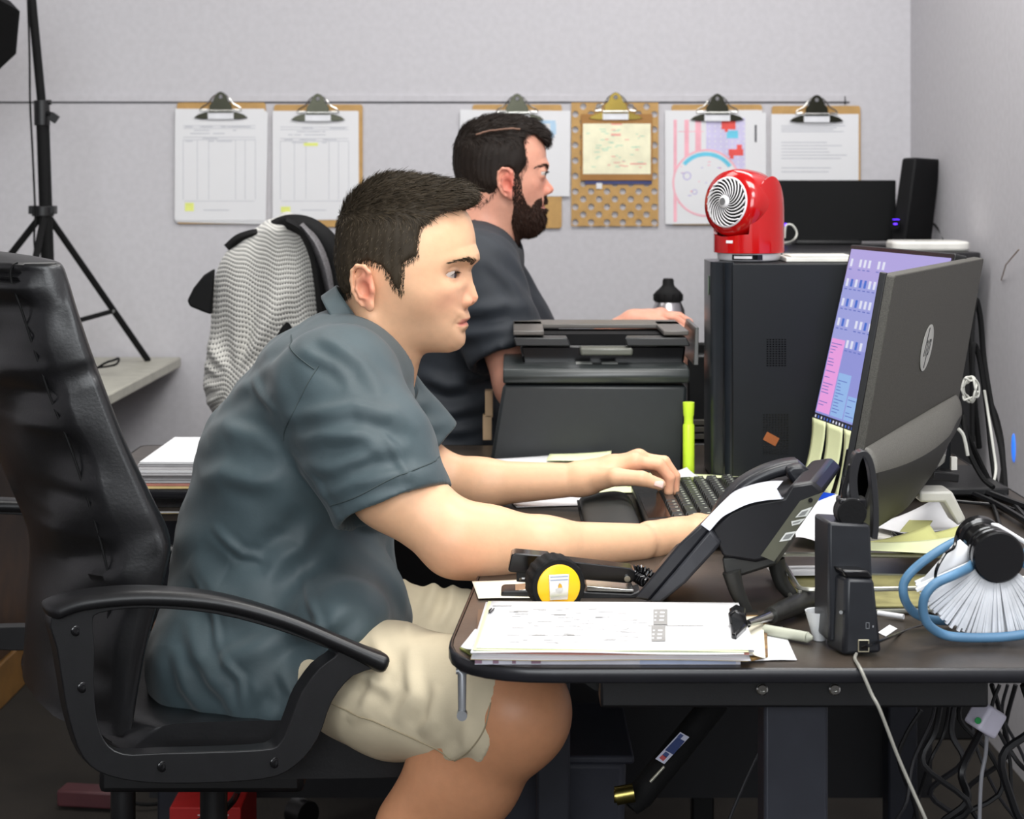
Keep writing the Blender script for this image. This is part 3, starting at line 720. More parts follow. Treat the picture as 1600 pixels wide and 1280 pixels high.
    for sg in (-1, 1):
        ay = V[:, 1]*sg; zb = eye[1]+bx-.0008-((ay-.032)/.021)**2*.0042+(ay < .03)*(ay-.03)*.12
        cd = np.where((V[:, 0] > .03) & (ay > .011) & (ay < .053) & (np.abs(V[:, 2]-zb) < .0027*(1-.5*ss(.03, .053, ay))))[0]
        if not len(cd): continue
        m_ = 330; pk = RS.choice(cd, m_); rn = NV[pk]
        t = ss(.012, .05, V[pk][:, 1]*sg)[:, None]; d = np.array([0, sg*1., .75])*(1-t)+np.array([-.2, sg*1., -.35])*t
        d = d-rn*(d*rn).sum(1)[:, None]; d /= np.linalg.norm(d, axis=1)[:, None]; d += rn*.15
        ribbons('eyebrow', tow(V[pk]), d@A.T, rn@A.T, .0055, .00042, HAIRM, root, np.tile(hc*1.3, (m_, 1)), RS, bend=.2)
    # lashes as a dark edge of the upper lid
    for sg in (-1, 1):
        th = np.linspace(-1, 1, 46); ey = sg*.031+th*.0115; zz = fz+.0040*(1-th**2)-.0002; rr = .0138
        xx = fx+np.sqrt(np.maximum(rr**2-(ey-sg*.031)**2-(zz-fz)**2, 1e-8)); rt = np.stack([xx-.0006, ey, zz], 1)
        dd = np.stack([np.full(46, 1.), th*.7, np.full(46, .15)], 1); nn = np.tile([0, 0, -1.], (46, 1))
        ribbons('eyelashes', tow(rt), dd@A.T, nn@A.T, .0055, .0005, HAIRM, root, np.tile(hc*.4, (46, 1)), RS, bend=-.3)
    # ---- eyeballs
    for sg in (-1, 1):
        mb = MB(); mb.lathe([(max(1e-5, .0121*math.sin(a)), -.0121*math.cos(a)) for a in np.linspace(0, math.pi, 40)], n=40)
        v = np.array(mb.v); Tm = np.array(Euler((0, math.radians(90+C.get('gaze', 6)), sg*0)).to_matrix()); 
        ang = np.degrees(np.arctan2(np.hypot(v[:, 0], v[:, 1]), v[:, 2]))
        t = np.tile(np.array(lin((196, 184, 176))), (len(v), 1)); ir = (ang < 29); t[ir] = lin(C.get('iris', (62, 42, 30))); t[(ang < 31) & (ang > 25)] = lin((30, 20, 16)); t[ang < 12] = (.003,)*3
        v[:, 2] += .0006*np.exp(-(ang/24)**2)
        v = v@Tm.T+np.array([fx, sg*.031, fz])
        me = bpy.data.meshes.new('eye'); vv = tow(v); i = np.array(mw(root).inverted()); vv = vv@i[:3, :3].T+i[:3, 3]
        me.from_pydata([tuple(q) for q in vv], [], mb.f); me.materials.append(EYEM); me.polygons.foreach_set('use_smooth', [True]*len(me.polygons))
        at = me.color_attributes.new('tint', 'FLOAT_COLOR', 'POINT'); at.data.foreach_set('color', np.concatenate([t, np.ones((len(v), 1))], 1).astype(np.float32).ravel())
        o = bpy.data.objects.new('eye', me); COL.objects.link(o); o.parent = root
    return dict(HV=tow(HV), HQ=HQ, V=tow(V), Q=Q, T=T, lV=V, N=NV, tow=tow, A=A, L=L, C2=C2)
def skin_arms(fields, skin, extra=None):
    out = []
    for f in fields:
        V, Q = f.nets(); V = relax(V, Q, 1, .4); T = np.tile(np.array(lin(skin)), (len(V), 1))
        if extra: T = extra(V, T)
        out.append((V, Q, T))
    return out
def join_body(name, parts, m, root):
    Vs, Qs, Ts = [], [], []; b = 0
    for V, Q, T in parts: Vs.append(V); Qs.append(Q+b); Ts.append(T); b += len(V)
    return mesh_np(name, np.concatenate(Vs), np.concatenate(Qs), m, root, np.concatenate(Ts))
def hand(f, wrist, wr, knuck, fingers, thumb, palm_r=.0125, sc=1.0):
    """palm of four bones, fingers as chains that stay separate, thumb from the side of the palm"""
    for kx in knuck: f.cone(wrist, kx, wr*.8, palm_r*sc, .012)
    for a, b in zip(knuck, knuck[1:]): f.cone(a, b, palm_r*.9*sc, palm_r*.85*sc, .008)
    mid_ = [tuple(.45*wrist[i]+.55*kx[i] for i in range(3)) for kx in knuck]
    for a, b in zip(mid_, mid_[1:]): f.cone(a, b, palm_r*sc, palm_r*sc, .012)
    for ch, rs in fingers: f.chain(ch, [r*sc for r in rs], .004, .0025)
    f.chain(thumb[0], [r*sc for r in thumb[1]], .014, .004)
FR = (.0098, .0088, .0080, .0070)
def folds(V, N, flist, side=None):
    """raise soft creases along polylines given in the side plane (x, z) in metres"""
    d = np.zeros(len(V))
    for pts, A_, w_ in flist:
        p = np.array(pts); best = np.full(len(V), 9.); sgn = np.zeros(len(V)); tt = np.zeros(len(V)); L_ = len(p)-1
        for i in range(L_):
            a, b = p[i], p[i+1]; e = b-a; t = np.clip(((V[:, 0]-a[0])*e[0]+(V[:, 2]-a[1])*e[1])/(e@e), 0, 1)
            dx, dz = V[:, 0]-a[0]-t*e[0], V[:, 2]-a[1]-t*e[1]; q = np.hypot(dx, dz); u = q < best
            best = np.where(u, q, best); sgn = np.where(u, np.sign(dx*e[1]-dz*e[0]), sgn); tt = np.where(u, (i+t)/L_, tt)
        s_ = best*sgn; tap = np.sin(np.pi*np.clip(tt, 0.0, 1))**.7+.0
        d += A_*tap*(np.exp(-(s_/w_)**2)-.75*np.exp(-((s_-1.5*w_)/w_)**2)-.35*np.exp(-((s_+1.6*w_)/w_)**2))
    if side is not None: d = d*side
    return V+N*d[:, None]
def pxz(D, *pts): return [((x-800)*D/F, CZ-(y-YH)*D/F) for x, y in pts]
def cloth(name, f, m, root, flist, rx=2, soft=1.0, noise=.0016, mdist=None, label=None, side=True):
    V, Q = f.nets(); V = relax(V, Q, rx, .5); N = normals(V, Q)
    nn = noise*(np.sin(V[:, 0]*31+V[:, 2]*47+2*np.sin(V[:, 1]*23+V[:, 0]*9))*np.sin(V[:, 2]*38-V[:, 0]*25+V[:, 1]*30)+.5*np.sin(V[:, 2]*90+V[:, 0]*70+3*np.sin(V[:, 1]*33)))
    V = V+N*nn[:, None]
    V = folds(V, N, flist, (ss(.25, -.1, N[:, 1]) if side else None)); V = relax(V, Q, 1, .4)
    o = mesh_np(name, V, Q, m, root)
    if label: o['label'] = label
    return o, V, Q
def seam(name, V, Q, pts, m, root, r=.0009, ydir=1, off=.0004):
    """stitched line laid on a garment: points given as (x, z), dropped onto the near side"""
    bv = BVHTree.FromPolygons([tuple(v) for v in V], [tuple(int(i) for i in q) for q in Q])
    path = smooth_path([Vector((p[0], 0, p[1])) for p in pts], 8); res = []
    for p in path:
        h = bv.ray_cast(Vector((p.x, .8, p.z)), Vector((0, 1, 0)))
        if h[0] is not None: res.append(h[0]+h[1]*off)
    if len(res) > 2: 
        mb = MB(); mb.tube(res, r, 5); return mb.build(name, m, root, world=True)

def man_one():
    root = thing('person', 'man in a teal-grey short-sleeved shirt typing in the leather chair', 'person', (-.33, 2.42, 0))
    skin = (237, 188, 150)
    C = dict(s=1157., c=(640, 415), O=P(640, 415, 2.42), yaw=math.radians(-9), w=.0765,
        profile=[(734, 338), (741, 361), (743.5, 381), (749.5, 396), (748.5, 406), (740, 415), (736.5, 423), (740.5, 440), (746, 455), (749.5, 464), (746, 471), (736, 476), (730.5, 479), (730.5, 485), (735, 491), (734.5, 497), (730, 500.5), (731.5, 506), (729, 512), (726.5, 518), (728.5, 528), (727, 537), (719, 545), (704, 550), (688, 550), (663, 549)],
        base=[(734, 338), (741, 362), (743, 385), (742, 405), (737, 430), (733, 455), (730, 480), (728.5, 500), (725, 520), (721, 535), (711, 545), (700, 549), (688, 550), (663, 549)],
        back=[(640, 545), (615, 534), (590, 516), (570, 497), (551, 473), (541, 450), (532, 425), (532, 400), (533, 375), (539, 340), (553, 315), (580, 291), (610, 284), (650, 285), (690, 297), (715, 314)],
        hair=[(536, 456), (526, 423), (525, 375), (532, 335), (548, 307), (572, 286), (606, 272), (649, 274), (690, 281), (722, 288), (738, 296), (742, 304), (738, 320), (732, 338), (700, 420), (640, 520), (570, 480)],
        hairmask=[(736, 326), (718, 326, -4), (692, 331, -8), (664, 352, -10), (658, 372, -12), (656, 397, -13), (634, 408, -14), (633, 440, -14), (631, 454, -14), (622, 446, -14), (613, 424, -14), (602, 411, -14), (578, 404, -14), (560, 414, -12), (556, 438, -10), (552, 458, -5), (540, 463), (500, 470), (480, 240), (780, 240), (780, 330)],
        eye=(707, 427), mouth=(731, 501.5), nose=(745, 465), ear=(594.5, 443), neck=[((606, 480), (580, 575), .053, .056), ((580, 575), (560, 640), .056, .07)],
        earscale=1.0, strands=20000, iris=(60, 40, 28), gaze=4, hairlen=1.0)
    H = make_head(root, C, skin, (56, 48, 37), hair_label='short dark brown hair brushed forward and up')
    fields = []
    # near (right) arm
    a = [P(545, 610, 2.24), P(612, 760, 2.17), P(706, 838, 2.15)]
    f = Field((-.28, 1.98, .68), (.30, 2.52, 1.02), .0024)
    f.cone(a[0], a[1], .052, .050, .01); f.cone(a[1], a[2], .049, .041, .02)
    f.cone(P(716, 846, 2.15), P(760, 845, 2.16), .038, .040, .02)
    f.cone(P(716, 844, 2.15), P(860, 855, 2.18), .040, .0315, .02); f.cone(P(750, 850, 2.16), P(830, 853, 2.18), .036, .032, .02)
    wr = P(1000, 848, 2.24); f.cone(P(860, 855, 2.18), wr, .0315, .0235, .02, 1.0)
    f.ell(P(722, 862, 2.14), (.02, .02, .02), .02)
    wr2 = P(1018, 845, 2.26)
    kn = [P(1092, 818, 2.345), P(1096, 822, 2.32), P(1094, 829, 2.30), P(1086, 838, 2.285)]
    fin = []
    for i, (kk, dx) in enumerate(zip(kn, (44, 50, 46, 38))):
        fin.append(([kk, kk+Vector((dx*.00085, .004, .006)), kk+Vector((dx*.00135, .006, -.006)), kk+Vector((dx*.00155, .007, -.022))], FR))
    th = ([P(1030, 835, 2.29), P(1065, 822, 2.35), P(1095, 816, 2.385), P(1118, 822, 2.40)], (.014, .0115, .0095, .008))
    hand(f, tuple(wr2), .024, [tuple(k) for k in kn], fin, th)
    fields.append(f)
    # far (left) arm
    f = Field((-.30, 2.42, .70), (.27, 2.72, .98), .002)
    f.cone(P(590, 640, 2.60), P(668, 742, 2.60), .046, .040, .01)
    f.cone(P(668, 745, 2.60), P(752, 756, 2.59), .040, .0335, .02); w0 = P(898, 750, 2.56)
    f.cone(P(752, 756, 2.59), w0, .0335, .0235, .02)
    wr2 = P(908, 748, 2.56)
    kn = [P(992, 722, 2.545), P(998, 717, 2.565), P(995, 718, 2.585), P(986, 722, 2.60)]
    seg = [[(1030, 726, 2.54), (1046, 747, 2.54), (1045, 768, 2.54)], [(1038, 722, 2.56), (1054, 744, 2.56), (1054, 767, 2.56)],
           [(1034, 722, 2.58), (1049, 743, 2.58), (1049, 764, 2.58)], [(1019, 727, 2.60), (1031, 744, 2.60), (1032, 761, 2.60)]]
    fin = [([k]+[P(*q) for q in sg_], FR) for k, sg_ in zip(kn, seg)]
    th = ([P(925, 752, 2.545), P(962, 745, 2.51), P(1003, 748, 2.50), P(1031, 757, 2.50)], (.017, .0125, .0103, .0083))
    hand(f, tuple(wr2), .0235, [tuple(k) for k in kn], fin, th, .0125)
    fields.append(f)
    # legs: thighs under the shorts, bare knees and shins
    f = Field((-.60, 1.90, .06), (.22, 2.76, .74), .0045)
    f.ell(P(400, 1000, 2.42), (.14, .17, .10), .03)
    kn1 = P(800, 1112, 2.03)
    f.cone(P(425, 1020, 2.30), P(740, 1105, 2.06), .070, .052, .03); f.cone(P(740, 1105, 2.06), kn1, .052, .057, .03)
    f.ell(P(817, 1112, 2.02), (.040, .040, .048), .04)
    an1 = Vector((-.21, 2.16, .16))
    f.cone(kn1, P(735, 1215, 2.06), .056, .054, .03); f.cone(P(735, 1215, 2.06), P(660, 1300, 2.09), .055, .052, .02)
    f.cone(P(660, 1300, 2.09), an1, .052, .034, .02); f.ell(P(700, 1225, 2.085), (.045, .045, .06), .04)
    kn2 = P(792, 1010, 2.62); f.cone(P(430, 1000, 2.55), kn2, .085, .058, .03); an2 = Vector((-.16, 2.6, .16))
    f.cone(kn2, (-.10, 2.61, .40), .056, .052, .03); f.cone((-.10, 2.61, .40), an2, .052, .034, .02)
    for an in (an1, an2): f.cone(an, an+Vector((.02, 0, -.06)), .034, .034, .01)
    fields.append(f)
    def extra(V, T):
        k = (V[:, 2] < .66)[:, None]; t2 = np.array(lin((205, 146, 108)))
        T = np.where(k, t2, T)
        e = np.exp(-((V-np.array(P(722, 868, 2.13)))**2).sum(1)/.035**2)[:, None]; T = T*(1-.45*e)+np.array(lin((220, 130, 100)))*.45*e
        for q in (P(1036, 745, 2.54), P(1050, 755, 2.55), P(1000, 735, 2.54)):
            e = np.exp(-((V-np.array(q))**2).sum(1)/.018**2)[:, None]; T = T*(1-.4*e)+np.array(lin((230, 140, 118)))*.4*e
        return T
    parts = [(H['V'], H['Q'], H['T'])]+skin_arms(fields, skin, extra)
    join_body('body', parts, SKIN, root)
    # nail of the visible thumb
    mb = MB(); n = frame(P(1030, 755.5, 2.4915), (1, 0, -.32), (0, .45, .9)); vs = []
    mb.grid(lambda u, v: n @ Vector(((u-.5)*.013, (v-.5)*.010, -(2*v-1)**2*.0012-(max(0, u-.5)*2)**3*.001)), 8, 8)
    mb.build('thumbnail', M('nail', (240, 200, 188), .3), root, world=True, solid=.0008, smooth=80)
    # ---- shirt
    SH = M('shirt_cloth_teal', (60, 75, 80), .6, 0, (14, .10), (330, .25, .0006), sheen=.12)
    c = {}
    f = Field((-.56, 2.08, .49), (.10, 2.78, 1.12), .0033)
    def st(x, y, r, s_, D=2.42): return (P(x, y, D), r, s_)
    S_ = [st(545, 568, .070, .54), st(512, 608, .094, .48), st(455, 720, .117, .60), st(432, 850, .127, .68), st(425, 950, .134, .72), st(405, 1015, .118, .66)]
    for (pa, ra, sa), (pb, rb, sb) in zip(S_, S_[1:]): f.cone(pa, pb, ra, rb, .03, sa, sb)
    f.cone(P(590, 600, 2.42), P(560, 720, 2.42), .045, .07, .05, .45, .5)       # chest front
    f.cone(P(545, 820, 2.42), P(560, 960, 2.42), .05, .058, .05, .5, .55)      # belly
    f.ell(P(425, 1035, 2.27), (.145, .085, .095), .04); f.cone(P(500, 965, 2.30), P(440, 1050, 2.235), .098, .085, .04); f.cone(P(545, 945, 2.31), P(510, 1000, 2.24), .072, .070, .03); f.ell(P(536, 968, 2.20), (.058, .080, .052), .03); f.ell(P(350, 1040, 2.34), (.10, .10, .10), .04)
    f.ell(P(415, 1030, 2.55), (.12, .06, .07), .04)
    f.cone(P(575, 935, 2.34), P(612, 968, 2.34), .03, .022, .03); f.cone(P(575, 925, 2.45), P(618, 960, 2.48), .03, .02, .03, .6)
    f.cone(P(556, 568, 2.42), P(532, 602, 2.26), .056, .070, .04); f.cone(P(556, 568, 2.42), P(555, 606, 2.59), .056, .068, .04)
    hm = P(616, 790, 2.165); ax = Vector((.36, -.30, -.88)).normalized()
    f.cone(P(530, 612, 2.25), P(575, 700, 2.20), .079, .078, .022); f.cone(P(575, 700, 2.20), hm+ax*.03, .078, .073, .02)
    # cut the sleeve at its hem only
    hlo, hhi = P(480, 900, 2.3)-Vector((0, .25, 0)), P(760, 640, 2.1)+Vector((0, .12, 0))
    ex = hm+ax*.002
    f.put(lambda X, Y, Z: -np.maximum(-((X-ex[0])*ax[0]+(Y-ex[1])*ax[1]+(Z-ex[2])*ax[2]), np.sqrt((X-hm[0])**2+(Y-hm[1])**2+(Z-hm[2])**2)-.105)*-1, (hm-Vector((.13,)*3)), (hm+Vector((.13,)*3)), .002, 's', m=.0)
    f.cone(P(575, 700, 2.20), hm+ax*.05, .060, .0695, .003, mode='s')
    hf = P(668, 712, 2.60); axf = (hf-P(560, 600, 2.60)).normalized(); f.cone(P(560, 600, 2.60), hf, .068, .064, .02)
    f.cone(hf-axf*.08, hf+axf*.05, .045, .061, .003, mode='s'); 
    f.put(lambda X, Y, Z: np.maximum(-((X-hf[0])*axf[0]+(Y-hf[1])*axf[1]+(Z-hf[2])*axf[2])-.002, np.sqrt((X-hf[0])**2+(Y-hf[1])**2+(Z-hf[2])**2)-.09), hf-Vector((.1,)*3), hf+Vector((.1,)*3), .002, 's', m=0)
    # neck opening and the open bottom
    f.cone(P(600, 500, 2.42), P(585, 560, 2.42), .064, .060, .004, mode='s')
    f.cone(P(635, 585, 2.42), P(650, 640, 2.42), .028, .016, .004, mode='s')
    f.put(lambda X, Y, Z: Z-.535+0*X, f.lo, f.lo+f.n*f.h, .02, 's', m=0)
    FL = []
    for D_, A_, w_, pts in [
        (2.2, .006, .010, [(440, 655), (500, 640), (560, 628), (620, 640), (655, 668)]), (2.2, .005, .011, [(452, 690), (510, 668), (575, 665), (640, 690)]),
        (2.2, .0045, .010, [(470, 722), (530, 718), (590, 690), (650, 690)]), (2.2, .004, .009, [(500, 770), (560, 735), (630, 722), (690, 728)]),
        (2.25, .006, .012, [(445, 700), (400, 680), (345, 672), (310, 690)]), (2.25, .006, .013, [(450, 740), (400, 745), (350, 738), (300, 760)]), (2.25, .004, .010, [(330, 625), (380, 612), (430, 622)]),
        (2.25, .010, .018, [(470, 850), (420, 900), (350, 915), (290, 880)]), (2.25, .008, .016, [(540, 900), (470, 935), (380, 940), (310, 925)]), (2.25, .007, .014, [(500, 800), (470, 850), (420, 870)]),
        (2.25, .008, .014, [(560, 905), (520, 950), (450, 965), (380, 1000), (330, 1060)]), (2.25, .008, .014, [(600, 940), (540, 985), (490, 1000), (440, 1060)]),
        (2.25, .007, .013, [(560, 985), (500, 1020), (450, 1080), (420, 1110)]), (2.25, .006, .012, [(300, 960), (320, 1010), (370, 1060), (400, 1110)]), (2.25, .006, .012, [(280, 1000), (300, 1060), (340, 1105)]),
        (2.2, .003, .005, [(455, 700), (500, 745), (540, 800)]), (2.2, .0028, .005, [(600, 655), (630, 700), (650, 735)]), (2.25, .003, .0055, [(380, 590), (410, 620), (440, 640)]), (2.25, .0035, .006, [(330, 820), (380, 860), (430, 870)]), (2.25, .004, .006, [(470, 880), (510, 930), (530, 990)]),
        (2.25, .0035, .006, [(350, 990), (390, 1030), (400, 1090)]), (2.25, .0035, .006, [(450, 1010), (470, 1050), (455, 1100)]), (2.25, .003, .005, [(540, 790), (560, 830), (600, 850)]), (2.25, .003, .005, [(300, 900), (340, 950), (350, 1000)]),
        (2.25, .005, .009, [(500, 520), (530, 535), (570, 560), (610, 600)]), (2.25, .004, .008, [(470, 540), (530, 560), (560, 580)])]:
        FL.append((pxz(D_, *pts), A_, w_))
    o, V, Q = cloth('shirt', f, SH, root, FL, rx=2, noise=.0014, label='teal-grey short-sleeved button shirt')
    SM = M('shirt_seam', (58, 70, 72), .8)
    seam('shoulder_seam', V, Q, pxz(2.25, (442, 533), (470, 550), (500, 569)), SM, root)
    seam('armhole_seam', V, Q, pxz(2.2, (500, 570), (482, 600), (462, 640), (445, 672), (442, 690)), SM, root)
    seam('sleeve_hem_stitch', V, Q, pxz(2.14, (516, 790), (560, 770), (620, 738), (684, 722)), SM, root)
    # collar
    cc = P(585, 521, 2.42); e1 = (P(645, 596, 2.42)-P(524, 444, 2.42)).normalized(); e2 = Vector((0, -1, 0)); e3 = Vector((-e1.z, 0, e1.x))
    if e3.x > 0: e3 = -e3
    def col_(u, v):
        a = (u*2-1)*math.radians(168)          # 0 at the nape, ends meet at the throat
        r0, r1 = .083, .062; up = Vector((.55, 0, .83)); dn = -up
        q = v**.9
        base = cc+(-e1*math.cos(a)*r0)+e2*math.sin(a)*(r1-.002)
        fall = (.034+.016*ss(.72, 1, abs(2*u-1))) * q
        o_ = (-e1*math.cos(a)*.35+e2*math.sin(a))
        return base+o_*(.006+.016*q-.010*(1-q))+(Vector((-.42, 0, -.62)) if math.cos(a) > 0 else Vector((-.30, 0, -.60)))*fall
    mb = MB(); mb.grid(col_, 60, 8)
    mb.build('collar', SH, root, world=True, solid=.0028, smooth=70)
    # ---- shorts
    SO = M('khaki_cotton', (205, 192, 164), .8, 0, (18, .05), (420, .2, .0006))
    f = Field((-.50, 1.92, .46), (.10, 2.74, .74), .0032)
    f.ell(P(410, 1010, 2.42), (.12, .165, .095), .03)
    h1 = P(788, 1112, 2.04); f.cone(P(425, 1025, 2.30), P(620, 1080, 2.15), .084, .076, .03); f.cone(P(620, 1080, 2.15), h1, .076, .074, .02)
    ax1 = Vector((.88, -.08, -.42)).normalized()
    h2 = P(735, 1000, 2.60); f.cone(P(430, 1000, 2.54), h2, .094, .073, .03); ax2 = (h2-P(430, 1000, 2.54)).normalized()
    for hh, aa, ca in ((h1, ax1, (h1-P(620, 1080, 2.15)).normalized()), (h2, ax2, ax2)):
        f.put(lambda X, Y, Z, hh=hh, aa=aa: np.maximum(-((X-hh[0])*aa[0]+(Y-hh[1])*aa[1]+(Z-hh[2])*aa[2])-.0, np.sqrt((X-hh[0])**2+(Y-hh[1])**2+(Z-hh[2])**2)-.17), hh-Vector((.18,)*3), hh+Vector((.18,)*3), .002, 's', m=0)
        f.cone(hh-ca*.035, hh+ca*.06, .056, .062, .003, mode='s')
    FL = [(pxz(2.1, *pts), A_, w_) for A_, w_, pts in [(.004, .008, [(575, 995), (600, 1030), (570, 1100), (545, 1125)]), (.004, .009, [(640, 1000), (650, 1060), (625, 1110)]), (.004, .008, [(690, 1040), (680, 1090), (660, 1120)]),
          (.004, .008, [(740, 1075), (730, 1120), (700, 1150), (680, 1160)]), (.003, .006, [(620, 950), (640, 975), (630, 1000)]), (.005, .008, [(500, 1060), (540, 1045), (580, 1050), (620, 1070)]), (.003, .006, [(655, 955), (640, 990)])]]
    o, V, Q = cloth('shorts', f, SO, root, FL, noise=.0012, label='light khaki shorts', side=False)
    seam('shorts_seam', V, Q, pxz(2.15, (470, 1075), (560, 1090), (640, 1105), (715, 1125)), M('khaki_seam', (150, 138, 112), .8), root)
    seam('shorts_hem_stitch', V, Q, pxz(2.05, (768, 1068), (757, 1110), (730, 1150), (712, 1168)), M('khaki_seam', (150, 138, 112), .8), root)
    # shoes, out of the frame
    for an in (an1, an2):
        f = Field(an+Vector((-.09, -.06, -.17)), an+Vector((.22, .06, .02)), .005)
        b = an+Vector((.02, 0, -.115)); f.cone(b+Vector((-.02, 0, 0)), b+Vector((.15, 0, -.01)), .042, .034, .02); f.cone(b, b+Vector((-.0, 0, .06)), .04, .04, .03)
        f.put(lambda X, Y, Z, zb=b.z-.03: zb-Z+0*X, f.lo, f.lo+f.n*f.h, .004, 'i', m=0)
        V, Q = f.nets(); mesh_np('shoe', V, Q, M('shoe', (40, 40, 42), .6), root)
    return root
man_one()
def man_two():
    root = thing('person', 'bearded man in a dark shirt sitting behind the printer, looking right', 'person', (-.12, 3.45, 0))
    skin = (226, 164, 140); s = 811.
    C = dict(s=s, c=(785, 275), O=P(785, 275, 3.45), yaw=0.0, w=.077, jaw=.016,
        profile=[(846, 214), (852, 230), (853.5, 246), (858, 258), (857, 265), (852, 271), (853, 278), (858.5, 286), (864, 292), (866, 296), (863.5, 301), (855, 304.5), (853, 308), (855, 313), (853, 318), (850, 321), (852, 326), (850, 331), (851, 340), (848, 352), (838, 362), (822, 367)],
        base=[(846, 214), (852, 230), (853.5, 246), (853, 262), (851, 280), (850, 300), (850, 318), (850, 334), (848, 350), (838, 362), (822, 367)],
        back=[(800, 362), (775, 350), (755, 335), (737, 318), (722, 300), (715, 275), (712, 250), (716, 225), (730, 203), (755, 191), (785, 188), (820, 194), (838, 203)],
        hair=[(745, 318), (722, 300), (711, 275), (708, 240), (712, 217), (727, 195), (755, 183), (798, 180), (834, 188), (855, 206), (859, 222), (855, 232), (848, 240), (835, 270), (800, 330)],
        hairmask=[(859, 231), (847, 221), (836, 212), (822, 210), (818, 222), (821, 240), (823, 258), (815, 272), (812, 286), (806, 284), (802, 268), (795, 262), (784, 264), (780, 275), (781, 290), (770, 305), (752, 322), (735, 330), (690, 320), (680, 160), (880, 160), (880, 225)],
        eye=(843, 271.5), mouth=(852.5, 321.5), nose=(862.5, 296), ear=(796, 286), neck=[((765, 325), (752, 380), .060, .062), ((752, 380), (740, 430), .062, .075)],
        strands=9000, hairside=.004, strandw=1.5, iris=(70, 84, 96), gaze=0, brow=.0165, red=1.25, zlo=-.20, hairlen=1.1, lift=.2)
    H = make_head(root, C, skin, (34, 26, 21), h=.0021, hair_label='dark brown hair combed to the side with a shaved parting')
    L, tow, A = H['L'], H['tow'], H['A']
    # beard: strands rooted on the jaw, chin and lip
    V, N = H['lV'], H['N']
    bm = polysd([L(*p) for p in [(812, 280), (806, 262), (800, 300), (803, 320), (800, 345), (806, 372), (825, 385), (860, 372), (862, 335), (858, 325), (850, 326), (842, 324), (842, 319), (852, 316), (862, 314), (858, 306), (850, 306), (838, 312), (830, 322), (822, 318), (815, 300)]])
    d = bm(V[:, 0], V[:, 2]); cd = np.where((d < .001) & ((np.abs(V[:, 1]) < .022) | (V[:, 0] < L(846, 0)[0]) | (V[:, 2] < L(0, 330)[1])))[0]
    n = 13000; pk = RS.choice(cd, n); rn = N[pk]; dd = np.tile(np.array([.25, 0, -1.]), (n, 1)); dd = dd-rn*(dd*rn).sum(1)[:, None]; dd /= np.linalg.norm(dd, axis=1)[:, None]+1e-6; dd += rn*.55
    low = ss(L(0, 305)[1], L(0, 350)[1], V[pk][:, 2]); front = ss(-.0, .05, V[pk][:, 0]); hc = np.array(lin((54, 36, 28)))
    o = ribbons('beard', tow(V[pk]), dd@A.T, rn@A.T, .004+.009*low*front+.002*low, .0008, HAIRM, root, hc*(.6+.8*RS.random((n, 1))), RS, bend=.15)
    seam('hair_parting', H['HV'], H['HQ'], pxz(3.38, (745, 212), (765, 206), (790, 203), (812, 203)), M('scalp', (120, 88, 72), .7), root, 0.0018, off=.0040)
    parts = [(H['V'], H['Q'], H['T'])]
    f = Field((-.32, 3.05, .72), (.48, 3.85, 1.16), .0042)
    # arms: near forearm runs behind the printer to the hand at the right, far hand at the bottle
    f.cone(P(770, 470, 3.25), P(815, 600, 3.20), .048, .048, .02); e = P(830, 612, 3.22)
    f.cone(P(815, 600, 3.20), e, .046, .043, .02); w1 = P(1050, 572, 3.34); f.cone(e, w1, .043, .028, .02)
    w2 = P(990, 505, 3.62); f.cone(P(800, 470, 3.64), P(850, 590, 3.66), .042, .042, .02); f.cone(P(850, 590, 3.66), w2, .042, .027, .02)
    def knuckles(c, D): return [tuple(P(c[0]+dx, c[1]+dy, D+dd_)) for dx, dy, dd_ in ((0, 0, -.035), (3, -3, -.012), (2, -2, .012), (-4, 2, .034))]
    for (wr, c, D, tipdy) in ((w1, (1092, 568), 3.36, 9), (w2, (1030, 494), 3.64, 12)):
        kn = knuckles(c, D); fin = []
        for k, q in zip(kn, ((26, 6), (30, 5), (28, 6), (22, 8))):
            k = Vector(k); fin.append(([k, k+Vector((q[0]*.0012, 0, -.004)), k+Vector((q[0]*.0019, 0, -.016)), k+Vector((q[0]*.0021, .0, -.028))], FR))
        th = ([Vector(wr)+Vector((.02, -.02, .005)), Vector(wr)+Vector((.055, -.042, .002)), Vector(wr)+Vector((.085, -.045, -.006)), Vector(wr)+Vector((.11, -.04, -.014))], (.015, .012, .010, .008))
        hand(f, tuple(wr), .026, kn, fin, th)
    f2 = Field((-.40, 3.15, .05), (.30, 3.82, .66), .006)
    f2.ell((-.20, 3.48, .58), (.13, .17, .10), .03)
    for sg in (-1, 1):
        k = (.22, 3.48+sg*.13, .56); f2.cone((-.18, 3.48+sg*.09, .57), k, .085, .058, .03); f2.cone(k, (.18, 3.48+sg*.13, .14), .052, .036, .03)
    parts += skin_arms([f, f2], skin)
    join_body('body', parts, SKIN, root)
    SH2 = M('shirt_cloth_navy', (30, 36, 44), .7, 0, (14, .1), (330, .25, .0006), sheen=.04)
    f = Field((-.36, 3.1, .52), (.12, 3.86, 1.15), .005)
    def st(x, y, r, s_, D=3.47): return (P(x, y, D), r, s_)
    S_ = [st(748, 395, .070, .55), st(735, 440, .098, .48), st(715, 520, .12, .58), st(708, 600, .13, .64), st(705, 680, .135, .66), st(700, 740, .14, .66)]
    for (pa, ra, sa), (pb, rb, sb) in zip(S_, S_[1:]): f.cone(pa, pb, ra, rb, .03, sa, sb)
    f.cone(P(750, 395, 3.47), P(742, 430, 3.28), .06, .076, .05); f.cone(P(750, 395, 3.47), P(750, 430, 3.66), .06, .072, .05)
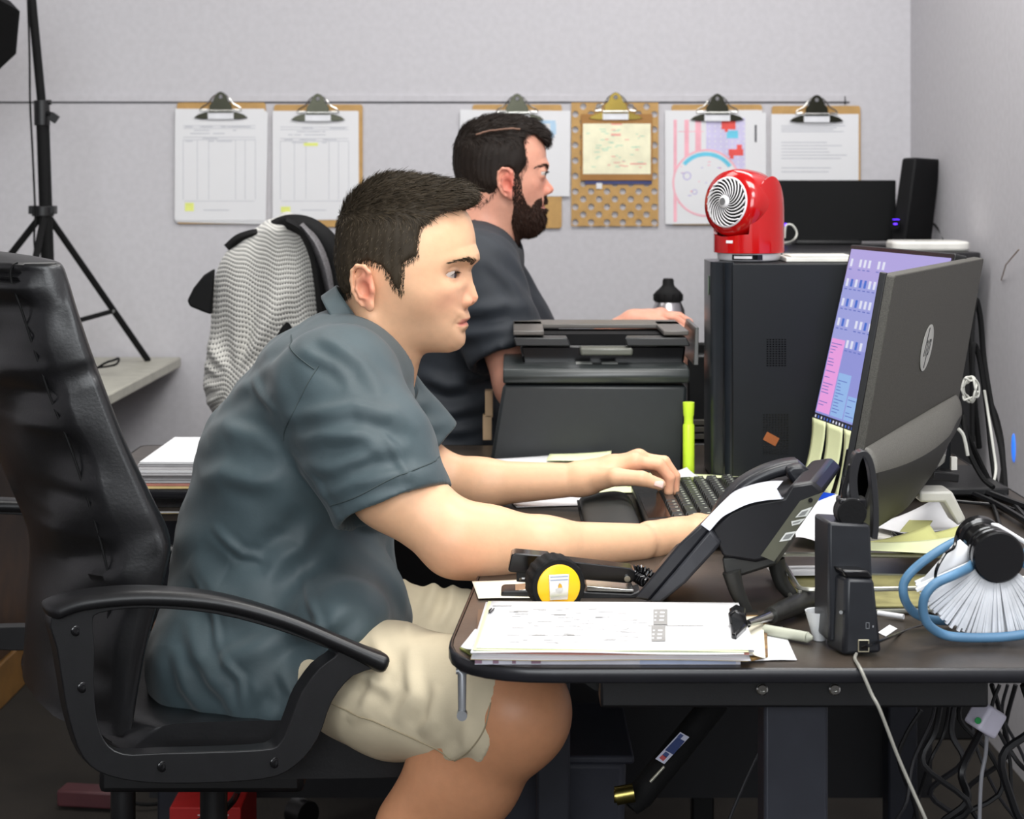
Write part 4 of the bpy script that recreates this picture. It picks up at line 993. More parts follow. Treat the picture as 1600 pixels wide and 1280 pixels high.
    hm = P(796, 558, 3.215); ax = (hm-P(748, 430, 3.27)).normalized(); f.cone(P(745, 430, 3.27), hm+ax*.03, .082, .074, .02)
    hf = P(830, 540, 3.66); axf = (hf-P(760, 430, 3.64)).normalized(); f.cone(P(760, 430, 3.64), hf, .078, .07, .02)
    for h_, a_ in ((hm, ax), (hf, axf)):
        f.put(lambda X, Y, Z, hh=h_, aa=a_: np.maximum(-((X-hh[0])*aa[0]+(Y-hh[1])*aa[1]+(Z-hh[2])*aa[2]), np.sqrt((X-hh[0])**2+(Y-hh[1])**2+(Z-hh[2])**2)-.11), h_-Vector((.12,)*3), h_+Vector((.12,)*3), .002, 's', m=0)
        f.cone(h_-a_*.09, h_+a_*.05, .05, .068, .003, mode='s')
    f.cone(P(768, 350, 3.45), P(758, 390, 3.45), .070, .062, .004, mode='s')
    f.put(lambda X, Y, Z: .56-Z+0*X, f.lo, f.lo+f.n*f.h, .004, 'i', m=0)
    FL = [(pxz(3.3, *p), A_, w_) for A_, w_, p in [(.007, .013, [(700, 470), (740, 480), (790, 470), (830, 480)]), (.007, .013, [(700, 520), (745, 512), (800, 505)]), (.008, .013, [(650, 580), (700, 600), (760, 590)]), (.008, .014, [(650, 620), (700, 640), (770, 630)]),
          (.006, .012, [(660, 660), (710, 668), (770, 660)]), (.006, .011, [(752, 540), (775, 530), (815, 528)]), (.005, .010, [(760, 400), (800, 440), (830, 490)])]]
    cloth('shirt', f, SH2, root, FL, noise=.0015, label='dark navy short-sleeved shirt')
    cc = P(762, 372, 3.46)
    def col_(u, v):
        a = (u*2-1)*math.radians(165); r0, r1 = .082, .068; e1 = Vector((.80, 0, -.55)).normalized()
        base = cc+(-e1*math.cos(a)*r0)+Vector((0, -1, 0))*math.sin(a)*r1; o_ = (-e1*math.cos(a)*.35+Vector((0, -1, 0))*math.sin(a))
        return base+o_*(.004+.016*v)+Vector((-.38, 0, -.85))*(.036*v)
    mb = MB(); mb.grid(col_, 50, 6); mb.build('collar', SH2, root, world=True, solid=.003, smooth=70)
    f = Field((-.40, 3.2, .42), (.26, 3.78, .70), .006)
    f.ell((-.19, 3.48, .575), (.15, .18, .11), .03)
    for sg in (-1, 1): f.cone((-.18, 3.48+sg*.09, .57), (.22, 3.48+sg*.13, .56), .093, .07, .03)
    V, Q = f.nets(); mesh_np('trousers', V, Q, M('dark_trousers', (34, 34, 38), .85), root)
man_two()
# ------------------------------------------------------------------ wall clipboards, light stand
CORK = M('hardboard', (186, 146, 86), .6, 0, (40, .08)); CLIPD = M('clip_steel', (52, 52, 44), .22, 1); BRASS = M('clip_brass', (110, 94, 46), .25, 1)
def WP(x, y, d=0): return P(x, y, YB-.004-d) if False else Vector(((x-800)*(YB-.02)/F, YB-.004-d, CZ-(y-YH)*(YB-.02)/F))
def flat(mb, x0, y0, x1, y1, d0, d1, rot=0, r=0):
    """a board or sheet parallel to the wall between depths d0 and d1 off it"""
    a, b = WP(x0, y1), WP(x1, y0); c = ((a.x+b.x)/2, (a.z+b.z)/2); hw, hh = (b.x-a.x)/2, (b.z-a.z)/2
    poly = [(-hw, -hh), (hw, -hh), (hw, hh), (-hw, hh)]; poly = rounded(poly, r, 4) if r else poly
    cs_, sn = math.cos(rot), math.sin(rot); poly = [(c[0]+x*cs_-y*sn, c[1]+x*sn+y*cs_) for x, y in poly]
    mb.prism(poly, -(YB-.004-d0), -(YB-.004-d1), Matrix(((1, 0, 0, 0), (0, 0, -1, 0), (0, 1, 0, 0), (0, 0, 0, 1)))); return mb
def clip(parent, x, y, m, mj):
    s = (YB-.02)/F; T = frame(WP(x, y, .0), (1, 0, 0), (0, 0, 1)); q = lambda pts: [(a*s, -b*s) for a, b in pts]
    mb = MB(); jaw = q([(-42, 22), (-36, 17), (-24, 13), (24, 13), (36, 17), (42, 22), (30, 24), (-30, 24)]); mb.prism(jaw[::-1], .006, .012, T); mb.build('clip_jaw', mj, parent, world=True, bevel=.0008)
    mb = MB(); oc = [(18, 14), (17, 2), (12, -4), (9, -12), (5, -17), (0, -19), (-5, -17), (-9, -12), (-12, -4), (-17, 2), (-18, 14), (0, 14)]
    cen = [(3.4*math.cos(t_), -11+3.4*math.sin(t_)) for t_ in [math.pi/2-(0.9+i*.48) for i in range(11)]]
    hole = [(3.2*math.cos(a), -11+3.2*math.sin(a)) for a in [math.atan2(p[1]+11, p[0]) for p in oc]]
    O_, H_ = q(oc), q(hole); n = len(O_); vs = [T @ Vector((a, b, z)) for z in (.010, .016) for a, b in O_]+[T @ Vector((a, b, z)) for z in (.010, .016) for a, b in H_]; fs = []
    for i in range(n):
        k = (i+1) % n; fs += [(i, k, n+k, n+i), (2*n+i, 3*n+i, 3*n+k, 2*n+k), (i, 2*n+i, 2*n+k, k), (n+i, n+k, 3*n+k, 3*n+i)]
    mb.add(vs, fs); mb.build('clip_lever', m, parent, world=True, bevel=.0006)
    mb = MB()
    for sg in (-1, 1): mb.tube([T @ Vector((sg*a*s, -b*s, z)) for a, b, z in ((8, -14, .014), (14, -8, .017), (20, 0, .015), (29, 5, .012), (32, 10, .01), (22, 9, .01))], .0018, 6, sub=3)
    mb.cyl(T @ Vector((-20*s, -11*s, .014)), T @ Vector((20*s, -11*s, .014)), .003); mb.build('clip_spring', STEEL, parent, world=True)
    mb = MB(); mb.prism(q([(-20, 14), (20, 14), (20, 24), (-20, 24)])[::-1], .012, .0135, T); mb.build('clip_label', M('clip_white', (225, 226, 230), .4), parent, world=True)
def printing(parent, rects, mats, d, name='printed_form', rot=0, pivot=None):
    mb = MB()
    for k_, (x0, y0, x1, y1, i) in enumerate(rects): mb.mat(i); flat(mb, x0, y0, x1, y1, d, d+.0002+k_*3e-6, 0)
    if rot and pivot:
        c = WP(*pivot); cs_, sn = math.cos(rot), math.sin(rot); mb.v = [(c.x+(x-c.x)*cs_-(z-c.z)*sn, y, c.z+(x-c.x)*sn+(z-c.z)*cs_) for x, y, z in mb.v]
    o = mb.build(name, mats, parent, world=True); o['kind'] = 'stuff'; return o
GRP = 'clipboards hanging along the back wall'
def clipboard(label, bx, papers, rects, mats=None, steel=CLIPD, board=True, lbl=True):
    x0, y0, x1, y1 = bx; t = thing('clipboard', label, 'clipboard', tuple(WP((x0+x1)/2, y1)), group=GRP)
    if board: mb = MB(); flat(mb, x0, y0, x1, y1, .0005, .0038, 0, .008); mb.build('board', CORK, t, world=True, bevel=.0006)
    d = .0042
    for k, (a, b, c_, e, r_) in enumerate(papers):
        mb = MB(); flat(mb, a, b, c_, e, d, d+.0005, r_); mb.build('sheet', PAPER, t, world=True); d += .0008
    if rects: printing(t, rects, mats or [INK, INKD, YEL], d-.0002)
    clip(t, (x0+x1)/2, y0+2, steel, steel); return t
rr = random.Random(5)
def form(x0, y0, x1, y1, k):
    r = []
    for y in (y0+26, y0+30, y0+44, y0+48): r.append((x0+10, y, x1-14, y+.7, 0))
    for _ in range(26): a = rr.uniform(x0+12, x1-40); y = rr.choice([y0+10, y0+27.5, y0+33, y0+38, y0+45.6, y0+50]); r.append((a, y, a+rr.uniform(5, 22), y+1.1, 0))
    for x in (x0+10, x0+32, x0+50, x1-45, x1-30, x1-14): r.append((x, y0+48, x+.6, y1-30, 0))
    r += [(x0+12, y1-28, x1-16, y1-27.4, 0), (x0+42, y1-14, x0+82, y1-13, 0)]; return r
clipboard('leftmost clipboard on the back wall with a fanned stack of order forms', (275, 160, 414, 350), [(276, 174, 416, 349, -.02), (274, 172, 414, 347, -.012), (272, 170, 412, 344, -.004), (273, 170, 411, 345, .004)], form(275, 170, 412, 342, 0)+[(288, 317, 302, 330, 2)])
clipboard('second clipboard from the left with one white form marked in yellow', (427, 163, 566, 355), [(427, 174, 560, 344, .004), (425, 173, 558, 343, 0)], form(427, 172, 558, 342, 1)+[(474, 223, 496, 228, 2), (438, 323, 453, 332, 2)])
BLU = M('pale_blue_ink', (176, 204, 226), .9)
clipboard('clipboard partly hidden behind the bearded man with an oversized white sheet', (738, 163, 878, 357), [(720, 173, 888, 307, 0), (718, 172, 891, 306, -.012)], [(845, 188, 868, 193, 0), (860, 193, 869, 210, 0), (852, 210, 866, 215, 0)], [BLU])
# perforated board
t = thing('clipboard', 'perforated hardboard clipboard with a smaller brown clipboard clipped on it', 'clipboard', tuple(WP(962, 354)), group=GRP)
s = (YB-.02)/F; mb = MB(); x0, y0, px_ = 893, 160, 12.4; nx, ny = 11, 16; seen = {}
def gv(x, y, z):
    k = (round(x, 1), round(y, 1), z)
    if k not in seen: p = WP(x, y, z); seen[k] = len(mb.v); mb.v.append(tuple(p))
    return seen[k]
def face(idx): mb.f.append(tuple(idx)); mb.mi.append(0)
for iy in range(ny):
    for ix in range(nx):
        a, b = x0+ix*px_, y0+iy*12.1; c_, e = a+px_, b+12.1
        for z, fl in ((.0038, 0), (.0005, 1)):
            co = [gv(a, e, z), gv(c_, e, z), gv(c_, b, z), gv(a, b, z)]
            if (ix+iy) % 2 == 0: face(co if not fl else co[::-1])
            else:
                cx, cy = (a+c_)/2, (b+e)/2; ring = [gv(cx+5.0*math.cos(q), cy-5.0*math.sin(q), z) for q in [math.radians(-135+22.5*i) for i in range(16)]]
                for q in range(4):
                    n_ = [co[q], co[(q+1) % 4]]; rg = [ring[(4*q+i) % 16] for i in range(5)]
                    f_ = [n_[0], n_[1]]+rg[::-1]; face(f_ if not fl else f_[::-1])
        if (ix+iy) % 2:
            cx, cy = (a+c_)/2, (b+e)/2; r1 = [gv(cx+5*math.cos(q), cy-5*math.sin(q), .0038) for q in [math.radians(-135+22.5*i) for i in range(16)]]; r2 = [gv(cx+5*math.cos(q), cy-5*math.sin(q), .0005) for q in [math.radians(-135+22.5*i) for i in range(16)]]
            for i in range(16): face([r1[i], r1[(i+1) % 16], r2[(i+1) % 16], r2[i]])
for i in range(nx):
    a, c_ = x0+i*px_, x0+(i+1)*px_; yb = y0+ny*12.1; face([gv(a, yb, .0038), gv(a, yb, .0005), gv(c_, yb, .0005), gv(c_, yb, .0038)]); face([gv(a, y0, .0038), gv(c_, y0, .0038), gv(c_, y0, .0005), gv(a, y0, .0005)])
for i in range(ny):
    a, c_ = y0+i*12.1, y0+(i+1)*12.1; xr = x0+nx*px_; face([gv(xr, a, .0038), gv(xr, c_, .0038), gv(xr, c_, .0005), gv(xr, a, .0005)]); face([gv(x0, a, .0038), gv(x0, a, .0005), gv(x0, c_, .0005), gv(x0, c_, .0038)])
mb.build('board', CORK, t, world=True, smooth=0); clip(t, 962, 163, BRASS, BRASS)
t = thing('clipboard', 'small brown clipboard with a creamy handwritten card on the perforated board', 'clipboard', tuple(WP(964, 284)))
mb = MB(); flat(mb, 914, 190, 1019, 288, .0045, .006); mb.build('folder', M('navy_folder', (56, 62, 110), .6), t, world=True)
mb = MB(); flat(mb, 908, 178, 1020, 282, .0065, .009, 0, .004); mb.build('board', M('brown_board', (160, 112, 52), .6), t, world=True, bevel=.0006)
mb = MB(); flat(mb, 911, 193, 1017, 272, .0092, .0098); mb.build('card', M('cream_card', (240, 236, 205), .8), t, world=True)
rc = [(955, 193, 972, 195, 1), (955, 209, 970, 212, 1), (985, 255, 1010, 257, 1)]
for _ in range(46): a, b = rr.uniform(915, 1000), rr.uniform(200, 262); rc.append((a, b, a+rr.uniform(3, 11), b+1.2, 0 if rr.random() < .75 else 1))
printing(t, rc, [M('green_ink', (176, 214, 190), .9), M('red_ink', (236, 160, 150), .9)], .0099, 'handwriting')
mb = MB(); flat(mb, 932, 286, 941, 295, .0065, .0075); mb.build('white_tab', PAPER, t, world=True)
# craft drawing
t = clipboard('clipboard with a childish pink, purple and red drawing behind the red fan', (1050, 163, 1192, 352), [(1040, 172, 1192, 350, .004), (1046, 176, 1198, 349, .002), (1043, 172, 1186, 350, .006)], None)
PK, PU, RD, BL2, LW = [M(n, c_, .85) for n, c_ in (('pink_stripe', (240, 178, 190)), ('purple_wash', (206, 200, 230)), ('red_paint', (232, 90, 84)), ('cyan_paint', (110, 200, 226)), ('lilac_line', (180, 170, 216)))]
rc = [(1053, 187, 1058, 347, 0), (1070, 187, 1077, 260, 0), (1087, 187, 1096, 250, 0), (1104, 184, 1165, 268, 1), (1060, 205, 1100, 206, 0)]
rc += [(x, y, x+2, y+2, 5) for x in range(1108, 1164, 9) for y in range(188, 264, 8)]
rc += [(1128, 189, 1150, 202, 2), (1136, 204, 1154, 216, 3), (1133, 188, 1138, 206, 2), (1139, 233, 1162, 243, 2), (1152, 226, 1160, 236, 2), (1141, 236, 1147, 248, 2), (1180, 195, 1183, 222, 6)]
for _ in range(20): a, b = rr.uniform(1060, 1130), rr.uniform(250, 335); rc.append((a, b, a+rr.uniform(2, 6), b+1.4, rr.choice([0, 4, 4, 2])))
printing(t, rc, [PK, PU, RD, BL2, LW, PAPER, INKD], .0066, 'painted_shapes')
def ringpx(mb, cx, cy, r0, r1, a0, a1, d, n=48, ky=1.0):
    vs = []
    for i in range(n+1):
        a = math.radians(a0+(a1-a0)*i/n)
        for r in (r0, r1): vs.append(WP(cx+r*math.cos(a), cy-r*ky*math.sin(a), d))
    mb.add(vs, [(2*i, 2*i+2, 2*i+3, 2*i+1) for i in range(n)])
mb = MB(); ringpx(mb, 1104, 286, 0, 50, 0, 360, .0070); mb.mat(1); ringpx(mb, 1104, 286, 50, 53, 0, 360, .0071); mb.mat(2); ringpx(mb, 1104, 286, 42, 48.5, 35, 140, .0072); mb.mat(3); ringpx(mb, 1074, 275, 5, 6.5, 0, 360, .0072, 20); ringpx(mb, 1086, 300, 3, 4.2, 0, 360, .0072, 20)
mb.build('painted_plate', [PAPER, PK, BL2, LW], t, world=True, smooth=0)
rc = []
for y in list(range(196, 206, 3))+list(range(222, 252, 5))+[262, 268]:
    rc.append((1222, y, 1222+rr.uniform(70, 104), y+1, 0))
clipboard('rightmost clipboard with a typed letter above the black monitor', (1207, 165, 1346, 352), [(1206, 178, 1343, 351, 0)], rc)
tag(MB().tube([WP(1322, 150, 0), WP(1322, 158, .004), WP(1322, 163, 0)], .0015, 6).build('wall_hook', DSTEEL), 'tiny dark hook in the wall above the rightmost clipboard', 'hook')

# light stand on the table
def light_stand():
    D = 4.25; t = thing('light_stand', 'black tripod light stand on the white table, left of the clipboards', 'stand', tuple(P(72, 575, D)))
    top = P(44, -60, D); hub = P(70, 330, D); low = P(78, 520, D)
    mb = MB(); mb.cyl(low, P(66, 165, D), .0155); mb.build('lower_pole', BLKM, t, world=True)
    mb = MB(); mb.cyl(P(66, 170, D), top, .0105); mb.build('upper_pole', BLKM, t, world=True)
    mb = MB(); mb.cyl(P(66, 196, D), P(65, 157, D), .0185); mb.cyl(P(66, 174, D), P(84, 180, D-.02), .006); mb.box(P(84, 184, D-.02), (.02, .012, .02), rot=(0, .6, 0)); mb.cyl(P(66, 160, D), P(80, 160, D), .006); mb.build('clamp', BLK, t, world=True, bevel=.001)
    mb = MB(); mb.cyl(P(67, 338, D), P(67, 322, D), .026); mb.box(P(67, 328, D), (.062, .03, .02)); mb.build('collar', BLK, t, world=True, bevel=.002)
    for k, foot in enumerate((P(-58, 470, D), Vector((-.918, 4.52, .763)), Vector((-1.08, 3.86, .763)))):
        if k == 0: foot = Vector((-1.42, 4.3, .763))
        st_ = hub+(foot-hub).normalized()*.02; mb = MB(); mb.tube([st_, foot], .0085, 8); l = mb.build('leg', BLKM, t, world=True)
        mb = MB(); m_ = st_+(foot-st_)*.64; mb.tube([m_, low+Vector((0, 0, .01))], .006, 6); mb.build('brace', BLKM, l, world=True)
        mb = MB(); mb.cyl(m_-Vector((0, .011, 0)), m_+Vector((0, .011, 0)), .005); mb.build('rivet', STEEL, l, world=True)
    mb = MB(); mb.cyl(low+Vector((0, 0, .02)), low-Vector((0, 0, .02)), .022); mb.build('lower_collar', BLK, t, world=True)
    mb = MB(); mb.tube([P(42, -40, D-.02), P(46, 80, D-.02), P(47, 160, D-.025), P(51, 240, D-.02), P(55, 330, D-.03), P(58, 410, D-.04), P(110, 575, D-.05), P(170, 565, D-.06), P(185, 560, D-.04), P(180, 570, D-.08), P(150, 575, D-.06)], .0028, 6, sub=6); tag(mb.build('power_cable', BLKM), 'thin black cable running down the tripod light stand', 'cable')
    s_ = thing('softbox', 'corner of a black softbox lamp entering at the left edge', 'lamp', tuple(P(-170, 900, 3.9)))
    c = P(-90, 60, 3.9); T = Matrix.Translation(c) @ Euler((0, 0, 0)).to_matrix().to_4x4()
    ax_ = Vector((.55, -.45, -.70)).normalized(); T = frame(c, Vector((0, 1, -.3)), Vector((1, 0, 1))); T = ax_.to_track_quat('Z', 'Y').to_matrix().to_4x4(); T.translation = c
    mb = MB(); mb.lathe([(.03, -.16), (.05, -.15), (.165, .0), (.17, .035), (.163, .035)], T, 8); mb.build('shell', BLKM, s_, world=True, smooth=0, solid=.003)
    mb = MB(); mb.lathe([(.0001, .018), (.155, .018), (.158, .021), (.0001, .021)], T, 8); mb.build('diffuser', M('diffuser_cloth', (214, 214, 218), .8), s_, world=True, smooth=0)
    mb = MB(); b = T @ Vector((0, 0, -.14)); mb.tube([b, (b.x-.05, b.y, 1.2), (b.x-.05, b.y, .80)], .011, 8); mb.build('pole', BLKM, s_, world=True)
    for k in range(3): 
        a = k*2.1; mb = MB(); mb.tube([(b.x-.05, b.y, .98), (b.x-.05-.3*math.cos(a)*.5, b.y-1e-3+.3*math.sin(a)*.5, .771)], .008, 6); mb.build('leg', BLKM, s_, world=True)
light_stand()
# twig-like wire on the right wall
mb = MB(); mb.tube([Vector((XR-.002, 3.78, CZ-148*3.78/F)), Vector((XR-.02, 3.68, CZ-124*3.68/F)), Vector((XR-.03, 3.55, CZ-100*3.55/F))], .0012, 5); tag(mb.build('wire', M('brown_wire', (120, 86, 50), .6)), 'thin brown wire sticking out from the right wall', 'wire')
# ------------------------------------------------------------------ things on the desks
XZ = lambda y: Matrix(((1, 0, 0, 0), (0, 0, 1, y), (0, 1, 0, 0), (0, 0, 0, 1)))     # prism polygon in the side plane, extruded in depth
def sideprism(mb, pts, D, y0, y1): mb.prism([(p.x, p.z) for p in [P(*q, D) for q in pts]], y0, y1, XZ(0)); return mb
def deskthing(name, label, cat, x, y, z=.74, group=None): return thing(name, label, cat, tuple(G(x, y, z)), group=group)

# ---- printer
def printer():
    t = thing('printer', 'large black printer with an open document tray, behind the typing hands', 'printer', tuple(P(920, 740, 3.05)))
    PB = M('printer_shell', (32, 36, 38), .42, 0, (60, .05), (600, .15, .0006)); D = 2.93
    a = [P(*q, D) for q in ((762, 742), (1068, 742), (1074, 603), (786, 601))]; b = [v+Vector((0, .27, 0)) for v in a]
    for v in (b[0], b[3]): v.x += .02
    mb = MB(); mb.hexa([a[0], a[1], b[1], b[0], a[3], a[2], b[2], b[3]]); mb.build('body', PB, t, world=True, bevel=.006)
    mb = MB(); prof = [(3.21, 575), (2.945, 572), (2.926, 577), (2.921, 588), (2.927, 599), (3.21, 600)]
    def pr(x, y, D_): return P(x, y, D)+Vector((0, D_-D, 0))
    vs = [Vector((P(786, y, D).x, D_, P(0, y, D).z)) for D_, y in prof]+[Vector((P(1077, y, D).x, D_, P(0, y, D).z)) for D_, y in prof]; n = len(prof)
    mb.add(vs, [tuple(range(n)), tuple(range(2*n-1, n-1, -1))]+[(i, n+i, n+(i+1) % n, (i+1) % n) for i in range(n)]); mb.build('top_deck', M('printer_deck', (54, 58, 58), .3, 0), t, world=True, bevel=.003, smooth=60)
    mb = MB(); mb.hexa([P(818, 572, 3.0), P(1068, 572, 3.0), P(1062, 572, 3.0)+Vector((0, .18, 0)), P(830, 572, 3.0)+Vector((0, .18, 0)), P(812, 540, 3.0), P(1072, 540, 3.0), P(1066, 540, 3.0)+Vector((0, .18, 0)), P(824, 540, 3.0)+Vector((0, .18, 0))]); mb.build('feeder_body', BLKG, t, world=True, bevel=.004)
    # document tray: two front lips and the raised rim behind
    for x0, x1 in ((802, 886), (976, 1073)):
        mb = MB(); mb.hexa([P(x0+4, 541, 2.95), P(x1+6, 541, 2.95), P(x1+6, 541, 2.95)+Vector((0, .05, 0)), P(x0+4, 541, 2.95)+Vector((0, .05, 0)), P(x0, 528, 2.95), P(x1, 528, 2.95), P(x1, 528, 2.95)+Vector((0, .05, 0)), P(x0+6, 528, 2.95)+Vector((0, .05, 0))]); mb.build('tray_lip', M('printer_lip', (38, 39, 40), .4), t, world=True, bevel=.002)
    mb = MB(); zt = P(0, 518, 2.99).z
    for x0, x1, y0, y1 in ((802, 850, 2.955, 3.16), (1036, 1076, 2.955, 3.16), (802, 1076, 3.10, 3.20)):
        q0, q1 = P(x0, 500, 2.96).x, P(x1, 500, 2.96).x; mb.box(((q0+q1)/2, (y0+y1)/2, zt), (q1-q0, y1-y0, .008))
    mb.build('tray_rim', M('printer_rim', (92, 88, 84), .35), t, world=True, bevel=.002)
    mb = MB(); mb.box((P(945, 0, 3.1).x, 3.09, zt-.018), (.24, .11, .02)); mb.build('paper_guide', BLKM, t, world=True)
    mb = MB(); a, b_ = P(905, 545, 3.0), P(985, 545, 3.0); mb.box(((a.x+b_.x)/2, 2.965, a.z), (b_.x-a.x, .05, .012)); mb.build('paper_slot', M('printer_slot', (96, 98, 90), .3), t, world=True, bevel=.003)
    mb = MB(); x = P(1081, 0, 2.96).x; mb.add([(x, 2.93, P(0, 568, 2.96).z), (x, 3.2, P(0, 568, 2.96).z), (x+.006, 3.12, zt+.012), (x+.004, 2.945, zt+.01), (x+.008, 2.93, P(0, 568, 2.96).z), (x+.008, 3.2, P(0, 568, 2.96).z), (x+.012, 3.12, zt+.012), (x+.010, 2.945, zt+.01)], [(0, 1, 2, 3), (7, 6, 5, 4), (0, 4, 5, 1), (1, 5, 6, 2), (2, 6, 7, 3), (3, 7, 4, 0)]); mb.build('side_flap', M('printer_flap', (60, 60, 58), .25), t, world=True, bevel=.001)
    for k, (x0, x1) in enumerate(((900, 925), (940, 965))):
        mb = MB(); mb.cyl(P(x0, 571, 2.97), P(x1, 570, 2.97), .006); mb.build('roller', M('roller_grey', (120, 122, 118), .4), t, world=True)
printer()

# ---- computer tower
def tower():
    t = thing('computer_tower', 'tall black computer tower with the red fan standing on it', 'computer', (.45, 2.9, .74))
    TW = M('tower_shell', (16, 19, 23), .45, 0, (30, .06), (500, .1, .0005), spec=.3); x0 = P(1113, 0, 2.815).x; x1 = x0+.375; z1 = P(0, 411, 2.815).z
    mb = MB(); mb.box(((x0+.03+x1)/2, 2.89, (.745+z1)/2), (x1-x0-.03, .155, z1-.745)); mb.build('case', TW, t, world=True, bevel=.003)
    mb = MB(); mb.prism(rounded([(x0, 2.835), (x0+.034, 2.812), (x0+.034, 2.968), (x0, 2.945)], [.012, .002, .002, .012]), .744, z1+.001); mb.build('front_bezel', M('tower_bezel', (34, 38, 43), .3, 0), t, world=True, bevel=.0015)
    mb = MB(); mb.box((x0+.018, 2.816, (.744+z1)/2), (.002, .012, z1-.744)); mb.build('bezel_joint', BLKG, t, world=True)
    for cx, cy, nx, ny, dx, dy in ((1213, 551, 7, 12, 4.6, 3.7), (1212, 678, 9, 16, 4.6, 4.0)):
        mb = MB()
        for i in range(nx):
            for j in range(ny):
                p = P(cx+(i-(nx-1)/2)*dx, cy+(j-(ny-1)/2)*dy, 2.8115); mb.box(p, (.0026, .0012, .0014))
        mb.build('vent_slots', BLKG, t, world=True, smooth=0)
    # orange patch painted on the lower panel as a reflection of the desk
    mb = MB(); mb.box(P(1205, 686, 2.811), (.022, .0006, .014), rot=(0, .5, 0)); mb.build('desk_reflection', M('orange_reflection', (150, 84, 40), .4), t, world=True)
    mb = MB(); T = frame(Vector((x0-.0006, 2.86, P(0, 448, 2.82).z)), (0, 1, 0), (0, 0, 1)); mb.lathe([(.0001, 0), (.012, 0), (.0125, -.001), (.0001, -.001)], T @ Matrix.Diagonal((.6, 1.3, 1, 1)), 24); mb.build('badge', M('badge_green', (110, 140, 110), .3, .6), t, world=True)
    for a in (x0+.05, x1-.04):
        for b in (2.83, 2.95): mb = MB(); mb.cyl((a, b, .74), (a, b, .747), .009); mb.build('rubber_foot', BLKM, t, world=True)
    return x0, x1, z1
TX0, TX1, TZ1 = tower()
mb = MB(); p = P(1275, 404, 2.9); mb.box((p.x, 2.885, TZ1+.0045), (.118, .11, .007)); mb.box((p.x, 2.885, TZ1+.0095), (.10, .09, .002)); tag(mb.build('remote_pad', M('white_plastic', (224, 222, 214), .4), bevel=.002), 'flat white tray lying on the tower beside the red fan', 'tray')

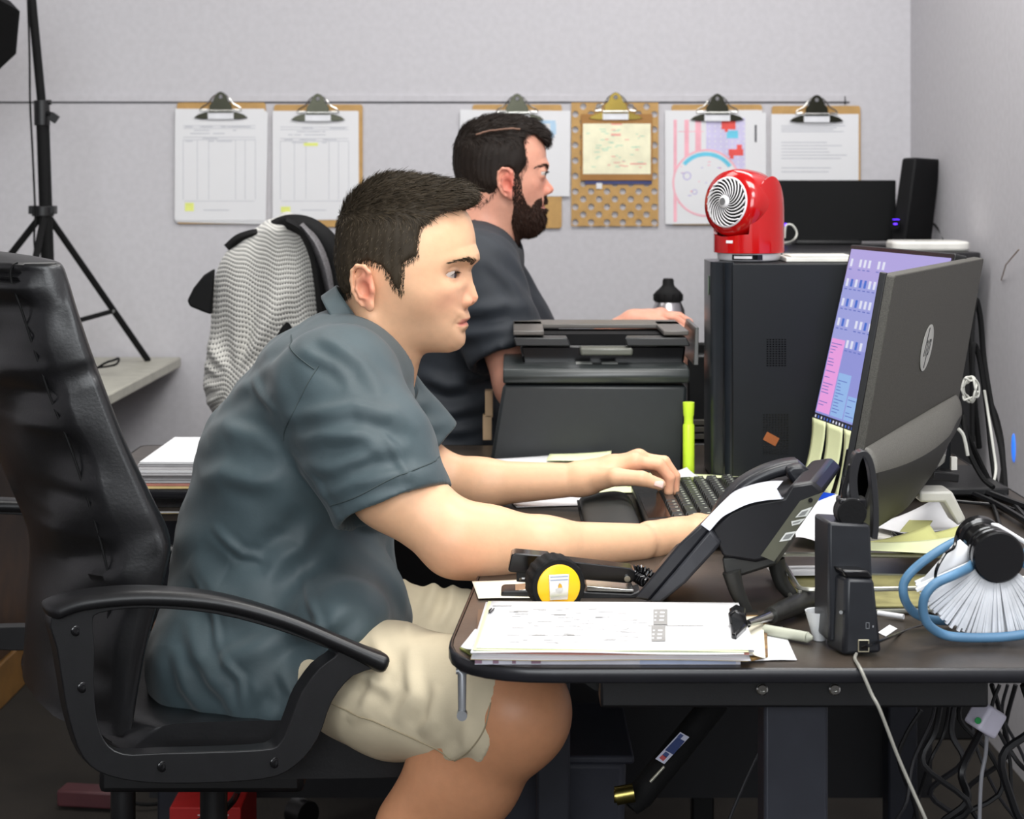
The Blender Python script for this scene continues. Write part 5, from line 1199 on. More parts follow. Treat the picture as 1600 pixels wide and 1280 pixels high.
# ---- red fan
def fan():
    t = thing('fan', 'glossy red tabletop fan with a white spiral grille on the computer tower', 'fan', tuple(P(1170, 408, 2.87)))
    RED = M('red_gloss', (180, 9, 11), .14, 0, (6, .03), coat=.5); WH = M('fan_white', (232, 230, 232), .25)
    D = 2.88; z0 = TZ1+.0015; c = P(1170, 404, D); s = D/F; cx, cy = c.x, D
    mb = MB(); T = Matrix.Translation((cx, cy, z0)); mb.lathe([(.0001, 0), (.047*1.0, 0), (.050, .003), (.051, .012), (.0001, .0125)], T, 48); mb.build('foot_ring', WH, t, world=True, smooth=50)
    mb = MB(); vs = []
    for i in range(13):
        a = math.radians(-128+i*4.6)
        for zz in (.0025, .0108): vs.append((cx+.0512*math.cos(a), cy+.0512*math.sin(a), z0+zz))
    mb.add(vs, [(2*i, 2*i+2, 2*i+3, 2*i+1) for i in range(12)]); mb.build('control_slot', BLKG, t, world=True, smooth=0, solid=.001)
    mb = MB(); vs = []
    for i in range(8):
        a = math.radians(-124+i*4.6)
        for zz in (.0045, .0085): vs.append((cx+.0520*math.cos(a), cy+.0520*math.sin(a), z0+zz))
    mb.add(vs, [(2*i, 2*i+2, 2*i+3, 2*i+1) for i in range(7)]); mb.build('speed_slider', WH, t, world=True, smooth=0)
    # base drum open at the top; its rim dips at the front left and rises into the two side arms
    R0 = .0565; n = 96; vs = []; rowsn = 14
    def rim(a):    # a measured from the right-hand arm
        d = abs((a+math.pi) % (2*math.pi)-math.pi); d = min(d, abs(math.pi-d))
        return .043+.072*(1-ss(.42, .80, d)) if False else .043+.092*math.sqrt(max(0, 1-(d/.80)**2)) if d < .80 else .043-.004*ss(.80, 1.57, d)
    for j in range(rowsn+1):
        v = j/rowsn
        for i in range(n):
            a = 2*math.pi*i/n; h = rim(a-AX); z = .013+(h-.013)*v; rr_ = R0*(1-.10*max(0, (z-.075)/.06)**2); vs.append((cx+rr_*math.cos(a), cy+rr_*math.sin(a), z0+z))
    for i in range(n):
        a = 2*math.pi*i/n; h = rim(a-AX); vs.append((cx+(R0-.006)*math.cos(a)*(1-.10*max(0, (h-.075)/.06)**2), cy+(R0-.006)*math.sin(a)*(1-.10*max(0, (h-.075)/.06)**2), z0+h-.001))
    mb = MB(); mb.add(vs, [(j*n+i, j*n+(i+1) % n, (j+1)*n+(i+1) % n, (j+1)*n+i) for j in range(rowsn+1) for i in range(n)]+[tuple(range(n-1, -1, -1))])
    mb.add([(cx+(R0-.006)*math.cos(2*math.pi*i/n), cy+(R0-.006)*math.sin(2*math.pi*i/n), z0+.036) for i in range(n)], [tuple(range(n))])
    mb.build('base', RED, t, world=True, smooth=45)
    # head: a drum tilting up, axis towards the front left
    hc = Vector((cx-.004, cy, z0+.089)); ax_ = Vector((-.72, -.66, .10)).normalized(); T = ax_.to_track_quat('Z', 'Y').to_matrix().to_4x4(); T.translation = hc
    mb = MB(); mb.lathe([(.039, .044), (.0405, .046), (.051, .043), (.0555, .028), (.057, .010), (.056, -.012), (.051, -.030), (.041, -.044), (.024, -.053), (.0001, -.056)], T, 56); mb.build('head', RED, t, world=True, smooth=60)
    mb = MB(); mb.lathe([(.0001, .030), (.037, .030), (.040, .0455), (.0385, .0455)], T, 40); mb.build('dark_cavity', BLKM, t, world=True)
    mb = MB(); mb.tube([T @ Vector((.0392*math.cos(q), .0392*math.sin(q), .047)) for q in np.linspace(0, 2*math.pi, 49)[:-1]], .0018, 8, closed=True); gr = mb.build('grille_ring', WH, t, world=True)
    for k in range(22):
        a0 = 2*math.pi*k/22; pts = []
        for i in range(9):
            q = i/8; r = .0080+.0310*q; a = a0+1.25*q**1.1; pts.append(T @ Vector((r*math.cos(a), r*math.sin(a), .052-.004*q**2+.002)))
        mb = MB(); mb.tube(pts, [.0005, .0007, .0009, .0012, .0012], 6); mb.build('grille_vane', WH, gr, world=True)
    mb = MB(); mb.lathe([(.0001, .053), (.0095, .053), (.0105, .055), (.009, .0575), (.0001, .059)], T, 28); hub = mb.build('hub', WH, t, world=True, smooth=60)
    mb = MB(); mb.lathe([(.0001, .0588), (.006, .0584), (.006, .0590), (.0001, .0594)], T, 24); mb.build('hub_badge', STEEL, hub, world=True)
    for sg in (-1, 1):
        a = AX+(0 if sg > 0 else math.pi); p = Vector((cx+.052*math.cos(a), cy+.052*math.sin(a), z0+.086)); q = hc+(p-hc)*.8; mb = MB(); mb.cyl(q, p, .012); mb.build('pivot', RED, t, world=True)
    mb = MB(); a = math.radians(-130); p = Vector((cx+.0568*math.cos(a), cy+.0568*math.sin(a), z0+.031)); mb.box(p, (.012, .0008, .0045), rot=(0, 0, a+math.pi/2)); mb.build('name_plate', WH, t, world=True)
AX = math.radians(-51)
fan()

# ---- black monitor back, speaker, router on the cabinet
ZCAB = 1.06
t = thing('monitor', 'black flat monitor standing on the cabinet below the rightmost clipboard', 'monitor', tuple(P(1310, 372, 4.38)))
a, b = P(1180, 380, 4.4), P(1400, 281, 4.4); mb = MB(); mb.box(((a.x+b.x)/2, 4.41, (a.z+b.z)/2+.002), (b.x-a.x, .022, b.z-a.z-.006)); mb.build('panel', M('monitor_black', (9, 10, 11), .6, spec=.2), t, world=True, bevel=.003)
mb = MB(); mb.box(((a.x+b.x)/2, 4.40, ZCAB+.006), (.16, .10, .010)); mb.build('stand_foot', BLK, t, world=True, bevel=.003)
mb = MB(); mb.box(P(1227, 351, 4.396), (.006, .002, .006)); mb.build('power_light', M('violet_led', (90, 40, 255), .4, emit=3), t, world=True)
t = thing('speaker', 'tall black desktop speaker with a violet light in the far corner', 'speaker', tuple(P(1425, 378, 4.3)))
D = 4.3; pts = [(1413, 246), (1396, 285), (1390, 340), (1390, 377)]
v = [P(1390, 380, D), P(1414, 382, D-.03), P(1456, 381, D+.05), P(1440, 380, D+.09), P(1409, 247, D), P(1432, 246, D-.03), P(1471, 249, D+.05), P(1450, 248, D+.09)]
mb = MB(); mb.hexa(v); mb.build('cabinet_body', M('speaker_black', (11, 11, 13), .6, spec=.25, bump=(900, .3, .0006)), t, world=True, bevel=.006, seg=3)
mb = MB(); p = P(1400, 352, D-.018); mb.cyl(p, p+Vector((-.004, -.008, 0)), .012, n=20); mb.build('volume_knob', BLKG, t, world=True)
mb = MB(); p = P(1399, 350, D-.032); mb.box(p, (.008, .002, .003)); mb.box(P(1400, 343, D-.03), (.016, .002, .0012)); mb.build('power_light', M('violet_led', (90, 40, 255), .4, emit=3), t, world=True)
t = thing('router', 'flat white rounded router on the cabinet behind the lit monitor', 'router', (.91, 3.95, 1.06))
mb = MB(); c = P(1446, 389, 3.97); mb.prism([(c.x+x, 3.97+y) for x, y in rounded([(-.086, -.07), (.086, -.07), (.086, .07), (-.076, .07)], .03, 6)], ZCAB+.001, ZCAB+.022); mb.build('shell', M('router_white', (226, 224, 218), .35), t, world=True, bevel=.006, seg=3)
mb = MB(); mb.box((c.x-.005, 3.94, ZCAB+.0222), (.05, .008, .001)); mb.build('vent', M('vent_grey', (150, 150, 148), .5), t, world=True)
mb = MB(); q = [P(1226, 372, 3.95), P(1228, 353, 3.95), P(1238, 352, 3.95), P(1245, 364, 3.95), P(1240, 375, 3.95), P(1226, 380, 4.0), P(1200, 382, 4.1)]; mb.tube(q, .0022, 8, sub=6); tag(mb.build('white_cable', M('cable_white', (210, 210, 202), .5)), 'looped white cable on the cabinet just right of the red fan', 'cable')
mb = MB(); mb.tube([P(1459, 350, 4.38), P(1468, 360, 4.34), P(1474, 374, 4.30), (XR-.02, 4.22, ZCAB-.02), (XR-.012, 4.1, .9), (XR-.012, 4.0, .6)], .003, 6, sub=6); tag(mb.build('speaker_cable', BLKM), 'black cable dropping from the speaker to the right wall', 'cable')

mb = MB(); p = P(764, 676, 3.26); mb.box((p.x, 3.26, .808), (.014, .03, .048)); mb.box((p.x-.003, 3.26, .765), (.016, .03, .045)); tag(mb.build('carton', M('tan_card', (206, 176, 140), .7), bevel=.001), 'narrow tan carton edge showing left of the printer', 'box')
# ---- bottle
t = thing('bottle', 'brushed steel water bottle with a black screw lid behind the printer', 'bottle', (P(1044, 0, 3.78).x, 3.78, .74))
T = Matrix.Translation((P(1044, 0, 3.78).x, 3.78, .74)); mb = MB(); mb.lathe([(.0001, 0), (.033, 0), (.036, .004), (.036, .185), (.034, .203), (.028, .216), (.0265, .219), (.0001, .219)], T, 40); mb.build('body', M('brushed_steel', (176, 174, 178), .28, 1, bump=(200, .1, .0005)), t, world=True, smooth=60)
mb = MB(); mb.lathe([(.0001, .219), (.0285, .219), (.0295, .222), (.0295, .236), (.026, .241), (.021, .245), (.015, .251), (.0125, .254), (.012, .264), (.010, .268), (.0001, .268)], T, 24); mb.build('lid', BLKM, t, world=True, smooth=45)
mb = MB(); c = T.translation
for k in range(10): a = k*.628; mb.box((c.x+.0295*math.cos(a), c.y+.0295*math.sin(a), c.z+.2285), (.004, .004, .014), rot=(0, 0, a))
mb.build('lid_grip', BLKM, t, world=True)

# ---- ribbed box and telephone-like black bar between printer and tower
t = thing('power_supply', 'black box with grey ribs wedged between the printer and the tower', 'box', (P(1098, 0, 3.24).x, 3.24, .74))
x = P(1096, 0, 3.24).x; mb = MB(); mb.box((x, 3.29, .82), (.05, .10, .155)); mb.build('case', BLK, t, world=True, bevel=.004)
for k, y in enumerate((660, 671, 682)):
    p = P(1096, y, 3.237); mb = MB(); mb.box((x, 3.237, p.z), (.047, .008, .0095)); mb.build('rib', M('rib_grey', (96, 92, 84), .5), t, world=True, bevel=.001)
p = P(1096, 697, 3.235); mb = MB(); mb.cyl((x-.024, 3.235, p.z), (x+.024, 3.235, p.z), .005); mb.build('metal_bar', STEEL, t, world=True)
t = thing('tablet', 'black tablet edge held between the two pink hands behind the printer', 'tablet', tuple(P(1098, 562, 3.3)))
mb = MB(); a, b = P(1086, 562, 3.3), P(1122, 533, 3.3); mb.box(((a.x+b.x)/2+.02, 3.29, (a.z+b.z)/2), (.10, .018, .030)); mb.build('body', BLKM, t, world=True, bevel=.004)

# ---- highlighter standing on end
t = thing('highlighter', 'neon yellow highlighter pen standing upright beside the tower', 'highlighter', tuple(G(1076, 742)))
c = G(1076, 744); T = Matrix.Translation(c); NEO = M('neon_yellow', (206, 240, 60), .35, 0, (20, .03)); sc = c.y/F
mb = MB(); mb.lathe([(.0001, 0), (.0088, 0), (.0093, .002), (.0093, .080), (.0085, .083), (.0001, .083)], T, 28); mb.build('barrel', NEO, t, world=True, smooth=50)
mb = MB(); mb.lathe([(.0001, .083), (.0076, .083), (.0074, .094), (.0086, .098), (.0094, .116), (.0092, .118), (.0001, .118)], T, 28); mb.build('cap', NEO, t, world=True, smooth=50)

# ---- keyboard and wrist rest
def keyboard():
    t = thing('keyboard', 'black full-size computer keyboard under both hands', 'keyboard', (.265, 2.43, .74))
    x0, x1, y0, y1 = .178, .352, 2.27, 2.69; tl = math.radians(3.5)
    T = Matrix.Translation((x0, y0, .7535)) @ Matrix.Rotation(-tl, 4, 'Y')
    KB = M('keyboard_case', (30, 28, 27), .3); KC = M('key_cap', (38, 38, 36), .4, 0, (60, .1)); LG = M('key_legend', (190, 196, 180), .6)
    mb = MB(); mb.prism(rounded([(0, 0), (x1-x0, 0), (x1-x0, y1-y0), (0, y1-y0)], .012), -.008, .004, T); mb.build('case', KB, t, world=True, bevel=.002)
    mb = MB(); mb.box((.020, .23, .0045), (.030, .20, .0012), T); mb.build('palm_panel', M('keyboard_gloss', (44, 34, 30), .12), t, world=True)
    P_ = .0187; W_ = {}
    def keymesh(w):
        if w in W_: return W_[w]
        m_ = MB(); hx, hy = P_*.46, P_*w/2-.0009; tx, ty = hx-.0022, hy-.0018
        m_.add([(-hx, -hy, 0), (hx, -hy, 0), (hx, hy, 0), (-hx, hy, 0), (-tx, -ty, .0065), (tx, -ty, .0065), (tx, ty, .0065), (-tx, ty, .0065)], [(4, 5, 6, 7), (0, 1, 5, 4), (1, 2, 6, 5), (2, 3, 7, 6), (3, 0, 4, 7)])
        m_.mat(1); m_.add([(.0005, -.0025, .0067), (.0042, -.0025, .0067), (.0042, .0015, .0067), (.0005, .0015, .0067)], [(0, 1, 2, 3)])
        o = m_.build('key', [KC, LG], t, world=False); W_[w] = o.data; bpy.data.objects.remove(o); return W_[w]
    rows = [(.044, [1.5, 1.2, 1.2, 6, 1.2, 1.2, 1.2, 1.5]), (.063, [2.2]+[1]*10+[2.8]), (.082, [1.8]+[1]*11+[2.2]), (.101, [1.5]+[1]*12+[1.5]), (.120, [1]*13+[2]), (.143, [1]*15)]
    inv = Matrix.Translation(t.location).inverted()
    for rx, ks in rows:
        y = y1-y0-.012
        for kx in ks+[.3]+[1]*3+[.3]+[1]*4:
            if y-kx*P_ < .006: break
            if kx != .3:
                o = bpy.data.objects.new('key', keymesh(kx)); COL.objects.link(o); o.parent = t; o.matrix_basis = inv @ T @ Matrix.Translation((rx, y-kx*P_/2, .004))
            y -= kx*P_
keyboard()
t = thing('wrist_rest', 'soft black wrist rest in front of the keyboard', 'wrist rest', (.135, 2.43, .74))
def wrf(u, v):
    th = math.pi*u; y = 2.24+.385*v; e = max(0, 1-abs(2*v-1)**10)**.4; return Vector((.098+.074*(1-math.cos(th))/2, 2.43+(y-2.43)*(1), .741+.021*math.sin(th)**.55*e*(1-.15*math.sin(th*2))))
mb = MB(); mb.grid(wrf, 24, 40); mb.build('gel_pad', M('wrist_gel', (30, 34, 33), .6, 0, (60, .1), (900, .2, .0005)), t, world=True, smooth=80)
mb = MB(); mb.box((.135, 2.4325, .7415), (.080, .39, .003)); mb.build('base_sheet', BLKM, t, world=True, bevel=.001)

# ---- loose sheets and notes
SP = [0]
def sheet(label, x, y, w, h, rot, z=.7405, m=PAPER, cat='paper', curl=0, name='sheet_of_paper', group=None, at=None, nseed=1):
    """a thin sheet on the desk; x, y is the pixel of its centre"""
    c = G(x, y, z) if at is None else Vector(at); r_ = random.Random(nseed+int(x)); ph = r_.random()*6
    mb = MB(); cs_, sn = math.cos(rot), math.sin(rot)
    def fn(u, v):
        a, b = (u-.5)*w, (v-.5)*h; zz = .0010*(1+math.sin(u*4+ph)*math.sin(v*3+ph))*.6+curl*.08*max(0, (u+v-1.0))**2
        return Vector((c.x+a*cs_-b*sn, c.y+a*sn+b*cs_, c.z+.0004+zz))
    mb.grid(fn, 10, 10); o = mb.build(name, m, solid=.0004, smooth=80); return tag(o, label, cat, group)
NOTE = M('pale_yellow_paper', (240, 246, 196), .85, 0, (4, .02)); NOTE2 = M('yellow_paper', (206, 206, 136), .85, 0, (4, .03))
sheet('white sheet under the far wrist, left of the keyboard', 880, 782, .16, .10, .2)
sheet('creased white sheet lying before the printer, behind the far forearm', 860, 722, .16, .10, .25, .762, curl=.05)
sheet('pale yellow note sticking up behind the far forearm', 905, 716, .10, .07, -.1, .768, NOTE, curl=.08)
sheet('pale yellow sheet between the keyboard and the tower', 1075, 752, .17, .12, -.25, .746, NOTE)
sheet('crumpled white slip at the foot of the highlighter', 1062, 744, .05, .035, .5, .752, curl=.1)
sheet('yellow slip under the fingertips of the far hand', 975, 766, .09, .05, .1, .742, NOTE)
# lower left: sheets on the far-left wing
def pile(label, c, w, h, n, th, rot=0, group=None, cols=None, name='paper_stack'):
    t = thing(name, label, 'papers', (c[0], c[1], c[2])); z = c[2]; r_ = random.Random(int(c[0]*999))
    for k in range(n):
        mb = MB(); mb.box((c[0]+r_.uniform(-.003, .003), c[1]+r_.uniform(-.004, .004), z+th/2), (w, h, th*.8), rot=(0, 0, rot+r_.uniform(-.03, .03)))
        mb.build('sheet', cols[k % len(cols)] if cols else PAPER, t, world=True); z += th
    return t
PG = M('grey_paper', (196, 194, 196), .85); PR = M('salmon_paper', (206, 140, 128), .8); PY = M('manila', (226, 200, 140), .8)
pile('thick stack of papers behind the leather chair, on the left desk end', (-.46, 2.87, .7405), .22, .27, 10, .0042, .0, cols=[PY, PR, PAPER, PG, PG, PG, PAPER, PG, PG, PAPER])
mb = MB(); mb.box((-.485, 2.86, .704), (.20, .24, .0012)); tag(mb.build('sheet_of_paper', PAPER), 'white sheet on the lower tray at the left desk end', 'paper')
mb = MB(); mb.box((-.482, 2.862, .7025), (.20, .24, .0012), rot=(0, 0, .02)); tag(mb.build('sheet_of_paper', PY), 'manila sheet under the white one on the lower tray', 'paper')

# ---- front paper pile: magazine, clipboard, forms
c = G(948, 1040); mb = MB(); x0, x1 = P(742, 0, 1.735).x, P(1157, 0, 1.735).x
t = thing('magazine', 'thin magazine at the very bottom of the front paper pile', 'magazine', (.09, 1.83, .7402))
mb.box(((x0+x1)/2, 1.835, .7428), (x1-x0, .20, .0052)); mb.build('pages', M('magazine_pages', (214, 214, 226), .5), t, world=True)
mb = MB(); mb.box(((x0+x1)/2, 1.835, .7458), (x1-x0+.001, .201, .0006)); mb.build('cover', M('magazine_cover', (92, 70, 52), .35), t, world=True)
mb = MB()
for a, b, i in ((742, 753, 0), (770, 779, 0), (800, 806, 0), (830, 845, 0), (1000, 1150, 1)):
    q0, q1 = P(a, 0, 1.734).x, P(b, 0, 1.734).x; mb.mat(i); mb.box(((q0+q1)/2, 1.7346, .743), (q1-q0, .0008, .0036 if i == 0 else .0042))
mb.build('edge_print', [M('plum_ink', (150, 120, 140), .7), M('light_blue_ink', (178, 190, 220), .7)], t, world=True)
mb = MB(); p = G(735, 1012, .7475); mb.prism([(q.x, q.y) for q in [G(*s_, .741) for s_ in [(718, 1014), (735, 1008), (752, 1022), (744, 1028)]]], .7405, .742)
tag(mb.build('sticky_tab', M('olive_tab', (120, 126, 60), .7)), 'olive green tab poking out left of the front paper pile', 'tab')
rp = random.Random(21); z = .7465
colsq = [PY, PAPER, PAPER, M('cream_paper', (244, 238, 218), .85), PAPER, PR, PAPER, PAPER, NOTE, PAPER]
labels = ['manila folder lowest among the loose sheets of the front pile', 'white sheet just above the manila folder in the front pile', 'white sheet with a bent lower edge low in the front pile', 'cream sheet in the lower part of the front pile',
          'white sheet in the middle of the front pile', 'thin salmon sheet showing its edge in the front pile', 'white sheet above the salmon one in the front pile', 'white sheet third from the top of the front pile', 'pale yellow sheet second from the top of the front pile', 'bright printed form on top of the front paper pile']
def psheet(label, corners, z, m, name='sheet_of_paper', wav=.0012, fold=None):
    A_, B_, C_, D_ = [G(*q, z) for q in corners]   # near left, near right, far right, far left
    ph = rp.random()*6; mb = MB()
    def fn(u, v):
        p = (A_*(1-u)+B_*u)*(1-v)+(D_*(1-u)+C_*u)*v; zz = wav*.3*(math.sin(u*7+ph)*(1-v)+math.sin(v*5+ph)*.4+1)
        return Vector((p.x, p.y, z+zz))
    mb.grid(fn, 22, 8); o = mb.build(name, m, solid=.0005, smooth=80); return tag(o, label, 'paper' if 'folder' not in label else 'folder')
for k, lb in enumerate(labels):
    dx, dy = rp.uniform(-7, 6), rp.uniform(-3, 3)
    if k == len(labels)-1: dx, dy = 4, -1
    cr = [(740+dx, 1031-k*1.8+dy), (1172+dx+rp.uniform(-6, 8), 1033-k*1.7+dy), (1150+dx, 948-k*.55+dy*.3), (764+dx, 945-k*.5+dy*.3)]
    o = psheet(lb, cr, z, colsq[k], wav=.0022 if k < 9 else .001); z += .00135
top_form = o; z_t = z-.00135+.0012
mb = MB()
def deskrect(mb, x0, y0, x1, y1, z, mi=0):
    mb.mat(mi); mb.add([G(*q, z) for q in ((x0, y1), (x1, y1), (x1, y0), (x0, y0))], [(0, 1, 2, 3)])
for _ in range(60):
    y = rp.uniform(950, 1005); x = rp.uniform(790, 990); deskrect(mb, x, y, x+rp.uniform(6, 26), y+.7, z_t, 0)
for gy in (952, 978): deskrect(mb, 1021-(gy-952)*.12, gy, 1043-(gy-952)*.12, gy+24, z_t+.00005, 0)
for gy in (956, 962, 968, 984, 990, 996): deskrect(mb, 1024-(gy-952)*.12, gy, 1027-(gy-952)*.12, gy+2, z_t+.0001, 1); deskrect(mb, 1032-(gy-952)*.12, gy, 1039-(gy-952)*.12, gy+2, z_t+.0001, 1)
for gx in range(1060, 1136, 6): deskrect(mb, gx, 955, gx+.8, 1004, z_t, 2)
deskrect(mb, 1012, 977, 1100, 977.8, z_t, 0); deskrect(mb, 770, 946, 800, 946.8, z_t, 0)
o = mb.build('printed_form', [M('form_grey', (150, 148, 146), .9), PAPER, M('form_pale', (196, 196, 202), .9)], top_form, smooth=0); o['kind'] = 'stuff'
mb = MB(); mb.tube([G(*q, z_t+.001) for q in ((768, 951), (764, 955), (766, 957), (772, 951))], .0008, 5, sub=3); mb.build('staple', DSTEEL, top_form)
sheet('cream scrap at the upper left corner of the front pile, beneath the stapler', 790, 922, .07, .09, .1, .741, M('cream_paper', (244, 238, 218), .85))
psheet('white corner of paper sticking out left of the front pile', [(720, 1012), (746, 1018), (768, 985), (742, 984)], .7512, PAPER)
psheet('white sheet lying flat to the right of the front pile', [(1150, 1033), (1245, 1032), (1222, 980), (1140, 984)], .7412, PAPER)
psheet('pale sheet with a curled corner right of the front pile', [(1120, 1022), (1196, 1028), (1192, 966), (1135, 968)], .7462, M('cream_paper', (244, 238, 218), .85), wav=.006)
t = thing('clipboard', 'worn wooden clipboard end showing right of the front paper pile', 'clipboard', tuple(G(1180, 1020)))
mb = MB(); mb.prism([(q.x, q.y) for q in [G(*s_, .7446) for s_ in [(1100, 1026), (1176, 1030), (1200, 1024), (1198, 975), (1184, 962), (1100, 962)]]], .7424, .7452); mb.build('board', M('worn_board', (190, 150, 84), .6, 0, (60, .35, (90, 60, 40))), t, world=True, bevel=.0006)
mb = MB(); mb.prism([(q.x, q.y) for q in [G(*s_, .757) for s_ in [(1143, 1002), (1150, 1004), (1166, 988), (1166, 962), (1150, 955), (1139, 962)]]], .753, .765); mb.build('clip', BLKG, t, world=True, bevel=.002)

# ---- stapler
def stapler():
    t = thing('stapler', 'open black desk stapler with a chrome base behind the tape measure', 'stapler', tuple(G(890, 935)))
    D = 2.02
    mb = MB(); sideprism(mb, [(794, 890), (799, 866), (806, 863.5), (856, 868), (862, 873), (985, 887), (992, 892), (992, 905), (984, 911), (900, 904), (828, 896), (796, 893)], D, D-.004, D+.024); mb.build('top_arm', BLKG, t, world=True, bevel=.003, seg=3)
    mb = MB(); sideprism(mb, [(807, 894), (807, 910), (835, 912), (900, 909), (900, 902), (830, 895)], D, D+.002, D+.018); mb.build('magazine_rail', BLK, t, world=True, bevel=.001)
    mb = MB(); sideprism(mb, [(783, 925), (787, 922), (860, 920), (985, 926), (1000, 921), (1000, 934), (783, 938)], D, D-.006, D+.03); mb.build('base', BLK, t, world=True, bevel=.002)
    mb = MB(); sideprism(mb, [(800, 922), (832, 919), (832, 921.4), (800, 924)], D, D-.004, D+.028); mb.build('anvil', STEEL, t, world=True, bevel=.0006)
    mb = MB(); sideprism(mb, [(916, 914), (990, 920), (990, 924), (916, 922)], D, D-.006, D+.03); mb.build('chrome_plate', STEEL, t, world=True, bevel=.0008)
    mb = MB(); p = P(980, 904, D-.005); mb.cyl(p, p+Vector((0, -.003, 0)), .0035, n=18); mb.build('pivot_pin', STEEL, t, world=True)
    mb = MB(); p = P(813, 905, D); mb.cyl(p, p+Vector((0, -.001, 0)), .0016); mb.build('rivet', STEEL, t, world=True)
    mb = MB(); p = P(822, 904, D+.0012); mb.box(p, (.010, .001, .0016)); mb.build('loading_mark', PAPER, t, world=True)
stapler()
# ---- tape measure
t = thing('tape_measure', 'round yellow tape measure with black rubber rim before the stapler', 'tape measure', (P(873, 0, 1.945).x, 1.955, .74))
D = 1.935; r0 = .0305; cc = Vector((P(873, 0, D).x, D, .7405+r0)); d = Vector((-.22, .97, 0)).normalized()
mb = MB(); n = 30
vs = []
T = d.to_track_quat('Z', 'Y').to_matrix().to_4x4(); T.translation = cc
for k in range(5):
    zz = [0, .002, .017, .032, .034][k]; rr_ = [r0-.002, r0, r0+.0003, r0, r0-.002][k]
    for i in range(120): a = 2*math.pi*i/120; q = rr_-(.0008 if (i//3) % 2 and 0 < k < 4 else 0); vs.append(T @ Vector((q*math.cos(a), q*math.sin(a), zz)))
mb.add(vs, [(k*120+i, k*120+(i+1) % 120, (k+1)*120+(i+1) % 120, (k+1)*120+i) for k in range(4) for i in range(120)]+[tuple(range(119, -1, -1)), tuple(range(480, 600))]); mb.build('rubber_rim', BLKM, t, world=True, smooth=30)
TY = M('tape_yellow', (250, 196, 20), .35)
for z0_, z1_ in ((-.0015, .001), (.033, .0365)): mb = MB(); mb.lathe([(.0001, z0_), (.0225, z0_), (.0238, z0_+.001), (.0238, z1_), (.0001, z1_)], T, 48); mb.build('face_disc', TY, t, world=True, smooth=50)
ux = Vector((1, d.x*-.3, 0)); ux = Vector((d.y, -d.x, 0)); F2 = frame(cc-d*.0018, ux, (0, 0, 1))
mb = MB(); mb.prism([(-.0105, -.014), (.0095, -.014), (.0112, .0135), (-.0118, .0135)], 0, .0014, F2); bc = mb.build('belt_clip', M('clip_chrome', (225, 225, 222), .22, .8), t, world=True, bevel=.0005)
mb = MB()
for y in (.007, .0105): mb.prism([(-.010, y), (.0095, y), (.0095, y+.0012), (-.010, y+.0012)], .0014, .0017, F2)
mb.build('clip_lines', M('pale_line', (150, 160, 180), .5), bc, world=True)
mb = MB(); mb.lathe([(.0001, .0014), (.0040, .0014), (.0040, .0022), (.0001, .0022)], F2 @ TZ((0, -.003, 0)), 20); mb.build('rivet', STEEL, bc, world=True)
mb = MB(); mb.prism([(-.002, -.0005), (.003, -.0005), (.002, .003), (0, .004)], .0022, .0026, F2); mb.build('emblem', M('gold', (220, 170, 60), .3, .6), bc, world=True)

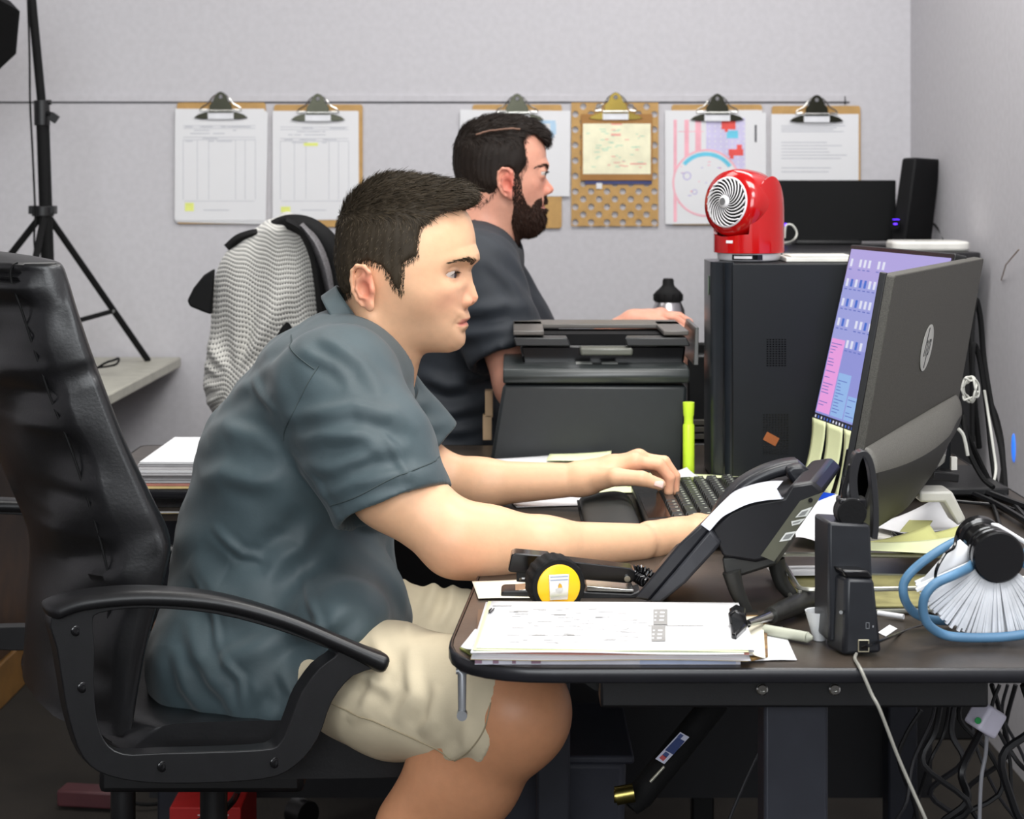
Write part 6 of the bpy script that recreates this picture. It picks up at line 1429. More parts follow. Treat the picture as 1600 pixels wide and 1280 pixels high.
# ---- desk phone
def phone():
    t = thing('desk_phone', 'black office telephone tilted on its stand, seen from behind, at the desk middle', 'telephone', tuple(G(1100, 945)))
    D = 1.95; PH = M('phone_shell', (30, 31, 36), .34, 0, (50, .1), (700, .12, .0005)); PD = M('phone_side', (44, 45, 50), .42, 0, (50, .1), (700, .15, .0005))
    y0, y1 = 1.945, 2.12
    mb = MB(); sideprism(mb, [(990, 935), (1061, 850), (1096, 819), (1111, 826), (1062, 884), (1014, 940)], D, y0+.004, y1); mb.build('front_frame', PH, t, world=True, bevel=.003)
    mb = MB(); sideprism(mb, [(1014, 940), (1062, 884), (1111, 826), (1128, 847), (1116, 862), (1072, 910), (1034, 941)], D, y0, y1-.01); mb.build('side_panel', PD, t, world=True, bevel=.003)
    mb = MB(); sideprism(mb, [(1110, 827), (1141, 799), (1175, 786), (1224, 777), (1236, 757), (1270, 752), (1287, 768), (1214, 872), (1180, 880), (1129, 872)], D, y0+.006, y1); mb.build('body', M('phone_under', (22, 22, 26), .36), t, world=True, bevel=.004, smooth=50)
    # white paper strip along the top edge
    pts = smooth_path([P(*q, D) for q in ((1096, 820), (1120, 795), (1138, 780), (1165, 770), (1192, 764.5), (1214, 764))], 6); n = len(pts)
    ptb = smooth_path([P(*q, D) for q in ((1110, 828), (1128, 808), (1144, 798), (1170, 786), (1198, 780), (1224, 778))], 6); mb = MB(); vs = []
    for a, b in zip(pts, ptb): vs += [Vector((a.x, y0+.05, a.z+.001)), Vector((a.x, y0+.002, a.z+.0005)), Vector((b.x, y0-.001, b.z)), Vector((b.x, y0+.012, b.z-.001))]
    mb.add(vs, [(4*i+k, 4*i+k+1, 4*i+4+k+1, 4*i+4+k) for i in range(n-1) for k in range(3)]); mb.build('paper_strip', M('strip_white', (232, 236, 246), .5), t, world=True, smooth=60, solid=.0008)
    # handset resting on the far side
    Dh = 2.075; pts = smooth_path([P(*q, Dh) for q in ((1118, 818), (1132, 790), (1158, 760), (1192, 740), (1226, 729), (1244, 727))], 5); n = len(pts); vs = []
    for k, p in enumerate(pts):
        dd = (pts[min(k+1, n-1)]-pts[max(k-1, 0)]).normalized(); up = dd.cross(Vector((0, 1, 0))); up = up if up.z > 0 else -up
        for i in range(14):
            a = 2*math.pi*i/14; vs.append(p+up*math.copysign(abs(math.sin(a))**.7, math.sin(a))*.0085+Vector((0, 1, 0))*math.copysign(abs(math.cos(a))**.6, math.cos(a))*.021)
    mb = MB(); mb.add(vs, [(j*14+i, j*14+(i+1) % 14, (j+1)*14+(i+1) % 14, (j+1)*14+i) for j in range(n-1) for i in range(14)]+[tuple(range(13, -1, -1)), tuple(range((n-1)*14, n*14))])
    hs = mb.build('handset', PH, t, world=True, smooth=60)
    mb = MB(); sideprism(mb, [(1222, 730), (1232, 722), (1250, 721), (1264, 734), (1274, 752), (1246, 762), (1236, 752), (1228, 742)], Dh-.01, Dh-.035, Dh+.02); mb.build('earpiece', PH, hs, world=True, bevel=.005, seg=3)
    mb = MB(); sideprism(mb, [(1008, 915), (1026, 892), (1056, 858), (1064, 850), (1082, 862), (1040, 915)], Dh, Dh-.02, Dh+.02); mb.build('mouthpiece', PH, hs, world=True, bevel=.005)
    # screen lip catching blue
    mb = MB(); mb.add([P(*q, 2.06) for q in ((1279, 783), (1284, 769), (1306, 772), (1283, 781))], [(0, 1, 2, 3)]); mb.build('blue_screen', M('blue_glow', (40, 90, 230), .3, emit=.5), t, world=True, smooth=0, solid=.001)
    # rear label plate turned to the camera
    q4 = [P(1287, 769, D), P(1210, 877, D), P(1189, 868, D), P(1250, 783, D)]; nn = Vector((0, -.0, 0))
    pl = [Vector((p.x, y0+.003, p.z)) for p in q4]; mb = MB(); mb.add(pl+[p+Vector((0, .003, 0)) for p in pl], [(0, 1, 2, 3), (7, 6, 5, 4), (0, 4, 5, 1), (1, 5, 6, 2), (2, 6, 7, 3), (3, 7, 4, 0)]); pt = mb.build('rear_plate', M('phone_plate', (84, 84, 70), .5), t, world=True)
    def lab(quads, m, nm, off=.001):
        mb = MB()
        for qd in quads: mb.add([Vector((P(*s_, D).x, y0+.003-off, P(*s_, D).z)) for s_ in qd], [(0, 1, 2, 3)])
        mb.build(nm, m, pt, world=True, smooth=0)
    W1 = M('label_white', (214, 216, 212), .6)
    lab([[(1253, 797), (1270, 791), (1261, 806), (1243, 808)], [(1237, 814), (1259, 809), (1250, 818), (1238, 821)], [(1228, 832), (1245, 829), (1236, 843), (1218, 846)]], W1, 'label')
    lab([[(1254, 799), (1264, 796), (1258, 804), (1247, 806)], [(1240, 815.5), (1253, 812.5), (1248, 816), (1239, 818)], [(1229, 834.5), (1241, 832.5), (1234, 840.5), (1223, 842.5)]], M('label_print', (130, 132, 130), .7), 'barcode', .0016)
    mb = MB(); p = P(1267, 781, D); mb.cyl(Vector((p.x, y0+.003, p.z)), Vector((p.x, y0+.001, p.z)), .0024); mb.build('port', BLKM, t, world=True)
    # stand
    ST = M('phone_stand', (40, 40, 38), .45)
    mb = MB(); sideprism(mb, [(1126, 872), (1212, 868), (1214, 884), (1158, 902), (1130, 900)], D, y0+.01, y1-.02); mb.build('stand_bar', ST, t, world=True, bevel=.003)
    for (a, b, c_, Dl) in (((1143, 893), (1152, 925), (1168, 957), 1.952), ((1212, 874), (1222, 912), (1246, 938), 2.02)):
        m_ = MB(); pts = [P(*a, Dl), P(*b, Dl), P(*c_, Dl)]; m_.tube(pts, [.0105, .0085, .0065], 10, sub=4); m_.box(P(*c_, Dl)+Vector((.002, 0, -.001)), (.018, .012, .005)); m_.build('stand_leg', ST, t, world=True)
    # coiled cord towards the stapler
    path = smooth_path([P(*q, D_) for q, D_ in (((1022, 905), 2.07), ((1005, 893), 2.07), ((988, 893), 2.07), ((1000, 906), 2.06), ((1018, 912), 2.04), ((1040, 905), 2.06))], 34); mb = MB(); pts = []
    for k, p in enumerate(path):
        dd = (path[min(k+1, len(path)-1)]-path[max(k-1, 0)]).normalized(); u = dd.cross(Vector((0, 1, .2))).normalized(); v = dd.cross(u); a = k*.85; pts.append(p+u*.0052*math.cos(a)+v*.0052*math.sin(a))
    mb.tube(pts, .0017, 6); mb.build('coiled_cord', BLKG, t, world=True)
    for ch in t.children_recursive:      # the set is turned a little, its far side further right
        if ch.name.split('.')[0] in ('coiled_cord', 'handset', 'earpiece', 'mouthpiece', 'blue_screen', 'stand_leg'): continue
        for v in ch.data.vertices: v.co.x += (v.co.y+t.location.y-1.95)*.30
phone()

# ---- lit monitor (second screen) with notes
def lit_monitor():
    t = thing('monitor', 'lit monitor with a lavender desktop and note lists, facing the seated man', 'monitor', (.57, 2.72, .74))
    TF, TN, BF, BN = Vector((.526, 2.78, 1.1127)), Vector((.596, 2.41, 1.1127)), Vector((.4647, 2.78, .8367)), Vector((.5347, 2.41, .8367))
    ux = (TN-TF).normalized(); vz = (TF-BF).normalized(); nrm = vz.cross(ux).normalized()
    if nrm.x > 0: nrm = -nrm
    W_, H_ = (TN-TF).length, (TF-BF).length
    T = Matrix((ux, vz, nrm)).transposed().to_4x4(); T.translation = BF   # local: x along width (far to near), y up, z towards the viewer
    mb = MB(); mb.prism(rounded([(0, 0), (W_, 0), (W_, H_), (0, H_)], .004), -.018, 0, T); mb.build('housing', BLK, t, world=True, bevel=.0015)
    def em(n, c, e=.75): 
        return M(n, c, .5, emit=e*1.0, black=1)
    b = .007; ms = [em('screen_lavender', (160, 164, 224)), em('screen_violet', (174, 164, 224)), em('screen_pink', (236, 160, 226)), em('screen_blue', (150, 186, 236)), em('screen_cyan', (150, 220, 226)), em('screen_bar', (38, 36, 52), .6), em('screen_icon', (226, 228, 246)), em('screen_icon_blue', (70, 110, 206)), em('screen_text', (96, 110, 190)), em('screen_periwinkle', (146, 150, 218))]
    # background as a coarse wash of bands
    mb = MB(); nb = 16
    for j in range(nb):
        y0_, y1_ = b+(H_-2*b)*j/nb, b+(H_-2*b)*(j+1)/nb
        mb.mat(1 if j > 12 else (0 if j > 6 else 9)); mb.add([T @ Vector(q) for q in ((b, y0_, .0006), (W_-b, y0_, .0006), (W_-b, y1_, .0006), (b, y1_, .0006))], [(0, 1, 2, 3)])
    mb.build('screen', ms, t, world=True, smooth=0)
    mb = MB(); r_ = random.Random(4)
    def rc(x0, y0, x1, y1, m, z=.0009): mb.mat(m); mb.add([T @ Vector(q) for q in ((b+x0, y0, z), (b+x1, y0, z), (b+x1, y1, z), (b+x0, y1, z))], [(0, 1, 2, 3)])
    rc(0, b, W_-2*b, b+.010, 5); 
    for k in range(26): rc(.004+k*.0125, b+.003, .009+k*.0125, b+.007, r_.choice([6, 7, 8]), .0011)
    rc(.004, .020, .058, .135, 2); rc(.062, .020, .112, .086, 3); rc(.116, .020, .160, .056, 3); rc(.166, .020, .235, .130, 4)
    for x0, x1, y1 in ((.007, .054, .130), (.065, .108, .080), (.120, .156, .052), (.170, .225, .124)):
        y = .026
        while y < y1:
            if r_.random() < .8: rc(x0, y, x0+(x1-x0)*r_.uniform(.25, .9), y+.0012, 8, .0011)
            y += .0048
    for row in range(8):
        yy = H_-.034-row*.031; nn_ = 8 if row < 5 else 6
        for k in range(nn_):
            x0 = .010+k*.018
            if yy < .14 and x0 < .062 or yy < .095 and x0 < .115: continue
            if x0 > .155 and yy < .14: continue
            if r_.random() < .12: continue
            rc(x0, yy, x0+.009, yy+.012, 6 if r_.random() < .7 else 7, .0011); rc(x0-.001, yy-.005, x0+.010, yy-.0035, 8, .0011)
    rc(.34, H_-.03, .344, H_-.026, 8)
    o = mb.build('desktop_icons', ms, t, world=True, smooth=0); o['kind'] = 'stuff'; mb2 = MB(); mb2.box((.64, 2.74, .754), (.18, .22, .012)); mb2.build('stand_foot', BLK, t, world=True, bevel=.003)
    mb2 = MB(); mb2.tube([(.64, 2.74, .76), (.645, 2.74, .86), (.58, 2.72, .93)], .014, 10); mb2.build('stand_neck', BLK, t, world=True)
    # three long notes stuck to the lower bezel
    G3 = 'long pale notes hanging from the lit monitor'
    for k, (x0, x1, sk) in enumerate(((.004, .062, -.004), (.066, .132, .0), (.137, .205, .004))):
        mb = MB()
        def fn(u, v, x0=x0, x1=x1, sk=sk): 
            p = T @ Vector((x0+(x1-x0)*u+sk*v, .008-.095*v*(1+.12*u), .002)); 
            return Vector((p.x-.018*v*v+.02*v, p.y-.02*v*(1-u), max(p.z, .7425)))
        mb.grid(fn, 6, 12); tag(mb.build('note', NOTE, solid=.0004, smooth=80), ['far-left of the three pale yellow notes hanging below the lit screen', 'middle pale yellow note hanging below the lit screen', 'nearest of the three pale yellow notes hanging below the lit screen'][k], 'note', G3)
lit_monitor()
psheet('large white sheet curling on the desk behind the telephone', [(1236, 840), (1300, 850), (1318, 770), (1284, 776)], .752, PAPER, wav=.004)

# ---- rear-facing monitor with round emblem
def back_monitor():
    t = thing('monitor', 'large grey-black monitor seen from behind with a round silver emblem', 'monitor', (.50, 2.25, .74))
    TNn, TFf = Vector((.428, 2.0, 1.1035)), Vector((.652, 2.475, 1.1035)); B1 = Vector((.3925, 2.0, .905)); B1f = B1+(TFf-TNn)
    ux = (TFf-TNn).normalized(); vz = (TNn-B1).normalized(); nrm = ux.cross(vz).normalized()      # towards the camera side
    if nrm.y > 0: nrm = -nrm
    T = Matrix((ux, vz, nrm)).transposed().to_4x4(); T.translation = B1; W_ = (TFf-TNn).length; H_ = (TNn-B1).length
    GM = M('monitor_back_grey', (70, 68, 62), .62, 0, (700, .25), (900, .4, .0006)); GL = M('monitor_lit_band', (104, 102, 96), .6, 0, (800, .2), (900, .4, .0006))
    if T.determinant() < 0: pass
    mb = MB(); mb.prism(rounded([(0, -.005), (W_, -.005), (W_, H_), (0, H_)], [.002, .002, .006, .004]), -.014, 0, T); mb.build('rear_panel', GM, t, world=True, bevel=.0015)
    mb = MB(); mb.prism([(-.0015, -.03), (.006, -.03), (.006, H_+.001), (-.0015, H_+.001)], -.018, -.010, T); mb.build('front_bezel', BLK, t, world=True, bevel=.001)
    # lower bulge: upper band painted lighter as if lit from above, then the dark chin
    nu, nv = 44, 34; vs = []
    up = Vector((0, 0, 1)); hn = Vector((nrm.x, nrm.y, 0)).normalized()
    for j in range(nv+1):
        v = j/nv
        for i in range(nu+1):
            u = i/nu; base = B1+ux*(W_*u*.93)+vz*(.004+.008*u); c_ = math.sin(math.pi*min(1, u*.62+.12))*(1-.85*ss(.7, 1, u))
            depth = .006+.012*c_; band = .008+.018*math.sin(math.pi*min(1, u*.8+.1))
            if v < .45:
                q = v/.45; p = base+hn*(depth*math.sin(q*math.pi/2))-up*(band*(1-math.cos(q*math.pi/2))+.008*q)
            else:
                q = (v-.45)/.55; p0 = base+hn*depth-up*(band+.008); zb = .800+.03*ss(.5, 1, u)-.0*u; p = Vector((p0.x, p0.y, p0.z+(zb-p0.z)*q))-hn*(.035*q**1.6)
            vs.append(p)
    mb = MB(); 
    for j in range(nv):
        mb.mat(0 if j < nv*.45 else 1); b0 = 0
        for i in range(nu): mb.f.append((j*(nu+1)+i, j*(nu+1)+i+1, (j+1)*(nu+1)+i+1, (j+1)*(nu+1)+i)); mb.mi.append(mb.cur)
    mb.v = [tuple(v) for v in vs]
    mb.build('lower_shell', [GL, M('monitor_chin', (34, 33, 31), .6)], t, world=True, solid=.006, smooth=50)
    mb = MB(); mb.prism([(.0, -.110), (W_, -.085), (W_, .0), (0, .0)], -.020, -.004, T); mb.build('screen_chin', BLKG, t, world=True)
    mb = MB(); mb.prism([(.008, .0), (W_-.008, .0), (W_-.008, H_-.008), (.008, H_-.008)], -.0195, -.0182, T); mb.build('screen', M('screen_dark', (14, 14, 18), .15), t, world=True)
    # emblem: disc with cut letters h p
    c = T.inverted() @ P(1447, 543, 2.18); 
    o_, d_ = Vector((0, 0, CZ)), (P(1447, 543, 1)-Vector((0, 0, CZ))); k = (B1-o_).dot(nrm)/d_.dot(nrm); hit = o_+d_*k
    E = T.copy(); E.translation = hit+nrm*.0006
    SIL = M('emblem_silver', (206, 206, 200), .3, .4)
    mb = MB(); mb.lathe([(.0001, 0), (.0290, 0), (.0293, .0008), (.0001, .0010)], E, 56); em_ = mb.build('emblem', SIL, t, world=True, smooth=30)
    DK = M('emblem_dark', (60, 60, 58), .5)
    mb = MB(); sh = .28
    def bar(x0, y0, x1, y1, z=.0012): mb.prism([(x0+y0*sh, y0), (x1+y0*sh, y0), (x1+y1*sh, y1), (x0+y1*sh, y1)], .0009, z, E)
    # h
    bar(-.0135, -.010, -.0095, .0255); bar(-.0095, .0065, -.0045, .0100); bar(-.0050, -.010, -.0010, .0085)
    # p
    bar(.0035, -.0255, .0075, .0100); bar(.0075, .0065, .0125, .0100); bar(.0120, -.0075, .0155, .0090); bar(.0075, -.0100, .0135, -.0068)
    mb.build('emblem_letters', DK, em_, world=True, smooth=0)
    # foot
    mb = MB(); A = [P(*q, 2.30) for q in ((1432, 764), (1482, 764), (1504, 808), (1491, 818), (1470, 781), (1432, 781))]
    mb.prism([(p.x, p.z) for p in A][::-1], 2.28, 2.33, XZ(0)); mb.build('stand_arm', M('stand_white', (200, 198, 190), .45), t, world=True, bevel=.003)
    mb = MB(); mb.box((.54, 2.36, .746), (.16, .14, .010), rot=(0, 0, .9)); mb.build('stand_base', M('stand_white', (200, 198, 190), .45), t, world=True, bevel=.003)
back_monitor()

# ---- headset and its base
def dock():
    t = thing('headset_dock', 'black headset charging base with network socket at the desk front', 'charging dock', tuple(G(1338, 1024)))
    DK = M('dock_black', (28, 30, 35), .36, 0, (50, .1), (800, .12, .0004)); D = 1.765
    def hx(q, y0, y1, m, nm, bev=.002, dx=0):   # front quad in pixels, pushed back in depth, shifted left for the visible side
        a = [P(*s_, D)+Vector((0, y0-D, 0)) for s_ in q]; b = [v+Vector((dx, y1-y0, 0)) for v in a]; mb = MB(); mb.hexa([a[0], a[1], b[1], b[0], a[3], a[2], b[2], b[3]]); return mb.build(nm, m, t, world=True, bevel=bev)
    hx([(1318, 1025), (1379, 1021), (1367, 905), (1322, 903)], 1.765, 1.80, DK, 'front_block', .004, -.012)
    hx([(1300, 1012), (1374, 1012), (1367, 826), (1300, 822)], 1.785, 1.835, DK, 'rear_tower', .003, -.006)
    hx([(1322, 903), (1366, 905), (1357, 892), (1316, 891)], 1.766, 1.80, BLKG, 'sloped_cap', .002, -.01)
    mb = MB(); sq = [(1341, 1000), (1357, 1000), (1357, 1018), (1341, 1018)]; p = [P(*q, D)+Vector((0, -.0012, 0)) for q in sq]
    for i in range(4): mb.tube([p[i], p[(i+1) % 4]], .0006, 5)
    mb.build('socket_frame', M('socket_metal', (190, 184, 160), .3, .7), t, world=True)
    mb = MB(); c = sum(p, Vector())/4; mb.box(c+Vector((0, .0008, 0)), (.009, .0012, .010)); mb.build('socket', BLKM, t, world=True)
    mb = MB(); q = [P(*s_, D)+Vector((0, -.0006, 0)) for s_ in ((1353, 973), (1358, 973), (1358, 982), (1353, 982))]
    for i in range(4): mb.tube([q[i], q[(i+1) % 4]], .0002, 4)
    mb.box(P(1364, 979, D)+Vector((0, -.0006, 0)), (.001, .0003, .002)); mb.build('port_symbol', M('symbol_grey', (150, 152, 156), .5), t, world=True)
    mb = MB(); mb.cyl(P(1314, 957, D+.004), P(1314, 957, D+.001), .0018); mb.build('side_button', BLKG, t, world=True)
    h = thing('headset', 'black single-ear headset resting on top of the charging dock', 'headset', tuple(P(1338, 825, 1.80)))
    mb = MB(); c = P(1331, 802, 1.79); T = frame(c+Vector((0, .018, 0)), (1, 0, 0), (0, 0, 1)) ; mb.lathe([(.0001, -.002), (.0145, -.002), (.0160, .002), (.0160, .014), (.0135, .020), (.0001, .020)], T, 36); ec = mb.build('ear_cup', BLKM, h, world=True, smooth=50)
    mb = MB(); mb.lathe([(.0105, .0195), (.0150, .0175), (.0165, .012), (.0150, .008)], T, 36); mb.build('ear_cushion', M('cushion_black', (22, 22, 24), .5), ec, world=True)
    mb = MB(); pts = [P(*q, 1.80) for q in ((1336, 788), (1332, 768), (1331, 745), (1335, 722), (1341, 710), (1350, 708), (1358, 722), (1363, 750), (1366, 790), (1366, 822), (1364, 840))]
    pp = smooth_path(pts, 5); vs = []; n = len(pp)
    for k, p in enumerate(pp):
        d = (pp[min(k+1, n-1)]-pp[max(k-1, 0)]).normalized(); nn = d.cross(Vector((0, 1, 0))).normalized()
        w2 = .0085; th = .0042 if k < n*.4 else .0030
        for a, b in ((-1, -1), (1, -1), (1, 1), (-1, 1)): vs.append(p+nn*th*a+Vector((0, w2*b, 0)))
    mb.add(vs, [(j*4+i, j*4+(i+1) % 4, (j+1)*4+(i+1) % 4, (j+1)*4+i) for j in range(n-1) for i in range(4)]+[(3, 2, 1, 0), (4*n-4, 4*n-3, 4*n-2, 4*n-1)]); mb.build('ear_hook', M('hook_black', (40, 40, 42), .22), h, world=True, bevel=.001, smooth=60)
    mb = MB(); mb.tube([P(1328, 790, 1.80), P(1325, 770, 1.80), P(1330, 745, 1.80), P(1333, 725, 1.80)], [.009, .0075, .006, .005], 12, sub=4); mb.box(P(1330, 786, 1.80), (.028, .02, .012)); mb.build('mount', BLKG, h, world=True, bevel=.002)
dock()
mb = MB(); mb.tube([P(1348, 1012, 1.757), P(1360, 1008, 1.752), P(1385, 998, 1.79), G(1410, 988), G(1440, 978), G(1470, 968), G(1490, 950, .745), P(1462, 905, 1.80), P(1475, 868, 1.80), P(1490, 856, 1.82), P(1494, 838, 1.83)], .0017, 6, sub=8); tag(mb.build('black_cable', BLKG), 'thin black cable from the dock socket over the blue brush handle', 'cable')
CLR = M('clear_cable', (150, 148, 140), .3)
mb = MB(); mb.tube([P(1338, 1022, 1.762), P(1336, 1030, 1.745), P(1345, 1046, 1.712), P(1362, 1085, 1.705), P(1375, 1110, 1.70), P(1402, 1180, 1.70), P(1428, 1240, 1.70), P(1450, 1290, 1.70), P(1500, 1420, 1.72)], .0017, 7, sub=6); tag(mb.build('phone_cord', CLR), 'pale thin cord falling from the dock over the desk edge', 'cord')

# ---- brush with blue looped handles
def brush():
    t = thing('dusting_brush', 'round white-bristled brush with black drum and blue looped handles', 'brush', tuple(G(1520, 985)))
    BLU_ = M('blue_handle', (84, 126, 160), .45, 0, (50, .06)); D = 1.82
    c0 = P(1561, 872, 1.80); c1 = P(1524, 838, 1.885); ax_ = (c1-c0).normalized()
    ax_ = Vector((ax_.x, max(ax_.y, .8), ax_.z)).normalized(); L_ = (c1-c0).length; T = ax_.to_track_quat('Z', 'Y').to_matrix().to_4x4(); T.translation = c0
    mb = MB(); mb.lathe([(.0001, 0), (.0245, 0), (.0262, .0015), (.0262, .010), (.0235, .012), (.0235, .018), (.0250, .019), (.0250, .023), (.0225, .025), (.0225, .031), (.0240, .032), (.0240, .036), (.0215, .038), (.0215, .060), (.0245, .062), (.0250, .064), (.0250, .074), (.0001, .075)], T, 48); mb.build('drum', BLKG, t, world=True, smooth=35)
    rb = random.Random(8); BR = M('bristle_white', (222, 224, 228), .6, 0, (30, .12))
    # fan of flat bristle tufts on two rings
    for ring, (z_, r1, n_) in enumerate(((.012, .088, 60), (.022, .086, 60), (.034, .084, 50))):
        for k in range(n_):
            a = math.radians(-155+115*k/(n_-1)+rb.uniform(-1.0, 1.0)); rr1 = r1*rb.uniform(.93, 1.0)
            # angle in world side plane: build in x-z with depth from the ring
            d = Vector((math.cos(a), .05, math.sin(a))); sd = Vector((-math.sin(a), 0, math.cos(a))); b0 = c0+ax_*z_+d*.020; b1 = c0+ax_*z_+d*rr1+Vector((0, rb.uniform(-.004, .004), 0))
            mb = MB(); w0, w1 = .0007, .0015; th = Vector((0, .0022, 0)); b1 = Vector((b1.x, b1.y, max(b1.z, .7425)))
            mb.hexa([b0-sd*w0-th, b0+sd*w0-th, b0+sd*w0+th, b0-sd*w0+th, b1-sd*w1-th, b1+sd*w1-th, b1+sd*w1+th, b1-sd*w1+th]); mb.build('bristle_tuft', BR, t, world=True, smooth=0)
    def loop(pts, D0): mb = MB(); mb.tube([P(x, y, D_) for x, y, D_ in pts], .0048, 12, sub=7); mb.build('looped_handle', BLU_, t, world=True)
    loop([(1526, 874, 1.83), (1514, 887, 1.81), (1490, 899, 1.785), (1462, 912, 1.78), (1446, 930, 1.78), (1442, 952, 1.785), (1449, 974, 1.79), (1470, 990, 1.80), (1500, 996, 1.80), (1560, 996, 1.80), (1605, 991, 1.80), (1660, 985, 1.81), (1670, 930, 1.81), (1600, 880, 1.81)], D)
    loop([(1508, 842, 1.87), (1486, 850, 1.865), (1456, 868, 1.86), (1428, 890, 1.86), (1413, 910, 1.86), (1412, 930, 1.86), (1420, 948, 1.865), (1436, 962, 1.87), (1470, 970, 1.875), (1540, 968, 1.88), (1610, 960, 1.88), (1640, 920, 1.88), (1600, 860, 1.88)], D)
brush()
mb = MB(); mb.add([P(*q, 1.83) for q in ((1438, 909), (1490, 850), (1500, 843), (1524, 864), (1521, 872), (1450, 925))], [(0, 1, 2, 3, 4, 5)]); tag(mb.build('card', PAPER, solid=.0008), 'white card with torn edge leaning inside the blue brush handles', 'card')
mb = MB(); mb.add([P(1536, 816, 1.86), P(1560, 818, 1.86), P(1612, 850, 1.83), P(1612, 858, 1.83), P(1580, 838, 1.85)], [(0, 1, 2, 3, 4)]); tag(mb.build('card', PAPER, solid=.0008), 'white card edge lying over the drum of the brush', 'card')

# ---- black handled tool, pen, tray and scraps right of the pile
t = thing('hand_tool', 'black round-handled tool with a chrome neck in front of the telephone', 'tool', tuple(G(1240, 960)))
mb = MB(); a, b = G(1292, 925, .755), G(1204, 962, .755); mb.tube([a, a.lerp(b, .3), a.lerp(b, .75), b], [.0085, .0115, .0105, .0085], 14); mb.build('handle', M('worn_black', (34, 34, 32), .4, 0, (70, .5)), t, world=True)
mb = MB(); c = P(1162, 975, 1.93); mb.tube([b, G(1188, 968, .757), G(1168, 975, .76)], [.006, .0045, .004], 12); mb.build('neck', STEEL, t, world=True)
mb = MB(); sideprism(mb, [(1139, 962), (1150, 954), (1164, 960), (1170, 978), (1152, 998), (1143, 992)], 1.80, 1.80, 1.812); mb.build('blade', BLKG, t, world=True, bevel=.002)
mb = MB(); mb.tube([G(1195, 984, .747), G(1262, 996, .747)], .0055, 12); mb.tube([G(1262, 996, .747), G(1270, 997, .747)], [.0055, .0018], 12); tag(mb.build('marker_pen', M('pale_pen', (176, 178, 162), .4)), 'pale grey marker pen beside the worn clipboard end', 'pen')
mb = MB(); T = Matrix.Translation(G(1280, 1000, .7405)); mb.lathe([(.006, 0), (.014, .028), (.0145, .030), (.0133, .0295), (.0055, .002)][::1], T, 24); tag(mb.build('paper_cup', M('cup_white', (206, 208, 210), .5), smooth=40), 'small translucent white cone cup left of the headset dock', 'cup')
mb = MB(); mb.cyl(G(1372, 958, .745), G(1412, 964, .745), .0028); tag(mb.build('cigarette_pen', PAPER), 'slim white stick lying between the dock and the blue handles', 'stick')
def wire_tray():
    t = thing('letter_tray', 'flat silver wire tray on the desk between the phone and the brush', 'tray', tuple(G(1380, 905)))
    S_ = M('tray_silver', (170, 170, 160), .3, .7)
    q = [(.31, 1.93), (.60, 1.95), (.61, 2.10), (.315, 2.12)]
    for z, nm in ((.744, 'lower_rail'), (.768, 'upper_rail')):
        mb = MB(); pts = [Vector((x, y, z)) for x, y in rounded(q, .02, 4)]; mb.tube(pts, .0028, 8, closed=True); mb.build(nm, S_, t, world=True)
    for x, y in q: mb = MB(); mb.cyl((x, y, .744), (x, y, .768), .0024); mb.build('post', S_, t, world=True)
    for k in range(5): x = .33+k*.062; mb = MB(); mb.cyl((x, 1.935, .7435), (x, 2.11, .7435), .0016); mb.build('cross_wire', S_, t, world=True)
    mb = MB(); mb.box((.455, 2.02, .7468), (.27, .15, .003)); tag(mb.build('folder', M('faded_folder', (150, 144, 96), .7, 0, (20, .3)), bevel=.001), 'faded olive folder lying in the silver wire tray', 'folder')
wire_tray()
sheet('white slip in front of the phone stand on the right', 1262, 893, .09, .05, .05, .752)
sheet('yellow lined note below the rear-facing monitor', 1412, 852, .10, .05, .3, .772, NOTE2, curl=.2, cat='note', name='note')
sheet('pale yellow note lying right of the headset dock', 1420, 858, .11, .05, -.25, .776, NOTE, curl=.15, cat='note', name='note')
sheet('white handwritten slip under the rear-facing monitor', 1440, 822, .12, .08, .5, .757, PAPER, curl=.3, cat='note', name='note')
sheet('yellow strip across the handwritten slip under the monitor', 1432, 824, .03, .09, -.35, .766, NOTE2, cat='note', name='note')
sheet('yellow note half hidden behind the white stand arm', 1470, 843, .09, .04, .1, .760, NOTE2, curl=.2, cat='note', name='note')
mb = MB(); c = G(1452, 838, .76); mb.prism(rounded([(c.x-.04, c.y-.02), (c.x+.05, c.y-.02), (c.x+.05, c.y+.05), (c.x-.04, c.y+.05)], .01), .7405, .758); tag(mb.build('gadget', BLKG, bevel=.003), 'small glossy black box under the notes near the stand arm', 'box')
mb = MB(); c = G(1395, 985); mb.prism([(q.x, q.y) for q in [G(*s_) for s_ in [(1372, 990), (1390, 978), (1402, 984), (1384, 996)]]], .7405, .7412); tag(mb.build('scrap', PAPER), 'torn white scrap right of the headset dock', 'scrap')

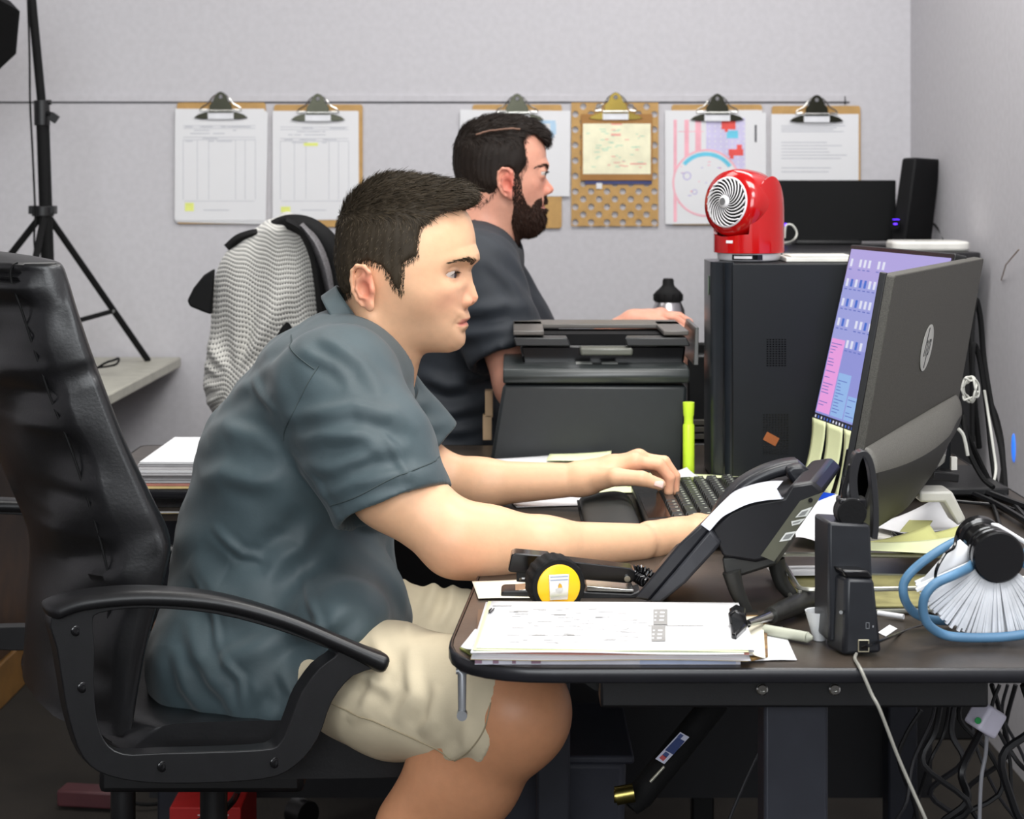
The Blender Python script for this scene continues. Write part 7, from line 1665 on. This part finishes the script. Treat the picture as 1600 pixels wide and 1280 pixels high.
# ---- cables behind the monitors
def cable(label, pts, r=.0034, m=BLKM, sub=7): mb = MB(); mb.tube(pts, r, 7, sub=sub); return tag(mb.build('cable', m), label, 'cable')
CG = M('cable_gloss', (20, 20, 22), .35)
cable('tall black cable loop rising behind the emblem monitor', [P(1530, 700, 2.9), P(1520, 600, 2.88), P(1518, 520, 2.9), P(1524, 468, 2.92), P(1532, 500, 2.93), P(1537, 560, 2.93), P(1550, 640, 2.9), P(1564, 700, 2.86), P(1570, 760, 2.80), P(1572, 830, 2.75)], .0048)
cable('inner black cable loop close behind the emblem monitor', [P(1519, 690, 2.85), P(1519, 600, 2.86), P(1521, 540, 2.87), P(1530, 560, 2.88), P(1542, 640, 2.87), P(1548, 700, 2.84), P(1556, 760, 2.76)], .0042)
cable('black cable sagging to the right of the white cable tie', [P(1500, 640, 2.7), P(1512, 680, 2.7), P(1530, 720, 2.72), P(1548, 760, 2.72), P(1560, 820, 2.7)], .0045)
cable('black cable beside the wall ending under the desk edge', [P(1540, 610, 2.95), P(1560, 660, 2.95), P(1568, 720, 2.9), P(1560, 780, 2.85)], .0036)
cable('thin black cable hanging left of the white cable', [P(1506, 650, 2.66), P(1512, 700, 2.62), P(1534, 745, 2.6), P(1552, 762, 2.58)], .004)
cable('slim white cable running down beside the black ones', [P(1538, 610, 2.8), P(1543, 640, 2.8), P(1552, 700, 2.78), P(1556, 735, 2.76), P(1550, 762, 2.7)], .0022, M('cable_white', (210, 210, 202), .5))
cable('short white cable arcing out of the emblem monitor', [P(1497, 670, 2.6), P(1505, 680, 2.6), P(1510, 700, 2.6), P(1512, 712, 2.6)], .0028, M('cable_white', (210, 210, 202), .5))
pts = []
for k in range(40): a = k*.62; pts.append(P(1516+11*math.cos(a)+3*math.sin(k), 608+17*math.sin(a*1.0)+4*math.cos(k*2.1), 2.62+.01*math.sin(k)))
cable('tangled white twist of wire hanging behind the emblem monitor', pts, .0016, M('cable_white', (210, 210, 202), .5), 5)
for k, (lb, q, r_) in enumerate([('thick black plug cable crossing the desk to the right edge', [(1465, 742), (1500, 752), (1545, 772), (1610, 796)], .0062), ('black cable lowest of those crossing to the right edge', [(1472, 752), (1510, 768), (1560, 790), (1620, 826)], .005),
        ('black cable uppermost of those crossing to the right edge', [(1480, 738), (1530, 752), (1570, 775), (1605, 812)], .004), ('thin dark wire lying flat behind the white stand arm', [(1478, 782), (1510, 785), (1560, 790), (1600, 800)], .0024), ('thin black cord curving down behind the brush drum', [(1545, 772), (1556, 800), (1562, 820), (1570, 838)], .003)]):
    cable(lb, [G(x, y, .745+r_) for x, y in q], r_, CG)
t = thing('plug', 'small black video plug pushed into the emblem monitor', 'plug', tuple(P(1470, 745, 2.35))); mb = MB(); mb.box(P(1474, 744, 2.42), (.04, .016, .012), rot=(0, .15, .3)); mb.build('body', BLK, t, world=True, bevel=.002); mb = MB(); mb.box(P(1490, 724, 2.5), (.008, .008, .018)); mb.build('connector', M('white_plastic', (224, 222, 214), .4), t, world=True)
# glowing disc standing in for a spot of blue light on the right wall
t = thing('wall_light_spot', 'small spot of blue light on the right wall, shaped as a glowing disc', 'lamp', (XR-.004, 3.69, .66))
mb = MB(); T = Matrix.Translation((XR-.001, 3.69, CZ-410*3.69/F)) @ Matrix.Rotation(-math.pi/2, 4, 'Y') @ Matrix.Diagonal((.030, .012, .003, 1)); mb.lathe([(.0001, 0), (1, 0), (.9, .6), (.0001, 1)], T, 24); mb.build('lens', M('blue_light_spot', (60, 130, 255), .3, emit=.6), t, world=True)

# ---- below the desk
t = thing('waste_bin', 'slate grey waste bin under the desk beside the bare knee', 'bin', (.12, 2.6, 0))
mb = MB(); D = 2.62; T = Matrix.Translation((.06, D, 0)); vs = [T @ Vector(v) for v in ((-.10, -.09, .002), (.09, -.09, .002), (.09, .09, .002), (-.10, .09, .002), (-.13, -.12, .40), (.10, -.12, .40), (.10, .12, .40), (-.13, .12, .40))]; mb.hexa(vs); mb.build('bucket', M('bin_grey', (50, 52, 62), .6), t, world=True, bevel=.01)
mb = MB(); mb.box((.045, D, .405), (.25, .26, .012)); mb.build('rim', M('bin_grey', (50, 52, 62), .6), t, world=True, bevel=.004)
t = thing('spray_tube', 'black tube with a white and blue flag label leaning under the desk', 'tube', tuple(P(1000, 1260, 2.2)))
a, b = P(985, 1262, 2.2), P(1120, 1095, 2.25); mb = MB(); mb.tube([a, a.lerp(b, .1), b], [.012, .017, .017], 20); mb.build('barrel', BLKM, t, world=True)
ax_ = (b-a).normalized(); sd = ax_.cross(Vector((0, 1, 0))).normalized(); mid = lambda q: P(*q, 2.2)+Vector((0, -.018, 0))
def lq(q, m, nm, y=0): mb = MB(); mb.add([P(*s_, 2.18)+Vector((0, y, 0)) for s_ in q], [(0, 1, 2, 3)]); mb.build(nm, m, t, world=True, solid=.0005, smooth=0)
lq([(1024, 1186), (1063, 1144), (1077, 1152), (1038, 1194)], M('flag_white', (206, 208, 226), .5), 'label'); lq([(1039, 1172), (1058, 1152), (1070, 1158), (1052, 1179)], M('flag_blue', (42, 60, 112), .5), 'blue_field', -.001)
lq([(1035, 1179), (1040, 1174), (1046, 1178), (1041, 1184)], M('flag_navy', (60, 76, 130), .5), 'canton', -.0012); lq([(1030, 1184), (1035, 1179), (1042, 1183), (1036, 1189)], M('flag_red', (190, 80, 84), .5), 'stripes', -.0012); lq([(1058, 1151), (1063, 1146), (1068, 1149), (1062, 1155)], M('flag_navy', (60, 76, 130), .5), 'lettering', -.0014)
mb = MB(); mb.cyl(P(1016, 1222, 2.18), P(1038, 1198, 2.18), .0018); mb.build('steel_rod', M('bright_steel', (236, 236, 220), .2, .8), t, world=True)
mb = MB(); q = P(962, 1244, 2.16); mb.cyl(q, q+Vector((.022, 0, .004)), .011, n=24); mb.cyl(q+Vector((-.002, 0, 0)), q+Vector((.003, 0, 0)), .008, n=24); mb.build('brass_fitting', M('brass', (150, 138, 80), .3, 1), t, world=True)
t = thing('power_adapter', 'white plug adapter with a green dot hanging among cables under the desk', 'adapter', tuple(P(1540, 1125, 1.98)))
mb = MB(); mb.box(P(1540, 1123, 1.98), (.030, .028, .030), rot=(.15, .55, .5)); mb.build('block', M('adapter_white', (208, 204, 220), .5), t, world=True, bevel=.004, seg=3)
mb = MB(); p = P(1528, 1126, 1.957); mb.cyl(p, p+Vector((0, -.001, 0)), .0036, n=20); mb.build('green_dot', M('green_dot', (20, 140, 70), .5), t, world=True)
rc_ = random.Random(9)
GC = 'loose cables hanging under the desk'
ORD = ['first', 'second', 'third', 'fourth', 'fifth', 'sixth', 'seventh', 'eighth', 'ninth', 'tenth', 'eleventh', 'twelfth']
for k in range(12):
    x = 1462+k*12.5; D = rc_.uniform(1.95, 2.7); pts = [P(x, 1070, D)]
    for j in range(1, 6): pts.append(P(x+rc_.uniform(-30, 30)*(j*.6), 1070+j*60+rc_.uniform(-15, 15), D+rc_.uniform(-.02, .02)))
    mb = MB(); mb.tube(pts, rc_.choice([.0025, .0035, .0045]), 6, sub=5); tag(mb.build('cable', M('cable_dark', (20, 20, 23), .5) if k % 3 else M('cable_grey', (46, 46, 50), .5)), ORD[k]+' from the left of the dark cables hanging under the right desk end', 'cable', GC)
cable('pale grey lead dropping from the white adapter', [P(1542, 1148, 1.99), P(1540, 1180, 2.0), P(1533, 1220, 2.0), P(1530, 1300, 2.0)], .0022, M('lead_grey', (150, 150, 156), .5))
cable('loose dark loop of cable in the middle under the desk', [P(1440, 1110, 2.4), P(1415, 1150, 2.4), P(1405, 1190, 2.4), P(1430, 1260, 2.4), P(1440, 1330, 2.4)], .003, M('cable_dark', (20, 20, 23), .5))
cable('thin cable running left behind the desk column', [P(1186, 1175, 2.3), P(1165, 1220, 2.3), P(1140, 1280, 2.3), P(1120, 1340, 2.3)], .0022, M('cable_grey', (46, 46, 50), .5))
t = thing('carton', 'red carton with white print on the floor behind the chair', 'box', (-.50, 3.0, 0))
mb = MB(); z1 = P(0, 1258, 2.9).z; mb.box((-.495, 2.98, z1/2), (.115, .18, z1-.002)); mb.build('box', M('red_card', (176, 24, 22), .55), t, world=True, bevel=.002)
mb = MB(); mb.box(P(330, 1266, 2.889), (.018, .0006, .004)); mb.box(P(331, 1263, 2.889), (.008, .0006, .005)); mb.box(P(333, 1274, 2.889), (.05, .0006, .002)); mb.build('printed_mark', M('mark_white', (220, 200, 200), .6), t, world=True)
t = thing('power_strip', 'dark maroon power strip lying on the floor at the lower left', 'power strip', tuple(P(125, 1250, 3.4)))
mb = MB(); mb.box((-.815, 3.47, .022), (.12, .05, .032), rot=(0, 0, -.15)); mb.build('body', M('maroon_plastic', (84, 44, 48), .5), t, world=True, bevel=.004)
mb = MB(); mb.tube([(-.76, 3.46, .02), (-.70, 3.45, .012), (-.62, 3.5, .01), (-.5, 3.6, .01)], .004, 6, sub=5); mb.build('lead', BLKM, t, world=True)
mb = MB(); mb.tube([P(372, 1235, 2.55), P(365, 1250, 2.6), P(345, 1272, 2.62), P(320, 1300, 2.65)], .005, 8, sub=5); tag(mb.build('cable', CG), 'black cable looping in front of the red carton', 'cable')
